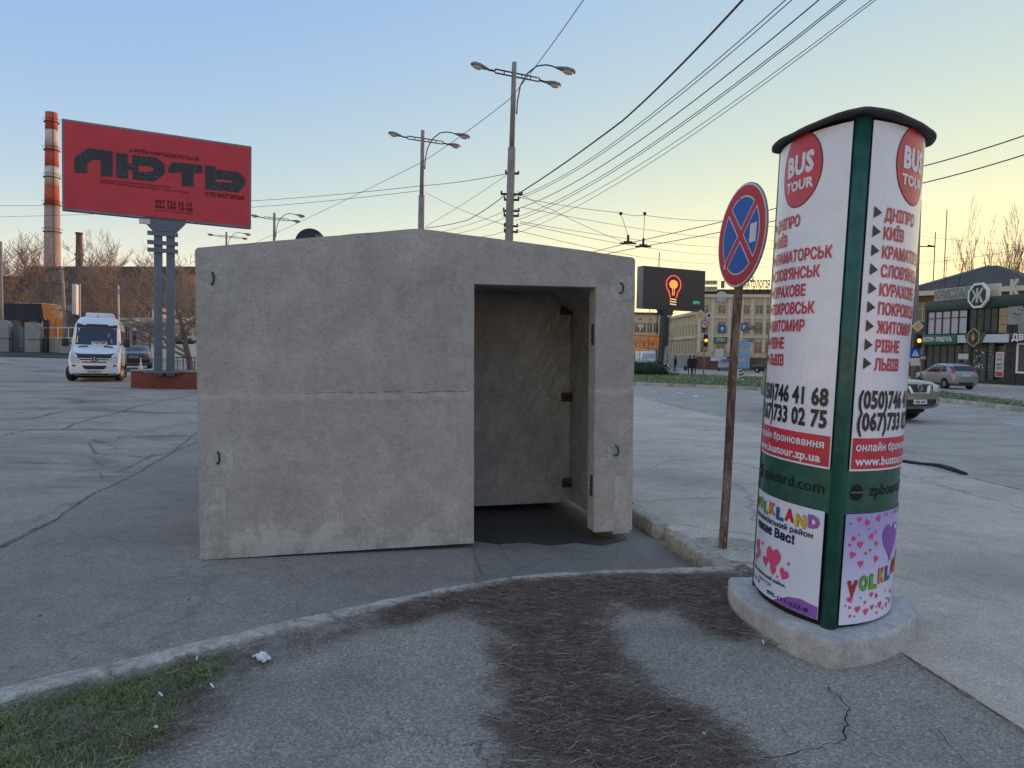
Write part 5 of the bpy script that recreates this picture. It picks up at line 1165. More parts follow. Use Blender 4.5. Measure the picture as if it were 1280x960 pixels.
# ------------------------------------------------------------ building helper: facades with real openings
def fac_root(name, label, cat, P0, P1, group=None):
    return thing(name, label, cat, (P0[0], P0[1], 0), math.atan2(P1[1] - P0[1], P1[0] - P0[0]), group)
def wall_open(parent, x0, x1, z0, z1, ops, th, m_, gm, name='wall', y=0.0, frame=None, bars=(1, 1), wname='window', fw=.07, depth=.18):
    """wall in local coords facing -y with openings ops=[(x0,z0,x1,z1)...]; each gets a window part with a pane"""
    xs = sorted({round(v, 3) for o in ops for v in (o[0], o[2])} | {x0, x1}); zs = sorted({round(v, 3) for o in ops for v in (o[1], o[3])} | {z0, z1}); q = MB()
    def isop(a, b_): return any(o[0] - 1e-3 < a < o[2] + 1e-3 and o[1] - 1e-3 < b_ < o[3] + 1e-3 for o in ops)
    for j in range(len(zs) - 1):
        i = 0
        while i < len(xs) - 1:
            if isop((xs[i] + xs[i + 1]) / 2, (zs[j] + zs[j + 1]) / 2): i += 1; continue
            k = i
            while k < len(xs) - 1 and not isop((xs[k] + xs[k + 1]) / 2, (zs[j] + zs[j + 1]) / 2): k += 1
            q.add([(xs[i], y, zs[j]), (xs[k], y, zs[j]), (xs[k], y, zs[j + 1]), (xs[i], y, zs[j + 1])], [(0, 1, 2, 3)]); i = k
    for o in ops: a, b_, c, d = o; q.add([(a, y, b_), (c, y, b_), (c, y, d), (a, y, d), (a, y + depth, b_), (c, y + depth, b_), (c, y + depth, d), (a, y + depth, d)], [(0, 1, 5, 4), (1, 2, 6, 5), (2, 3, 7, 6), (3, 0, 4, 7)])
    q.add([(x0, y, z0), (x1, y, z0), (x1, y + th, z0), (x0, y + th, z0), (x0, y, z1), (x1, y, z1), (x1, y + th, z1), (x0, y + th, z1)], [(1, 2, 6, 5), (2, 3, 7, 6), (3, 0, 4, 7), (4, 5, 6, 7)])
    wl = q.build(name, m_, parent); cache = {}
    for o in ops:
        a, b_, c, d = o; key = (round(c - a, 2), round(d - b_, 2))
        if key not in cache:
            W3, H3 = c - a, d - b_; q = MB()
            for bx in ((0, 0, fw, H3), (W3 - fw, 0, W3, H3), (fw, 0, W3 - fw, fw), (fw, H3 - fw, W3 - fw, H3)): q.box(bx[0], .0, bx[1], bx[2], .06, bx[3])
            for k in range(1, bars[0] + 1): q.box(W3 * k / (bars[0] + 1) - fw * .4, .005, fw, W3 * k / (bars[0] + 1) + fw * .4, .055, H3 - fw)
            for k in range(1, bars[1] + 1): q.box(fw, .01, H3 * (.68 if bars[1] == 1 else k / (bars[1] + 1)) - fw * .35, W3 - fw, .05, H3 * (.68 if bars[1] == 1 else k / (bars[1] + 1)) + fw * .35)
            g = MB(); g.box(.01, .03, .01, W3 - .01, .036, H3 - .01); cache[key] = (q.mesh('window', frame or M['trim']), g.mesh('pane', gm))
        wd = obj(wname, cache[key][0], parent, loc=(a, y + depth - .07, b_)); pn = obj('pane', cache[key][1], wd)
    return wl
def xz(P0, P1, px, py): return on(px, py, P0, P1)

# ------------------------------------------------------------ left background
cp = D(65.6, 335, 250); ct = D(65.5, 141, 250); H_ = ct.z
ch = thing('striped_chimney', 'tall factory chimney with red and white bands lit by low sun', 'chimney', (cp.x, 250, 0))
pb_ = [335, 305, 232, 210, 187, 163, 141]; zsb = [D(65, y, 250).z for y in pb_]; rT, rB = 1.85, 3.0
M['cred'] = mat('faded_red_brick', (.40, .10, .06), .9, noise=(.4, .25)); M['cwhite'] = mat('faded_white_brick', (.47, .44, .40), .9, noise=(.4, .2)); M['cgrey'] = mat('chimney_brick', (.34, .27, .23), .9, noise=(.5, .25, (1, 1, .4)))
def cr(z): return rB + (rT - rB) * z / H_
zz_ = [0] + [D(65, y, 250).z for y in (232, 210, 187, 163, 141)]
zz_ = [0, D(65, 256, 250).z, D(65, 232, 250).z, D(65, 209, 250).z, D(65, 186, 250).z, D(65, 163, 250).z, H_]
for i, mm in enumerate(('cgrey', 'cred', 'cwhite', 'cred', 'cwhite', 'cred')):
    q = MB(); q.lathe([(cr(zz_[i]), zz_[i]), (cr(zz_[i + 1]), zz_[i + 1])], 28); q.build('shaft_band', M[mm], ch)
for i, y in enumerate((153, 188, 222, 256, 290)):
    z = D(65, y, 250).z; q = MB(); q.lathe([(cr(z) + .02, z - .15), (cr(z) + .5, z - .12), (cr(z) + .5, z), (cr(z) + .02, z + .02)], 20); q.tube([((cr(z) + .7) * math.cos(a), (cr(z) + .7) * math.sin(a), z + 1.0) for a in [i_ * math.pi / 10 for i_ in range(21)]], .06, 4, caps=False); q.build('gallery', M['dark'], ch)
q = MB(); q.tube([(cr(0) * .7, -cr(0) * .72, 0), (cr(H_) * .7, -cr(H_) * .72, H_)], .12, 4); q.build('ladder', M['dark'], ch)
bp2 = D(99, 291, 200); c2 = thing('brick_chimney', 'short dark brick chimney right of the striped one', 'chimney', (bp2.x, 200, 0)); q = MB(); q.lathe([(1.35, 0), (.8, bp2.z)], 16); q.build('shaft', M['brick'], c2); q = MB(); q.lathe([(.82, 0), (1.1, .2), (1.1, .7), (.8, .8)], 16, c=(0, 0, bp2.z * .80)); q.lathe([(.8, 0), (1.0, .1), (1.0, .5)], 16, c=(0, 0, bp2.z - .45)); q.build('collar', M['brick'], c2)
# long brown works building
P0, P1 = D(50, 400, 158), D(300, 400, 150); fb = fac_root('works_building', 'long dark brown works building behind the bare trees, under the chimneys', 'building', P0, P1)
_, zt = xz(P0, P1, 150, 333); Lb = (Vector((P1.x, P1.y)) - Vector((P0.x, P0.y))).length
ops = [(2 + 6.0 * i, zt - 9, 5.4 + 6.0 * i, zt - 6) for i in range(int((Lb - 6) / 6))] + [(2 + 6.0 * i, zt - 15.5, 5.4 + 6.0 * i, zt - 12) for i in range(int((Lb - 6) / 6))]
wall_open(fb, 0, Lb, 0, zt, ops, 25, M['brownwall'], M['winglass'], frame=M['brownwall'])
P0, P1 = D(-140, 400, 160), D(50, 400, 157.5); fb = fac_root('works_building', 'lower dark works building at the far left, beside the chimney foot', 'building', P0, P1); _, zt = xz(P0, P1, 20, 345); Lb = (Vector((P1.x, P1.y)) - Vector((P0.x, P0.y))).length
wall_open(fb, 0, Lb - .2, 0, zt, [(3 + 5.5 * i, zt - 7, 6.5 + 5.5 * i, zt - 4) for i in range(int(Lb / 5.5) - 1)], 25, M['brownwall'], M['winglass'], frame=M['brownwall'])
q = MB(); q.box(Lb - 6, 4, zt, Lb - 1, 9, zt + 2.6); q.build('roof_house', M['brownwall'], fb)
def zr_(p): return rise(p.x, p.y)
def simple_pole(px0, y0, px1, y1, Y, label, r=(.16, .12), m_=M['post'], name='utility_pole', cat='pole'):
    t_ = D(px0, y0, Y); b_ = D(px1, y1, Y); root = thing(name, label, cat, (b_.x, Y, zr_(b_))); d = t_ - Vector((b_.x, Y, zr_(b_)))
    q = MB(); q.tube([(0, 0, -.3), tuple(d * .5), tuple(d)], [r[0], (r[0] + r[1]) / 2, r[1]], 10); q.build('shaft', m_, root); return root, d
p1, d = simple_pole(1, 302, 2.5, 438, 66, 'pale concrete pole cut by the left edge, lit on its right side')
p2, d = simple_pole(77.5, 333, 83, 416, 66, 'leaning concrete utility pole lit orange along its right side'); q = MB(); q.box(-.5, -.05, -.3, .6, .05, -.2, M=Matrix.Translation(d)); q.build('crossarm', M['dark'], p2)
p3, d = simple_pole(148, 357, 149, 400, 60, 'thin banded pole showing above the van roof', (.07, .06), M['whitewall'])
for (a, c, lab) in (((2, 346), (80, 355), 'upper wire between the two concrete poles at the left'), ((2, 369), (110, 395), 'lower wire sloping right from the pole at the left edge'), ((77, 335), (150, 358), 'wire from the leaning pole to the thin banded pole')): wire('overhead_wire', lab, [D(*a, 66), D(*c, 64)], .02, .1, n=8, group='wires at the far left')
# tall narrow sign with its post
p = D(93, 398, 58); sg_ = thing('tall_sign', 'tall narrow white sign panel on a pole left of the van', 'sign', (p.x, 58, zr_(p)), R(20)); a = D(92.5, 355, 58).z - zr_(p); c = D(92.5, 393, 58).z - zr_(p)
q = MB(); q.box(-.14, -.1, c, .14, .9, a, b=.04); q.build('panel', M['whitewall'], sg_); q = MB(); q.tube([(.42, 0, 0), (.42, 0, a + .05)], .05, 8); q.build('post', M['whitewall'], sg_); q = MB(); q.box(-.5, -.1, c + .3, -.16, .1, c + .75); q.build('control_box', M['steel'], sg_)
q = MB(); q.tube([(.0, 0, c), (.1, 0, c - .25), (.4, 0, c - .25)], .05, 6); q.build('bracket', M['dark'], sg_)
# dark container
a, c = D(4, 379, 72), D(56, 379, 72); root = fac_root('storage_container', 'dark blue-black sheet steel container raised above the fence', 'container', a, c); L_ = (c - a).length; zt_, zb_ = D(30, 379, 72).z, D(30, 400, 72).z
q = MB(); q.box(0, 0, zb_, L_, 3, zt_); n = 26
for i in range(n): q.box(L_ * (i + .15) / n, -.05, zb_ + .08, L_ * (i + .6) / n, 0.002, zt_ - .08)
q.build('shell', M['containr'], root); q = MB()
for x in (.2, L_ / 2, L_ - .2): q.box(x - .1, .3, rise(a.x, 72) - .1, x + .1, .5, zb_ + .002); q.box(x - .1, 2.5, rise(a.x, 72) - .1, x + .1, 2.7, zb_ + .002)
q.build('leg', M['dark'], root)
for i in range(3): q = MB(); x = L_ * (.25 + .22 * i); q.box(x, .2, zt_, x + .9, 2.5, zt_ + .06); q.build('roof_light', M['whitewall'], root)
# lit orange board on post
p = D(60, 434, 64); root = thing('notice_board', 'slanting board glowing orange in the low sun on a dark post', 'board', (p.x, 64, zr_(p)), R(35)); t_, b2 = D(58.5, 380, 64), D(58.5, 399, 64)
q = MB(); q.prism([(-.30, b2.z - zr_(p)), (.42, b2.z - zr_(p)), (.26, t_.z - zr_(p)), (-.46, t_.z - zr_(p))], -.05, .05, 'y'); q.build('panel', M['orange'], root); q = MB(); q.tube([(0, .06, 0), (0, .06, b2.z - zr_(p) + .3)], .07, 8); q.build('post', M['dark'], root)
for i, (x0, x1, lab) in enumerate([(63, 69.5, 'narrow yellow cabinet glowing in the sun behind the fence'), (70.5, 79, 'wider yellow cabinet glowing in the sun beside the leaning pole')]):
    a, c = D(x0, 408, 70), D(x1, 408, 70); root = thing('yellow_cabinet', lab, 'cabinet', (a.x, 70, rise(a.x, 70)), R(22), 'yellow cabinets behind the fence'); hh = D(x0, 398, 70).z - rise(a.x, 70)
    q = MB(); q.box(0, 0, 0, (c - a).length, 1.2, hh, b=.04); q.build('box', M['orange'], root); q = MB(); q.box(.08, -.02, hh * .1, (c - a).length - .08, .0, hh * .9); q.build('door', M['orange'], root)
# gate: two round-shouldered piers, grey panel
for (x0, x1, yt, lab) in ((4.5, 10, 400, 'pale concrete gate pier next to the pole at the left edge'), (40, 48.5, 403, 'pale concrete gate pier right of the grey gate, lit on its right face')):
    a, c = D(x0, 437, 64), D(x1, 437, 64); w2 = (c - a).length; zb_ = rise(a.x, 64); hh = D(x0, yt, 64).z - zb_; root = thing('gate_pier', lab, 'gate pier', (a.x, 64, zb_), 0, 'gate piers at the lot entrance')
    q = MB(); n = 10; prof = [(-w2 * .9, 0), (w2, 0), (w2, hh - .5)] + [(w2 - .5 + .5 * math.cos(math.pi / 2 * i / n), hh - .5 + .5 * math.sin(math.pi / 2 * i / n)) for i in range(n + 1)] + [(-w2 * .9, hh)]
    q.prism(prof, 0, 1.1, 'y', M=Matrix.Rotation(R(18), 4, 'Z')); q.build('pier', M['greywall'], root)
    q = MB(); q.box(-w2 * .9 - .01, -.02, hh * .42, w2 + .01, 1.12, hh * .44, M=Matrix.Rotation(R(18), 4, 'Z')); q.build('joint', M['dark'], root)
a, c = D(10.5, 437, 65), D(29, 437, 65); root = fac_root('gate', 'grey double-leaf sheet gate between the two pale piers', 'gate', a, c); zb_ = rise(a.x, 65); L_ = (c - a).length; hh = D(20, 409, 65).z
for i in range(2): q = MB(); q.box(L_ * i / 2 + .02, 0, zb_ + .1, L_ * (i + 1) / 2 - .02, .06, hh, b=.01); q.build('leaf', M['steel'], root)
q = MB(); q.box(L_, .02, zb_ - .05, L_ + 1.1, .6, hh + .1); q.build('side_panel', M['bluesteel'], root)
# rail fence on a concrete plinth
a, c = D(48.5, 433, 66), D(100, 433, 62); root = fac_root('rail_fence', 'white rail fence on a low concrete plinth left of the van', 'fence', a, c); L_ = (Vector((c.x, c.y)) - Vector((a.x, a.y))).length; zb_ = rise(a.x, 66) - .15; hh = D(60, 410, 66).z
q = MB(); q.box(0, 0, zb_ - .3, L_, .3, D(60, 422, 66).z); q.build('plinth', M['greywall'], root)
for i in range(5): q = MB(); q.tube([(L_ * i / 4, -.05, zb_), (L_ * i / 4, -.05, hh)], .05, 6); q.build('rail_post', M['whitewall'], root)
for z in (hh, hh - .9): q = MB(); q.box(0, -.08, z - .05, L_, -.02, z + .05); q.build('rail', M['whitewall'], root)
# verge strip along the far side of the lot
q = MB(); vs = [D(x, y, Y) for x, y, Y in ((-80, 441, 57), (100, 444, 56), (104, 436, 66), (-80, 434, 68))]; vs = [(v.x, v.y, rise(v.x, v.y) + .05) for v in vs]; q.add(vs, [(0, 1, 2, 3)]); q.build('grass_verge', M['hedge'], kind='structure')
# low grey building and white building behind the trees
P0, P1 = D(152, 440, 76), D(186, 440, 74); root = fac_root('low_building', 'low grey flat-roofed building behind the black saloon', 'building', P0, P1); z0, z1 = rise(P0.x, 76) - .2, D(170, 400, 75).z; L_ = (P1 - P0).length; wall_open(root, 0, L_, z0, z1, [(.4, z0 + 1.0, 1.3, z1 - .7), (1.7, z0 + .2, 2.6, z1 - .7)], 5, M['greywall'], M['winglass'], frame=M['greywall'])
q = MB(); q.box(-.25, -.25, z1, L_ + .25, 5.2, z1 + .22); q.build('roof', M['trim'], root)
P0, P1 = D(180, 438, 72), D(262, 438, 66); root = fac_root('white_building', 'low white building with a wide canopy seen through the billboard posts', 'building', P0, P1); z0, z1 = rise(P0.x, 72) - .4, D(215, 404, 69).z; L_ = (P1 - P0).length
wall_open(root, 0, L_, -.2, z1, [(1.0 + 1.25 * i, D(215, 421, 69).z, 1.9 + 1.25 * i, D(215, 411, 69).z) for i in range(int(L_ / 1.3) - 1)], 6, M['whitewall'], M['winglass'], frame=M['whitewall']); q = MB(); q.box(-.5, -1.2, z1, L_ + .5, 6.3, z1 + .45); q.build('canopy', M['trim'], root)
q = MB(); q.box(.6, .5, z1 + .45, 2.2, 2.5, z1 + 1.5); q.build('roof_house', M['whitewall'], root)
P0, P1 = D(182, 447, 60), D(262, 450, 55); root = fac_root('boundary_wall', 'low white boundary wall behind the billboard posts', 'wall', P0, P1); L_ = (P1 - P0).length; zt_ = D(215, 430, 57.5).z
for i in range(5): q = MB(); q.box(L_ * i / 5 + .01, 0, -.1, L_ * (i + 1) / 5 - .01, .2, zt_ + (.02 if i % 2 else 0)); q.build('panel', M['whitewall'], root)
def shrub(name, label, c, rx, ry, rz_, n, seed, leaf=.12, cat='shrub', group=None):
    r2 = np.random.default_rng(seed); u = r2.normal(size=(n, 3)); u /= np.linalg.norm(u, axis=1)[:, None]; u *= (r2.random(n) ** .35)[:, None]; u[:, 2] = np.abs(u[:, 2])
    bump = 1 + .18 * np.sin(u[:, 0] * 7 + seed) * np.sin(u[:, 1] * 6); P_ = u * bump[:, None] * [rx, ry, rz_]; a = r2.normal(size=(n, 3)); a /= np.linalg.norm(a, axis=1)[:, None]; b_ = np.cross(a, r2.normal(size=(n, 3))); b_ /= np.linalg.norm(b_, axis=1)[:, None]
    V_ = np.stack([P_ - a * leaf, P_ + b_ * leaf * .5, P_ + a * leaf, P_ - b_ * leaf * .5], 1).reshape(-1, 3); me = bpy.data.meshes.new('foliage'); me.from_pydata(V_.tolist(), [], (np.arange(n)[:, None] * 4 + [0, 1, 2, 3]).tolist()); me.materials.append(M['leafbits'])
    root = thing(name, label, cat, c, 0, group); obj('foliage', me, root); q = MB(); q.sphere((0, 0, rz_ * .35), 1, 0, 12, (rx * .75, ry * .75, rz_ * .5)); q.build('core', M['hedge'], root); return root
shrub('round_shrub', 'round dark shrub in front of the white building', (*D(226, 430, 62).xy, D(226, 430, 62).z - .2), 1.5, 1.0, .9, 500, 2)
# sunlit tan house behind the near tree
P0, P1 = D(228, 430, 105), D(300, 430, 103); root = fac_root('tan_house', 'tan multi-storey house lit by the sun behind the near tree', 'building', P0, P1); z1 = D(238, 343, 104).z; L_ = (P1 - P0).length
wall_open(root, 0, L_, 0, z1, [(.8 + 2.2 * i, 3 + 3 * j, 1.9 + 2.2 * i, 4.6 + 3 * j) for i in range(3) for j in range(3)], 8, M['orange'], M['winglass']); 
# globe lamp by the saloon, railing by the posts
p = D(168, 412, 49); root = thing('globe_lamp', 'small lamp with a pale round globe on a dark stem behind the saloon', 'lamp', (p.x, 49, rise(p.x, 49))); hh = p.z - rise(p.x, 49); q = MB(); q.sphere((0, 0, hh), .13, 0, 12); q.build('globe', M['whitewall'], root); q = MB(); q.tube([(0, 0, 0), (.03, 0, hh * .5), (0, 0, hh - .1)], .05, 8); q.sphere((.02, 0, hh - .5), .13, 0, 8, (1, 1, 1.6)); q.build('stem', M['dark'], root)
pp_ = D(222, 462, 33); root = thing('metal_railing', 'low black metal railing between the billboard posts and the shelter', 'railing', (pp_.x, 33, .0), R(-8)); hh = D(230, 447, 33).z
for i in range(9): q = MB(); q.tube([(i * .28, 0, 0), (i * .28, 0, hh)], .018, 5); q.build('bar', M['dark'], root)
for z in (hh, hh * .35): q = MB(); q.tube([(-.1, 0, z), (2.4, 0, z)], .025, 6); q.build('rail', M['dark'], root)
# ------------------------------------------------------------ median island
def band(name, pts_near, pts_far, z, m_, kerb_h=.12):
    near = [tuple(G(*p, 0)[:2]) for p in pts_near]; far = [tuple(G(*p, 0)[:2]) for p in pts_far]; poly = near + far[::-1]; flat(name, poly, z, m_, z0=-.02); return near, far
near, far = band('median_grass', [(640, 468), (720, 474), (795, 481.5), (870, 484.5), (945, 488), (1060, 494), (1180, 503), (1235, 509.5), (1290, 517)], [(640, 462), (720, 465), (795, 467.5), (870, 470.5), (945, 473.5), (1060, 482), (1180, 493), (1235, 500.5), (1290, 508)], .15, None if False else asphalt('median_turf', (.072, .095, .038), .5, 14, grain=.45))
kb4 = obj('kerb', None, kind='structure')
for ln in (near, far):
    for i in range(len(ln) - 1):
        a, c = Vector(ln[i]), Vector(ln[i + 1]); L_ = (c - a).length; n = max(1, int(L_ / 2.0)); t_ = (c - a).normalized(); nn = Vector((-t_.y, t_.x))
        for k in range(n):
            s0, s1 = a + t_ * (L_ * k / n + .02), a + t_ * (L_ * (k + 1) / n - .02); q = MB(); q.prism([tuple(s0 - nn * .09), tuple(s1 - nn * .09), tuple(s1 + nn * .09), tuple(s0 + nn * .09)], -.03, .17 + .006 * (k % 2)); q.build('kerb_stone', M['kerb'], kb4)
x0, y0 = [], []; r = np.random.default_rng(11); poly = near + far[::-1]; a_ = np.array(poly); x = r.uniform(a_[:, 0].min(), a_[:, 0].max(), 60000); y = r.uniform(a_[:, 1].min(), a_[:, 1].max(), 60000); k = inpoly(x, y, poly); x, y = x[k][:14000], y[k][:14000]; n = len(x)
strips('median_grass_tufts', x, y, np.full(n, .15), r.uniform(0, 6.3, n), r.uniform(.08, .25, n), r.uniform(.008, .02, n), (r.uniform(0, .02, n), r.uniform(.03, .12, n)), r.normal(0, .02, n), M['grass'], label='short dull green turf covering the median island', cat='grass')
# lane dashes
lm = MB()
for pts in (((838, 489), (851, 490.5), (865, 493), (852, 492)), ((866, 493.5), (873, 494.5), (873, 496.5), (866, 495.5)), ((1256, 527.5), (1282, 531), (1282, 532.5), (1256, 529)), ((1226, 500.5), (1250, 503.5), (1250, 504.5), (1226, 501.5))):
    v = [G(*p, .010) for p in pts]; lm.add([tuple(p) for p in v], [(0, 1, 2, 3)])
lm.build('lane_marking', M['whitewall'], kind='structure')

# ------------------------------------------------------------ LED screen
SL, SR = D(803.5, 360, 62), D(882, 360, 65); root = fac_root('led_screen', 'dark outdoor screen showing a glowing orange light bulb on a thick post', 'screen', SL, SR); W3, ztr = xz(SL, SR, 882, 338); _, ztl = xz(SL, SR, 803.5, 332.5); _, zbl = xz(SL, SR, 803.5, 386); _, zbr = xz(SL, SR, 882, 389); zt_, zb_ = (ztl + ztr) / 2, (zbl + zbr) / 2
q = MB(); q.box(0, 0, zb_, W3, .9, zt_, b=.03); q.build('housing', M['steel'], root)
q = MB(); q.box(.03, -.03, zb_ + .05, W3 - .03, .0, zt_ - .05); ps = q.build('screen_panel', M['ledpanel'], root)
def L(px, py): return xz(SL, SR, px, py)
bx, bz_ = L(841.5, 358); s_ = (L(850, 358)[0] - L(832, 358)[0]) / 2
def arc(c, r, a0, a1, n=16): return [(c[0] + r * math.cos(R(a0 + (a1 - a0) * i / n)), -.05, c[1] + r * math.sin(R(a0 + (a1 - a0) * i / n))) for i in range(n + 1)]
q = MB(); cc = (bx, bz_ + .15); rr_ = s_
q.tube(arc(cc, rr_, -50, 230, 24), .045, 6, 0); q.tube([(cc[0] + rr_ * .64, -.05, cc[1] - rr_ * .76), (bx + .42 * s_, -.05, cc[1] - 1.45 * s_)], .045, 6, 0); q.tube([(cc[0] - rr_ * .64, -.05, cc[1] - rr_ * .76), (bx - .42 * s_, -.05, cc[1] - 1.45 * s_)], .045, 6, 0)
for k in range(3): q.tube([(bx - .42 * s_, -.05, cc[1] - (1.6 + .28 * k) * s_), (bx + .42 * s_, -.05, cc[1] - (1.66 + .28 * k) * s_)], .05, 6, 2)
r2 = random.Random(3)
for k in range(9): a = k * 2 * math.pi / 8; q.sphere((cc[0] + .33 * s_ * math.cos(a) * (k < 8), -.05, cc[1] + .02 + .26 * s_ * math.sin(a) * (k < 8)), .27 * s_, 1, 8, (1, .12, .9))
q.tube([(cc[0] - .12 * s_, -.05, cc[1] - .4 * s_), (cc[0] - .1 * s_, -.05, cc[1] - 1.2 * s_)], .03, 5, 1); q.tube([(cc[0] + .14 * s_, -.05, cc[1] - .4 * s_), (cc[0] + .1 * s_, -.05, cc[1] - 1.2 * s_)], .03, 5, 1)
q.build('light_bulb_picture', [M['ledred'], M['ledorange'], M['ledcream']], ps)
a, c = L(866, 380), L(874, 380); v, f = text_fit('SPH', a[0], c[0], a[1], .28, .02); q = MB(); q.add([(p_, -.035, z) for p_, z in v], f); q.build('lettering', M['ledgreen'], ps)
pu, _ = L(835.5, 395); pl2, _ = L(832, 465); q = MB()
q.prism([(pu - .75, zb_ + .002), (pu + .75, zb_ + .002), (pu + .3, zb_ - .45), (pu - .3, zb_ - .45)], .1, .8, 'y'); q.build('bracket', M['ledpanel'], root)
q = MB(); q.prism([(pu - .29, zb_ - .44), (pu + .27, zb_ - .44), (pl2 + .33, .1), (pl2 - .42, .1)], .2, .75, 'y'); po = q.build('post', M['ledpanel'], root)
q = MB(); zs0 = L(832, 457)[1]; zs1 = L(834, 433)[1]
for i in range(9): z = zs0 + (zs1 - zs0) * i / 9; x = pl2 + .04 + .02 * i; q.prism([(x - .2, z), (x + .16, z + .16), (x + .16, z + .25), (x - .2, z + .09)], .185, .198, 'y')
q.build('hazard_stripe', M['whitewall'], po); q = MB(); bz2 = L(837, 393)[1]; q.box(pu - .02, .14, bz2 - .22, pu + .30, .198, bz2 + .1); q.build('small_plate', M['whitewall'], po)
hd = D(808, 471, 56); shrub('low_hedge', 'dark clipped hedge on the median left of the screen post', (hd.x - .3, 56, .12), 2.6, 1.1, 1.15, 4500, 5, .07, 'hedge')
# ------------------------------------------------------------ signal, signs and small things on the median
def signal_post(px, pb_, Y, label, items, r=.06, top=None):
    b_ = G(px, pb_, .15); 
    b_ = D(px, pb_, Y); root = thing('traffic_light', label, 'traffic light', (b_.x, Y, .1)); tz = D(px, top, Y).z; q = MB(); q.tube([(0, 0, 0), (0, 0, tz)], r, 8); q.build('pole', M['steel'], root)
    return root, b_.x
tlr, bx0 = signal_post(879.5, 467, 64, 'amber traffic light with round and diamond signs left of the rusty sign post', [], top=390)
def at(px, py, Y): p = D(px, py, Y); return p.x - bx0, p.z - .1
x, z = at(882, 425.5, 64); q = MB(); q.box(x - .19, -.14, z - .55, x + .19, .06, z + .55, b=.03); sgn = q.build('signal_head', M['blackplastic'], tlr)
for k, (dz, mm) in enumerate(((.34, 'hole'), (0, 'amber'), (-.34, 'hole'))): q = MB(); q.tube([(x, -.165, z + dz), (x, -.14, z + dz)], .13, 14); q.build('lens', M[mm], sgn); 
q = MB()
for dz in (.34, 0, -.34): q.tube([(x - .14 + .28 * i / 6, -.24, z + dz + .12 * math.sin(math.pi * i / 6) + .03) for i in range(7)], .015, 4)
q.build('visor', M['blackplastic'], sgn)
x, z = at(875.5, 394, 64); q = MB(); q.prism([(x, z - .5), (x + .5, z), (x, z + .5), (x - .5, z)], -.05, -.03, 'y'); dp = q.build('diamond_plate', M['whitewall'], tlr); q = MB(); q.prism([(x, z - .36), (x + .36, z), (x, z + .36), (x - .36, z)], -.056, -.05, 'y'); q.build('yellow_centre', mat('sign_yellow', (.55, .36, .05), .5), dp)
x, z = at(880.5, 405.5, 64); q = MB(); q.prism([(x + .36 * math.cos(a), z + .36 * math.sin(a)) for a in [2 * math.pi * i / 28 for i in range(28)]], -.06, -.04, 'y'); rp = q.build('round_plate', M['signred'], tlr); q = MB(); q.prism([(x + .27 * math.cos(a), z + .27 * math.sin(a)) for a in [2 * math.pi * i / 28 for i in range(28)]], -.066, -.06, 'y'); q.build('white_field', M['whitewall'], rp)
q = MB(); q.prism([(x - .16, z + .04), (x + .1, z + .04), (x + .1, z - .16), (x + .16, z - .16), (x + .16, z + .12), (x - .16, z + .12)], -.07, -.066, 'y'); q.build('turn_arrow', M['ink'], rp); q = MB(); q.prism([(x - .2, z + .16), (x - .16, z + .2), (x + .2, z - .16), (x + .16, z - .2)], -.074, -.07, 'y'); q.build('red_bar', M['signred'], rp)
x, z = at(880, 413, 64); q = MB(); q.prism([(x - .2, z + .22), (x + .2, z + .22), (x, z - .2)], -.1, .0, 'y'); q.build('arrow_section', M['blackplastic'], tlr)
x, z = at(886, 394.5, 64); q = MB(); q.box(x - .26, -.05, z - .25, x + .26, -.03, z + .25); wp = q.build('lane_plate', M['whitewall'], tlr); q = MB(); q.box(x - .12, -.056, z - .12, x + .12, -.05, z + .14); q.build('mark', M['ink'], wp)
# striped bollard on the median
p = D(925.5, 476, 46); root = thing('striped_bollard', 'white bollard with slanting black stripes standing in the median grass', 'bollard', (p.x, 46, .12)); hh = D(925, 462, 46).z - .1; q = MB(); q.box(-.17, -.17, 0, .17, .17, hh, b=.02); sb_ = q.build('body', M['whitewall'], root); q = MB()
for i in range(3): z = .1 + i * hh * .3; q.prism([(-.165, z), (.165, z + .14), (.165, z + .24), (-.165, z + .10)], -.175, -.171, 'y')
q.build('stripe', M['ink'], sb_)
# blue poster column
a, c = D(921, 459, 82), D(937, 459, 84); root = fac_root('poster_stand', 'tall blue illuminated poster stand behind the rusty sign post', 'poster stand', a, c); L_ = (c - a).length; z1 = D(929, 426, 83).z; q = MB(); q.box(0, 0, .1, L_, .4, z1, b=.03); q.build('frame', M['steel'], root); q = MB(); q.box(.1, -.02, .45, L_ - .1, .0, z1 - .1); pt = q.build('poster', M['adblue'], root)
py_ = mat('poster_yellow', (.5, .48, .15)); q = MB(); q.box(.35, -.028, z1 * .66, L_ - .35, -.02, z1 * .74); q.build('print_block', py_, pt); q = MB(); q.box(.3, -.028, z1 * .34, L_ * .6, -.02, z1 * .42); q.build('print_block', py_, pt)

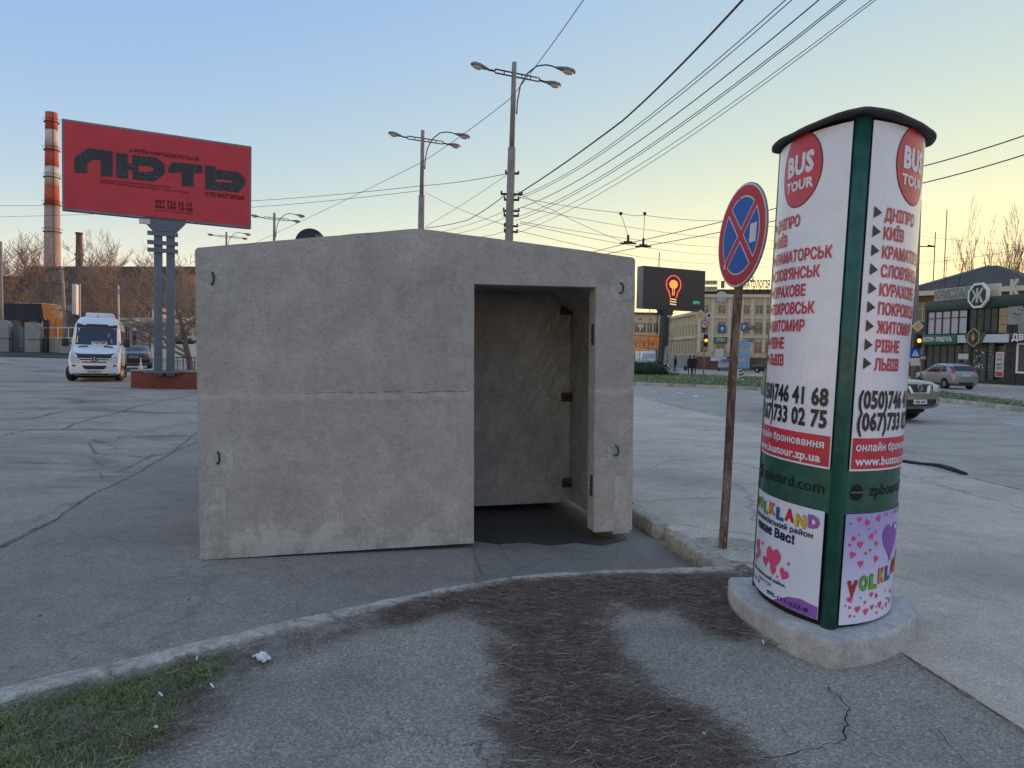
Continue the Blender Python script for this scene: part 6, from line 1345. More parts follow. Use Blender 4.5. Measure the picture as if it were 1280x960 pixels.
# ------------------------------------------------------------ people
def person(name_label, px, py, Y, H, heading, pose, cloth=M['coat'], group=None, bag=False):
    p = D(px, py, Y); root = thing('person', name_label, 'person', (p.x, Y, .01), heading, group); s = H / 1.75
    J = [((0, 0, .95), .15), ((0, .0, 1.12), .16), ((0, -.01, 1.32), .19), ((0, -.01, 1.48), .08), ((0, -.02, 1.56), .06),
         ((.09, 0, .88), .11), ((.10, -pose, .48), .075), ((.10, -pose * .6 - (-.10 if pose > 0 else .02), .09), .05), ((.10, -pose * .6 - .12, .04), .045),
         ((-.09, 0, .88), .11), ((-.10, pose, .48), .075), ((-.10, pose * 1.4, .10), .05), ((-.10, pose * 1.4 - .14, .04), .045),
         ((.20, 0, 1.42), .085), ((.26, pose * .6, 1.15), .07), ((.25, pose * .3 - .08, .92), .055), ((-.20, 0, 1.42), .085), ((-.26, -pose * .6, 1.15), .07), ((-.25, -pose * .3 - .08, .92), .055)]
    E_ = [(0, 1), (1, 2), (2, 3), (3, 4), (0, 5), (5, 6), (6, 7), (7, 8), (0, 9), (9, 10), (10, 11), (11, 12), (2, 13), (13, 14), (14, 15), (2, 16), (16, 17), (17, 18)]
    me = bpy.data.meshes.new('body'); me.from_pydata([tuple(c * s for c in j[0]) for j in J], E_, []); o = obj('body', me, root); md = o.modifiers.new('k', 'SKIN')
    for i, v in enumerate(me.skin_vertices[0].data): v.radius = (J[i][1] * s * .9, J[i][1] * s * .9)
    me.skin_vertices[0].data[0].use_root = True; sb2 = o.modifiers.new('s', 'SUBSURF'); sb2.levels = 1; sb2.render_levels = 1; me.materials.append(cloth)
    q = MB(); q.sphere((0, -.03 * s, 1.66 * s), .105 * s, 0, 12, (.85, 1, 1.18)); q.sphere((0, -.13 * s, 1.65 * s), .02 * s, 0, 6); q.build('head', M['skin'], root)
    q = MB(); q.sphere((0, -.01 * s, 1.685 * s), .115 * s, 0, 12, (.9, .98, 1.1)); q.build('hair', M['black'], root)
    for sx, k_ in ((1, 1), (-1, -1)):
        q = MB(); hx, hy, hz_ = .25 * sx * s, (pose * .3 * k_ - .08) * s, .86 * s; q.box(hx - .018, hy - .035, hz_ - .05, hx + .018, hy + .035, hz_ + .03, b=.012)
        for f_ in range(4): q.tube([(hx, hy - .028 + f_ * .019, hz_ - .045), (hx - .006 * sx, hy - .028 + f_ * .019, hz_ - (.085 if f_ in (1, 2) else .075)), (hx - .016 * sx, hy - .028 + f_ * .019, hz_ - .10)], .008, 5)
        q.tube([(hx, hy - .035, hz_ + .01), (hx - .01 * sx, hy - .06, hz_ - .035)], .009, 5); q.build('hand', M['skin'], root)
    q = MB(); q.loft([[(r_ * s * math.cos(a) * 1.15, r_ * s * .85 * math.sin(a), z * s) for a in [2 * math.pi * i / 14 for i in range(14)]] for r_, z in ((.235, .62), (.215, .85), (.18, 1.05), (.19, 1.3), (.15, 1.43), (.07, 1.5))]); q.build('coat', cloth, root)
    if bag: 
        b = thing('carrier_bag', 'dark bag carried by the left-hand walker of the pair', 'bag', (p.x - .42, Y - .05, .35)); q = MB(); q.box(-.16, -.1, 0, .16, .1, .42, b=.04); q.build('bag', M['containr'], b); q = MB(); q.tube([(-.1, 0, .4), (-.05, 0, .52), (.05, 0, .52), (.1, 0, .4)], .012, 6); q.build('handle', M['black'], b)
    return root
PG = 'people walking past the median'
person('person in a black coat, right one of the walking pair left of the signal', 867.3, 466, 66, 1.72, R(170), .16, group=PG)
person('person in a black coat, left one of the walking pair beside the bag', 862.2, 466, 66.3, 1.70, R(150), -.14, group=PG, bag=True)
person('small far person in dark clothes just right of the screen post', 844.2, 452, 84, 1.70, R(100), .1, group=PG)
person('small far person in dark clothes just left of the screen post', 827, 452, 88, 1.70, R(-80), .12, group=PG)

# ------------------------------------------------------------ crane truck, white lorry, far cars
a = D(800, 456, 96); root = thing('crane_truck', 'yellow crane truck with a lattice boom, partly hidden by the shelter edge', 'crane truck', (a.x - 3.5, 96, .01))
def TX(px, py): p = D(px, py, 96); return p.x - root.location.x, p.z
q = MB(); x0, zt_ = TX(785, 418.5); x1, zb_ = TX(825, 436)
ls = []
for y in (-.55, .55):
    for z0_, z1_ in ((zb_ + .55, zb_), (zt_, zt_ - .1)): q.tube([(x0 - 4, y, z0_ + .2), (x1 - .4, y, z1_)], .10, 5)
    for i in range(14): xa_ = x0 - 4 + (x1 - x0 + 3.6) * i / 14; xb_ = x0 - 4 + (x1 - x0 + 3.6) * (i + 1) / 14; q.tube([(xa_, y, zb_ + .55), (xb_, y, zt_ - .05)] if i % 2 else [(xa_, y, zt_), (xb_, y, zb_ + .3)], .07, 4); q.tube([(xb_, y, zb_ + .35), (xb_, y, zt_ - .05)], .06, 4)
q.box(x1 - .5, -.6, zb_ - .1, x1, .6, zt_ - .02); q.build('lattice_boom', M['yellow'], root)
q = MB(); xc, zc = TX(798, 441); q.box(xc - 3, -1.1, zc - .2, xc + .7, 1.1, zc + .5, b=.1); q.box(xc - 3.5, -1.2, .7, xc + .9, 1.2, zc - .25, b=.1); q.build('chassis', M['yellow'], root)
q = MB(); q.box(xc - .9, -1.12, zc - .5, xc + .6, 1.12, zc + .1, b=.06); q.build('cab_glass', M['palewin'], root)
for xx in (xc - 2.2, xc + .4): wheel(root, xx, -1.0, .5, .3)
a = D(814.5, 455, 90); root = thing('white_lorry', 'small white lorry with a red roundel standing behind the hedge', 'lorry', (a.x, 92, .01), R(20)); q = MB(); q.box(-1.05, 0, .5, 1.05, 1.8, 2.2, b=.15); q.build('cab', M['vanwhite'], root); q = MB(); q.box(-.9, -.02, 1.3, .9, .06, 2.0, b=.03); q.build('windscreen', M['palewin'], root); q = MB(); q.box(-1.1, 1.85, .7, 1.1, 5.5, 2.0, b=.05); q.build('load_bed', M['steel'], root); q = MB(); q.box(-1.0, -.04, .4, 1.0, .0, .7, b=.02); q.build('bumper', M['steel'], root)
for sx in (-.9, .9): wheel(root, sx, .9, .42, .25); wheel(root, sx, 4.3, .42, .25)
q = MB(); q.tube([(1.25, -.06, .85), (1.25, .0, .85)], .36, 18); dd = q.build('red_roundel', M['signred'], root); q = MB(); q.tube([(1.25, -.08, .85), (1.25, -.06, .85)], .2, 18); q.build('white_centre', M['whitewall'], dd)
STC = [(0, .65, .32, .66), (.08, .8, .24, .84), (.9, .84, .2, 1.0), (1.1, .84, .2, 1.05), (1.75, .84, .2, 1.42), (3.0, .84, .2, 1.44), (3.7, .84, .22, 1.08), (4.2, .80, .26, .98), (4.25, .72, .4, .85)]
WN = [[(1.4, 1.05), (2.2, 1.05), (2.2, 1.36), (1.85, 1.34)], [(2.3, 1.05), (3.3, 1.07), (2.9, 1.36), (2.3, 1.37)]]
for (px, py, Y, pm, hd, lab) in ((906, 463, 86, 'silver', (-.30, -.95), 'far silver saloon left of the rusty post, in front of the clock building'), (944, 461, 80, 'blackcar', (-.6, .8), 'far dark saloon right of the blue poster stand')):
    p = D(px, py, Y); rt_, bd = car('far_car', lab, 'car', (p.x, Y, .01), face_rz(*hd), STC, M[pm], .22, 1.0, (.8, 3.4), .31, None, .84, win=WN, rearwin=[(-.6, 1.1), (.6, 1.1), (.5, 1.36), (-.5, 1.36)], group='cars at the far kerb')
    q = MB(); bd.decal(q, [(-.62, 1.06), (.62, 1.06), (.52, 1.38), (-.52, 1.38)], 'front', .012, 0, 3); q.build('windscreen', M['glass'], rt_)
    for sx in (-1, 1): q = MB(); bd.decal(q, [(sx * .5, .62), (sx * .72, .62), (sx * .72, .76), (sx * .5, .76)], 'front', .02, 0, 1); q.build('headlight', M['lamp'], rt_)

# ------------------------------------------------------------ clock building and its neighbours
P0, P1 = D(872.5, 460, 95), D(1040, 460, 91); cb = fac_root('clock_building', 'yellow three-storey corner building with a blue clock under the roof', 'building', P0, P1)
def K(px, py): return xz(P0, P1, px, py)
Lc = (Vector((P1.x, P1.y)) - Vector((P0.x, P0.y))).length; ztop = K(915, 372)[1]
ops = []
def opx(px, py, w_, h_): x, z = K(px, py); ops.append((round(x - w_ / 2, 3), round(z - h_ / 2, 3), round(x + w_ / 2, 3), round(z + h_ / 2, 3)))
cols_ = [881, 902, 921, 932, 949, 962, 976, 990]
z3, z2, z1_ = K(902, 387)[1], K(902, 410)[1], K(902, 434)[1]
ops = []
for px in cols_:
    x = K(px, 400)[0]
    for z, h_ in ((z3, 1.15), (z2, 1.55), (z1_, 1.55)): ops.append((round(x - .5, 3), round(z - h_ / 2, 3), round(x + .5, 3), round(z + h_ / 2, 3)))
wall_open(cb, 0, Lc, 0, ztop, ops, 10, M['stucco'], M['winglass'], frame=M['trim'], depth=.25, fw=.08)
for z, h_, pr in ((ztop, .4, .4), (z2 + 1.25, .2, .17), (z1_ + 1.25, .22, .2)): q = MB(); q.box(-.3, -pr, z - .001, Lc, .0, z + h_); q.build('cornice', M['trim'], cb)
for i, px in enumerate((874.5, 891, 911.5, 927, 940, 955.5)): x = K(px, 400)[0]; q = MB(); q.box(x - .2, -.14, 2.3, x + .2, .002, ztop - .005); q.build('pilaster', M['trim'], cb)
q = MB(); q.box(-.25, -.12, .0, Lc, .003, 1.7); q.build('plinth', M['brick'], cb)
ca, cz = K(902, 371.5); q = MB(); q.tube([(ca, -.30, cz), (ca, -.005, cz)], .74, 28); cl = q.build('clock', mat('clock_face', (.42, .58, .72), .4), cb); q = MB(); q.tube([(ca + .60 * math.cos(a), -.32, cz + .60 * math.sin(a)) for a in [2 * math.pi * i / 24 for i in range(25)]], .05, 5, caps=False); q.box(ca - .04, -.34, cz, ca + .04, -.31, cz + .45); q.box(ca, -.34, cz - .04, ca + .4, -.31, cz + .04); q.build('clock_hand', M['whitewall'], cl)
q = MB(); x0, z0 = K(886, 392); q.prism([(-.4, ztop + .4), (Lc, ztop + .4), (Lc, ztop + 1.1), (.9, ztop + 1.1)], .2, 9.5, 'y'); q.build('roof', M['rooft'], cb)
def rsign(px0, px1, pyb, cap, s_, mm, name='roof_letters', off=-.1):
    a, z = K(px0, pyb); c, _ = K(px1, pyb); v, f = text_fit(s_, a, c, z, cap, .03); q = MB(); q.add([(x, off, zz1) for x, zz1 in v], f); q.add([(x, off + .12, zz1) for x, zz1 in v], f); q.build(name, mm, cb)
    return a, c, z
ldk = mat('roof_letter_grey', (.12, .13, .13), .6); lgr = mat('roof_sign_green', (.05, .13, .09), .6)
rsign(917, 962, 359.5, .93, 'СТОМАТОЛОГІЯ', ldk); rsign(930, 942, 352.5, .70, 'ОАЗ', ldk)
for (x0, x1, y0, y1, s_) in ((881, 897, 356, 350.5, 'АНТІК'), (881, 897, 364, 358, 'САЛОН')):
    a, z = K(x0, y0); c, zt2 = K(x1, y1); q = MB(); q.box(a, -.05, z, c, .02, zt2); bk = q.build('sign_board', M['trim'], cb); v, f = text_fit(s_, a + .15, c - .15, z + .15, (zt2 - z) * .6, .04); q = MB(); q.add([(x, -.06, z_) for x, z_ in v], f); q.build('lettering', lgr, bk)
q = MB(); a = K(901, 360)[0]; c = K(906, 351); q.box(a, -.05, K(901, 360)[1], c[0], .1, c[1]); q.build('roof_panel', ldk, cb)
q = MB()
for px in (883, 890, 896, 904, 918, 926, 934, 942, 950, 960): x, z = K(px, 362); q.box(x - .04, .1, ztop + .4, x + .04, .18, z + .3)
q.build('sign_scaffold', M['dark'], cb)
for (x0, y0, x1, y1, mm, nm, tx, tm) in ((892, 429, 909, 421.5, 'kgreen2', 'shop_sign', 'АПТЕКА', 'whitewall'), (898.5, 415.5, 907, 406.5, 'signblue', 'direction_sign', None, None), (926, 413, 933, 404, 'signblue', 'direction_sign', None, None), (893, 447, 905, 436, 'whitewall', 'poster_panel', None, None), (888, 451, 908, 446.5, 'kpanel', 'banner', None, None)):
    a, z = K(x0, y0); c, zt2 = K(x1, y1); q = MB(); q.box(a, -.32, z, c, -.2, zt2); pn = q.build(nm, M[mm], cb)
    if tx: v, f = text_fit(tx, a + .3, c - .3, z + .25, (zt2 - z) * .5, .03); q = MB(); q.add([(x, -.33, z_) for x, z_ in v], f); q.build('lettering', M[tm], pn)
    elif 'direction' in nm: q = MB(); mx_ = (a + c) / 2; mz = (z + zt2) / 2; q.prism([(mx_ - .1, z + .15), (mx_ + .1, z + .15), (mx_ + .1, mz), (mx_ + .3, mz), (mx_, zt2 - .15), (mx_ - .3, mz), (mx_ - .1, mz)], -.34, -.325, 'y'); q.build('arrow', M['whitewall'], pn)
for px, py in ((938.5, 409), (947, 409), (916, 436), (938, 425)): a, z = K(px, py); q = MB(); q.box(a - .34, -.35, z - .26, a + .34, -.05, z + .26, b=.04); q.build('air_conditioner', M['steel'], cb)
# long left wing of the clock building
W0, W1 = D(837, 455, 112), D(872, 460, 95.4); wg = fac_root('wing_building', 'long pale yellow two-storey wing receding left of the clock building', 'building', W0, W1); Lw = (Vector((W1.x, W1.y)) - Vector((W0.x, W0.y))).length
ztw = xz(W0, W1, 856, 396)[1]; ops = []
def Z(py): return xz(W0, W1, 860, py)[1]
for i in range(9):
    x = 1.2 + (Lw - 2.4) * i / 8
    for za, zb2 in ((Z(420), Z(407)), (Z(441.5), Z(430))): ops.append((round(x - .42, 3), round(za, 3), round(x + .42, 3), round(zb2, 3)))
wall_open(wg, 0, Lw, 0, ztw, ops, 5, M['stucco'], M['winglass'], frame=M['trim'], depth=.2, fw=.06)
for z in (ztw, Z(424)): q = MB(); q.box(-.2, -.4, z - .001, Lw - .1, .0, z + .4); q.build('cornice', M['trim'], wg)
for i in range(10): x = .3 + (Lw - .6) * i / 9; q = MB(); q.box(x - .14, -.12, 2.0, x + .14, .002, ztw - .003); q.build('pilaster', M['trim'], wg)
q = MB(); q.box(0, -.2, 0, Lw, .003, 1.8); q.build('plinth', M['greywall'], wg)
# low building left of the screen post
Q0, Q1 = D(430, 452, 190), D(838, 452, 180); lb = fac_root('low_building', 'pale two-storey building with a dark glazed strip behind the crane truck', 'building', Q0, Q1); Lq = (Q1 - Q0).length; zq = xz(Q0, Q1, 810, 393)[1]
def ZQ(py): return xz(Q0, Q1, 810, py)[1]
wall_open(lb, 0, Lq, 0, zq, [(round(Lq - 1.6 - 1.55 * i - 1.3, 3), round(ZQ(416), 3), round(Lq - 1.6 - 1.55 * i, 3), round(ZQ(403.5), 3)) for i in range(46)] + [(round(Lq - 2.2 - 2.6 * i - .9, 3), round(ZQ(401), 3), round(Lq - 2.2 - 2.6 * i, 3), round(ZQ(397.5), 3)) for i in range(27)], 12, M['stucco'], M['winglass'], frame=M['trim']); q = MB(); q.box(-.3, -.5, zq - .001, Lq + .3, 12, zq + .5); q.build('roof', M['rooft'], lb)
p = D(799.5, 452, 74); root = thing('yield_sign', 'white triangular yield sign against the dark glazed building', 'road sign', (p.x, 74, 0)); z = D(799.5, 409, 74).z; q = MB(); q.prism([(-.36, z + .28), (.36, z + .28), (0, z - .36)], -.03, 0, 'y'); q.build('plate', M['whitewall'], root); q = MB(); q.tube([(0, .04, 0), (0, .04, z)], .035, 6); q.build('post', M['steel'], root)
for px, yt, Y, lab in ((810, 386, 100, 'thin grey pole left of the screen post'), (816, 470, 0, ''),): 
    if lab: b_ = D(px, 455, Y); root = thing('thin_pole', lab, 'pole', (b_.x, Y, 0)); q = MB(); q.tube([(0, 0, 0), (0, 0, D(px, yt, Y).z)], .06, 6); q.build('shaft', M['steel'], root)
for px, yt, Y, lab in ((820.5, 315, 180, 'thin mast rising above the screen top'),): b_ = D(px, 440, Y); root = thing('radio_mast', lab, 'mast', (b_.x, Y, 0)); q = MB(); q.tube([(0, 0, 0), (0, 0, D(px, yt, Y).z)], .12, 5); q.build('shaft', M['dark'], root)
for i, (px, py, Y, lab) in enumerate(((838, 463, 72, 'bushy thin bare sapling right behind the screen post'),)): tree(px, 385, 76, 3, lab, rz=.4, group='bare poplars behind the shop', zb_=0, wide=.35)['group'] = 'saplings by the screen'

# ------------------------------------------------------------ dark green shop on the right
K0 = Vector((33.6, 58.6)); K1 = Vector((35.5, 49.8)); kd = (K1 - K0).normalized(); ks = fac_root('shop_building', 'dark green glass-fronted chandelier shop with a white octagonal emblem', 'shop', K0, K1)
def S(px, py): return on(px, py, K0, K1)
xE = S(1279, 400)[0]; LK = 60.0; z0t = S(1215, 372)[1]; fz1 = (S(1160, 379)[1] + S(1270, 366)[1]) / 2; fz0 = (S(1160, 391)[1] + S(1270, 381)[1]) / 2
wz = [(S(1175, 421)[1] + S(1240, 415)[1]) / 2, fz0]
bz0, bz1 = (S(1170, 430)[1] + S(1250, 427)[1]) / 2, (S(1165, 421)[1] + S(1260, 418)[1]) / 2
xm = [S(px, 400)[0] for px in (1159.5, 1168.5, 1177.5, 1188, 1198, 1209)]; xn = [S(px, 400)[0] for px in (1211.5, 1220, 1229, 1237.5, 1247)]; xt = [S(px, 400)[0] for px in (1249, 1259)]
q = MB(); q.box(-.0, .55, 0, LK, 12, fz1 - .02); q.build('block', M['greywall'], ks)
q = MB(); q.box(-.25, -.10, fz0, LK, .54, fz1, b=.02); q.build('fascia', M['kgreen'], ks)
q = MB(); q.box(-.1, .6, fz1 - .3, S(1240, 372)[0], .8, fz1 + 1.0); q.build('parapet', M['trim'], ks)
q = MB(); q.box(-.22, -.06, 0, xm[0] - .003, .54, fz0 - .003); q.build('corner_pier', M['kgreen'], ks)
def glaz(xs_, z0_, z1_, gm, tr=.32, nm='window'):
    for a, c in zip(xs_[:-1], xs_[1:]):
        zz2 = z1_ - (z1_ - z0_) * tr
        q = MB(); f_ = .05
        for bx in ((a, z0_, a + f_, z1_), (c - f_, z0_, c, z1_), (a + f_, z0_, c - f_, z0_ + f_), (a + f_, z1_ - f_, c - f_, z1_), (a + f_, zz2, c - f_, zz2 + f_)): q.box(bx[0] + .002, .0, bx[1], bx[2] - .002, .12, bx[3])
        wd = q.build(nm, M['kgreen'], ks); g = MB(); g.box(a + .03, .06, z0_ + .03, c - .03, .07, z1_ - .03); g.build('pane', gm, wd)
t = NT('sky_reflecting_glass', .1); M['reflect'] = mat('dim_bronze_glass', (.07, .085, .082), .25, spec=.45)
glaz(xm, bz1 + .15, fz0 - .02, M['palewin']); glaz(xn, bz1 + .15, fz0 - .02, M['reflect']); 
for i in range(3):
    z_a = bz1 + .15 + (fz0 - bz1 - .2) * i / 3; q = MB(); q.box(xt[0], -.02, z_a, xt[1], .1, z_a + (fz0 - bz1 - .2) / 3 - .03); q.build('tan_tile', M['tan'], ks)
q = MB(); q.box(xt[1] + .02, -.02, bz1 + .1, LK, .12, fz0 - .005); q.build('plaster_panel', M['kpanel'] if False else M['greywall'], ks)
q = MB(); r2 = random.Random(9); gx = xt[1] + .5
for i in range(26):
    zz3 = bz1 + 1.2 + .035 * i + .5 * r2.random(); q.box(gx + i * .12, -.028, zz3, gx + i * .12 + .1, -.02, zz3 + .09)
q.build('wall_ornament', M['kdark'], ks)
# sign band
x0s, x1s = S(1152, 425)[0], S(1200.5, 425)[0]; q = MB(); q.box(x0s, -.45, bz0 - .12, x1s, -.12, bz1 + .1, b=.02); sg1 = q.build('shop_sign', M['kgreen2'], ks)
v, f = text_fit('ЛЮСТРИ · КРИШТАЛЬ', x0s + .5, x1s - .35, bz0 + .13, .34, .03); q = MB(); q.add([(x, -.458, z) for x, z in v], f); q.build('lettering', M['white'], sg1)
xb = S(1266.5, 425)[0]; q = MB(); q.box(x1s + .02, -.32, bz0, xb, -.12, bz1 + .05); q.build('pale_band', M['kpanel'], ks)
xd = S(1298, 425)[0]; q = MB(); q.box(xb + .02, -.4, bz0 - .02, xb + 6, -.12, bz1 + .1, b=.02); dsn = q.build('door_shop_sign', M['kdark'], ks); v, f = text_fit('ДВЕРІ', xb + .25, xb + 2.3, bz0 + .14, .42, .05); q = MB(); q.add([(x, -.408, z) for x, z in v], f); q.build('lettering', M['white'], dsn)
# diamond crest on band
cx_, cz_ = S(1223.5, 422); q = MB(); q.prism([(cx_ - .95, cz_ + .35), (cx_ - .6, cz_ - .5), (cx_ + .6, cz_ - .5), (cx_ + .95, cz_ + .35)], -.40, -.33, 'y'); q.build('crest_backing', M['kgreen2'], ks)
def ngon(c, rx, rz_, n=8, ph=22.5): return [(c[0] + rx * math.cos(R(ph + 360 * i / n)), c[1] + rz_ * math.sin(R(ph + 360 * i / n))) for i in range(n)]
q = MB(); q.prism(ngon((cx_, cz_), .60, .72, 6, 30), -.48, -.41, 'y'); cr_ = q.build('crest', M['tan'], ks); q = MB(); q.prism(ngon((cx_, cz_), .48, .60, 6, 30), -.50, -.48, 'y'); q.build('crest_field', M['kdark'], cr_); q = MB(); q.prism([(cx_ - .12, cz_ - .35), (cx_ + .18, cz_ - .1), (cx_, cz_ + .38), (cx_ - .16, cz_ + .1)], -.51, -.5, 'y'); q.build('crest_flame', M['tan'], cr_)
# octagon emblem with the letter on the fascia
ex, ez = S(1226.3, 369.5); q = MB(); q.prism(ngon((ex, ez), .95, 1.0, 8), -.30, -.12, 'y'); eb = q.build('emblem', M['white'], ks); q = MB(); q.prism(ngon((ex, ez), .77, .82, 8), -.32, -.30, 'y'); q.build('emblem_field', M['kgreen'], eb)
v, f = text_fit('К', ex - .12, ex + .52, ez - .48, .96, .05); q = MB(); q.add([(x, -.335, z) for x, z in v], f); v, f = text_fit('К', ex - .52, ex + .07, ez - .44, .85, .03); q.add([(2 * (ex - .225) - x + .0, -.33, z) for x, z in v], f); q.build('emblem_letter', M['whitewall'], eb)
a, z = S(1171, 373.5); c, z2_ = S(1214, 369); v, f = text_fit('КРИСТАЛ', a, c, 0, .75, .02); q = MB()
for o_ in (.0, -.12): q.add([(x, -.15 + o_, fz1 + .08 + zz4) for x, zz4 in v], f)
q.build('roof_letters', mat('brushed_letters', (.22, .25, .23), .4, .4), ks)
a, z = S(1266, 364); v, f = text_fit('К', a, a + .62, 0, .95, .06); q = MB()
for o_ in (.0, -.12): q.add([(x, -.15 + o_, fz1 + .05 + zz4) for x, zz4 in v], f)
q.build('roof_letters', mat('pale_letter', (.55, .56, .54), .5), ks)
# ground floor
gxs = [S(px, 450)[0] for px in (1157, 1165, 1174, 1183, 1192, 1201)]; gz0 = .35; glaz(gxs, gz0, bz0 - .16, M['reflect'], .28, 'shop_window'); gx2 = [S(px, 450)[0] for px in (1201.5, 1213)]; glaz(gx2, gz0, bz0 - .04, M['reflect'], .25, 'shop_window')
gx3 = [S(px, 450)[0] for px in (1214, 1223.5, 1233)]; 
for a, c in zip(gx3[:-1], gx3[1:]):
    q = MB(); zt5 = bz0 - .75; f_ = .07
    for bx in ((a, .12, a + f_, zt5), (c - f_, .12, c, zt5), (a + f_, .12, c - f_, .3), (a + f_, zt5 - f_, c - f_, zt5)): q.box(bx[0] + .002, -.02, bx[1], bx[2] - .002, .08, bx[3])
    dr = q.build('door', M['kgreen'], ks); q = MB(); q.box(a + .05, .03, .2, c - .05, .04, zt5 - .03); q.build('pane', M['reflect'], dr); q = MB(); q.tube([(c - .15 if c < gx3[2] else a + .15, -.06, 1.0), (c - .15 if c < gx3[2] else a + .15, -.06, 1.5)], .02, 5); q.build('handle', M['chrome'], dr)
glaz([gx3[0], gx3[2]], bz0 - .73, bz0 - .04, M['reflect'], .5, 'fanlight'); gx4 = [S(px, 450)[0] for px in (1233.5, 1243)]; glaz(gx4, gz0, bz0 - .04, M['reflect'], .25, 'shop_window')
for a, c, txt in ((gx2[0] + .3, gx2[1] - .3, 'КРИСТАЛ'), (gx4[0] + .25, gx4[1] - .25, 'ПОДАРКИ')):
    v, f = text_fit(txt, 0, 2.6, 0, .38, .02); q = MB(); mx_ = (a + c) / 2; q.add([(mx_ + .19 - z, -.012, 1.1 + x * .85) for x, z in v], f); q.build('vertical_lettering', M['steel'], ks)
r2 = random.Random(4); q = MB()
for _ in range(16): x, z = r2.uniform(gx3[0] + .2, gx3[2] - .2), r2.uniform(1.1, 2.6); q.box(x, -.032, z, x + .1, -.024, z + .09)
a, z = S(1198, 449); q.box(a, -.04, z, a + .95, -.03, z + .42); q.build('window_sticker', M['whitewall'], ks)
px0 = S(1244.5, 450)[0]; px1 = S(1257, 450)[0]; q = MB(); q.box(px0, -.03, 3.15, px1, .1, bz0 - .05); q.build('tan_tile', M['tan'], ks)
a, z = S(1244.8, 471); c, zt6 = S(1256.5, 440); q = MB(); q.box(a, -.10, z, c, -.035, zt6); pst = q.build('poster_panel', M['whitewall'], ks)
q = MB(); q.box(a + .05, -.108, z + .05, c - .05, -.10, z + .38, 0); 
for s_, zz6, mi, hh2 in (('СТЕЛІ', zt6 - .32, 0, .17), ('НАТЯЖНІ', zt6 - .62, 0, .17), ('МЕБЛІ', zt6 - .98, 1, .16), ('ДЕКОР', z + .55, 1, .17)): v, f = text_fit(s_, a + .1, c - .1, zz6, hh2, .03); q.add([(x, -.106, zv) for x, zv in v], f, mi)
q.build('lettering', [M['redink'], M['ink']], pst)
xk0 = S(1258, 450)[0]; xk1 = S(1264.5, 450)[0]; 
for i in range(5): q = MB(); q.box(px0, -.05 + .01 * (i % 2), .05 + i * .0, px1, .1, .44); 
q.build('stall_riser', M['kdark'], ks)
for i in range(7):
    for j in range(2): q = MB(); w6 = (xk1 + .4 - px1) / 2; q.box(px1 + .01 + w6 * j, -.06 + .008 * ((i + j) % 2), .05 + i * .62, px1 + w6 * (j + 1) - .01, .1, .05 + (i + 1) * .62 - .015); q.build('marble_tile', M['kdark'], ks)
q = MB(); wx0 = px1 + (xk1 + .4 - px1) + .02; wx1 = wx0 + 3.2; q.box(wx0, -.08, .95, wx0 + .12, .1, bz0 - .05); q.box(wx1 - .12, -.08, .95, wx1, .1, bz0 - .05); q.box(wx0 + .12, -.08, .95, wx1 - .12, .1, 1.07); q.box(wx0 + .12, -.08, bz0 - .17, wx1 - .12, .1, bz0 - .05); q.box((wx0 + wx1) / 2 - .05, -.06, 1.07, (wx0 + wx1) / 2 + .05, .1, bz0 - .17)
bw = q.build('display_window', M['white'], ks); q = MB(); q.box(wx0 + .1, .0, 1.0, wx1 - .1, .02, bz0 - .1); q.build('pane', M['reflect'], bw)
q = MB(); q.box(wx0, -.04, .0, LK, .53, .93); q.box(wx1 + .02, -.03, .95, LK, .53, bz0 - .04); q.build('marble_wall', M['kdark'], ks)
q = MB(); q.box(-.2, -.04, 0, px0 - .01, .5, .33) if False else None; q.box(gxs[0], -.03, 0, gx3[0] - .01, .53, .345); q.box(gx3[2] + .01, -.03, 0, px0 - .01, .53, .345); q.box(gx3[0], .2, 0, gx3[2], .5, 4.2); q.box(xm[0], .3, bz0 - .2, xt[0], .5, fz0 - .01); q.build('backing_wall', M['kdark'], ks)
q = MB(); q.box(-6, -5.5, -.01, LK, .0, .10); kp = q.build('shop_pavement', M['walk']); kp.matrix_world = ks.matrix_world; kp.location = ks.location; kp.rotation_euler = ks.rotation_euler; kp['kind'] = 'structure'
# hipped-roof building behind
H0 = Vector(D(1128, 430, 78).xy); H1 = Vector(D(1292, 430, 68).xy); hb2 = fac_root('hipped_building', 'old brown building with a hipped slate roof behind the shop', 'building', H0, H1)
def HH(px, py): return on(px, py, H0, H1)
LH = (H1 - H0).length; ze = (HH(1150, 361)[1] + HH(1200, 360)[1]) / 2 - .2; ax_, az_ = HH(1181, 342)
ops = [(round(1.2 + 3.1 * i, 3), round(ze - 3.2, 3), round(2.6 + 3.1 * i, 3), round(ze - 1.2, 3)) for i in range(int(LH / 3.1) - 1)] + [(round(1.2 + 3.1 * i, 3), round(ze - 6.6, 3), round(2.6 + 3.1 * i, 3), round(ze - 4.4, 3)) for i in range(int(LH / 3.1) - 1)]
wall_open(hb2, 0, LH, 0, ze, ops, 14, M['brick'], M['winglass'], frame=M['trim'])
rh = az_ - ze + 1.3; dp_ = 14.4; rx_ = ax_ + 1.2; ridge_z = ze + rh
def plane_roof():
    q = MB(); e = .5; v = [(-e, -e, ze), (LH + e, -e, ze), (LH + e, dp_, ze), (-e, dp_, ze), (rx_, dp_ / 2, ridge_z), (rx_ + .8, dp_ / 2, ridge_z - .0)]
    q.add(v, [(0, 1, 5, 4), (1, 2, 5), (2, 3, 4, 5), (3, 0, 4), (0, 3, 2, 1)]); return q
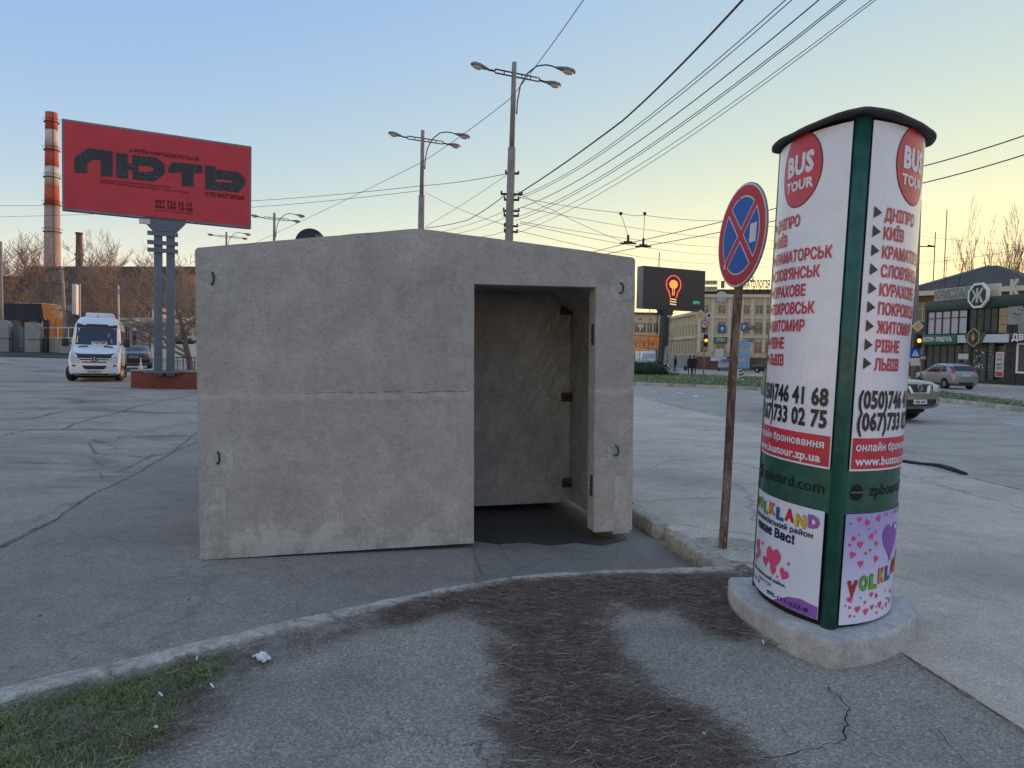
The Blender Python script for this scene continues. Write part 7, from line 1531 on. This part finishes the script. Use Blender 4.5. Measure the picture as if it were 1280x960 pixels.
plane_roof().build('roof', M['rooft'], hb2); q = MB(); q.tube([(-.5, -.5, ze + .03), (rx_, dp_ / 2, ridge_z + .03)], .12, 5); q.build('hip_ridge', M['greywall'], hb2); q = MB(); q.box(-.5, -.6, ze - .5, LH + .5, -.02, ze - .02); q.build('cornice', M['trim'], hb2)
# brown house left of it, behind the pole
for i, (px, py, x2, yb, lab, arms) in enumerate(((1184, 318, 1182, 343, 'small rooftop aerial above the hipped roof peak', 1), (1204, 326, 1198, 346, 'leaning rooftop aerial right of the roof peak', 1))):
    Y = 74; t_ = D(px, py, Y); b_ = D(x2, yb, Y); rt_ = thing('roof_aerial', lab, 'aerial', (b_.x, Y, b_.z - .3), 0, 'aerials on the hipped roof'); d_ = t_ - b_; q = MB(); q.tube([(0, 0, -.8), tuple(d_)], .03, 5); q.build('mast', M['dark'], rt_); q = MB()
    for k in range(3): c_ = d_ * (1 - .14 * k); q.tube([tuple(c_ + Vector((-.4, 0, -.1))), tuple(c_ + Vector((.4, 0, .1)))], .02, 4)
    q.build('crossbar', M['dark'], rt_)
for px, yt, Y, lab in ((1175.5, 262, 150, 'tallest thin radio mast above the hipped roof'), (1162.5, 290, 140, 'shorter thin radio mast next to the street pole')):
    b_ = D(px, 440, Y); rt_ = thing('radio_mast', lab, 'mast', (b_.x, Y, 0), 0, 'radio masts behind the roofs'); q = MB(); q.tube([(0, 0, 0), (0, 0, D(px, yt, Y).z)], [.13, .08], 6); q.build('shaft', M['dark'], rt_)
# street pole with signals beside the column
b_ = D(1141.5, 478, 44); root = thing('signal_pole', 'grey street pole with amber signal and blue crossing sign beside the column', 'traffic light', (b_.x, 44, .1)); ox = b_.x
def T(px, py): p = D(px, py, 44); return p.x - ox, p.z - .1
xt_, zt_ = T(1150, 250); q = MB(); q.tube([(0, 0, -.1), (xt_ * .5, 0, zt_ * .5), (xt_, 0, zt_)], [.15, .12, .09], 10); q.build('pole', M['steel'], root)
x, z = T(1148.5, 308); x2_, _ = T(1166, 308); q = MB(); q.tube([(x, 0, z), (x2_, 0, z)], .035, 6); q.tube([(x2_ - .3, 0, z + .08), (x2_ + .1, 0, z)], .05, 6); q.build('side_arm', M['dark'], root)
x, z = T(1145, 426); q = MB(); q.box(x - .22, -.35, z - .45, x + .22, -.12, z + .45, b=.03); sgn = q.build('signal_head', M['blackplastic'], root)
for dz, mm in ((.28, 'hole'), (0, 'amber'), (-.28, 'hole')): q = MB(); q.tube([(x, -.375, z + dz), (x, -.35, z + dz)], .12, 14); q.build('lens', M[mm], sgn)
x, z = T(1142, 441); q = MB(); q.box(x - .32, -.2, z - .32, x + .32, -.17, z + .32); cs = q.build('crossing_sign', M['signblue'], root); q = MB(); q.prism([(x - .22, z - .2), (x + .22, z - .2), (x, z + .2)], -.206, -.2, 'y'); wt = q.build('white_triangle', M['signwhite'], cs)
q = MB(); q.tube([(x - .05, -.212, z - .15), (x, -.212, z - .03), (x + .05, -.212, z - .15)], .015, 4); q.tube([(x, -.212, z - .03), (x + .01, -.212, z + .05)], .018, 4); q.sphere((x + .01, -.212, z + .08), .025, 0, 6); q.build('pedestrian_mark', M['ink'], cs)
x, z = T(1141, 449.5); q = MB(); q.box(x - .3, -.2, z - .13, x + .3, -.17, z + .13); q.build('small_plate', M['whitewall'], root); x, z = T(1142, 454.5); q = MB(); q.box(x - .3, -.2, z - .13, x + .3, -.17, z + .13, b=.02); pq = q.build('small_plate', M['whitewall'], root)
x, z = T(1145, 408); q = MB(); q.prism([(x, z - .36), (x + .36, z), (x, z + .36), (x - .36, z)], -.2, -.17, 'y'); dq = q.build('diamond_plate', M['whitewall'], root); q = MB(); q.prism([(x, z - .26), (x + .26, z), (x, z + .26), (x - .26, z)], -.206, -.2, 'y'); q.build('yellow_centre', mat('sign_yellow2', (.55, .36, .05), .5), dq)
p = D(1152, 448, 46); root = thing('small_flag_sign', 'small blue and yellow sign just right of the crossing sign', 'sign', (p.x, 46, .1)); z = p.z; q = MB(); q.box(-.25, -.03, z - .15, .25, 0, z + .02); q.box(-.25, -.031, z + .022, .25, 0, z + .17, 1); q.build('plate', [M['yellow'], M['signblue']], root); q = MB(); q.tube([(0, .04, 0), (0, .04, z)], .03, 6); q.build('post', M['steel'], root)
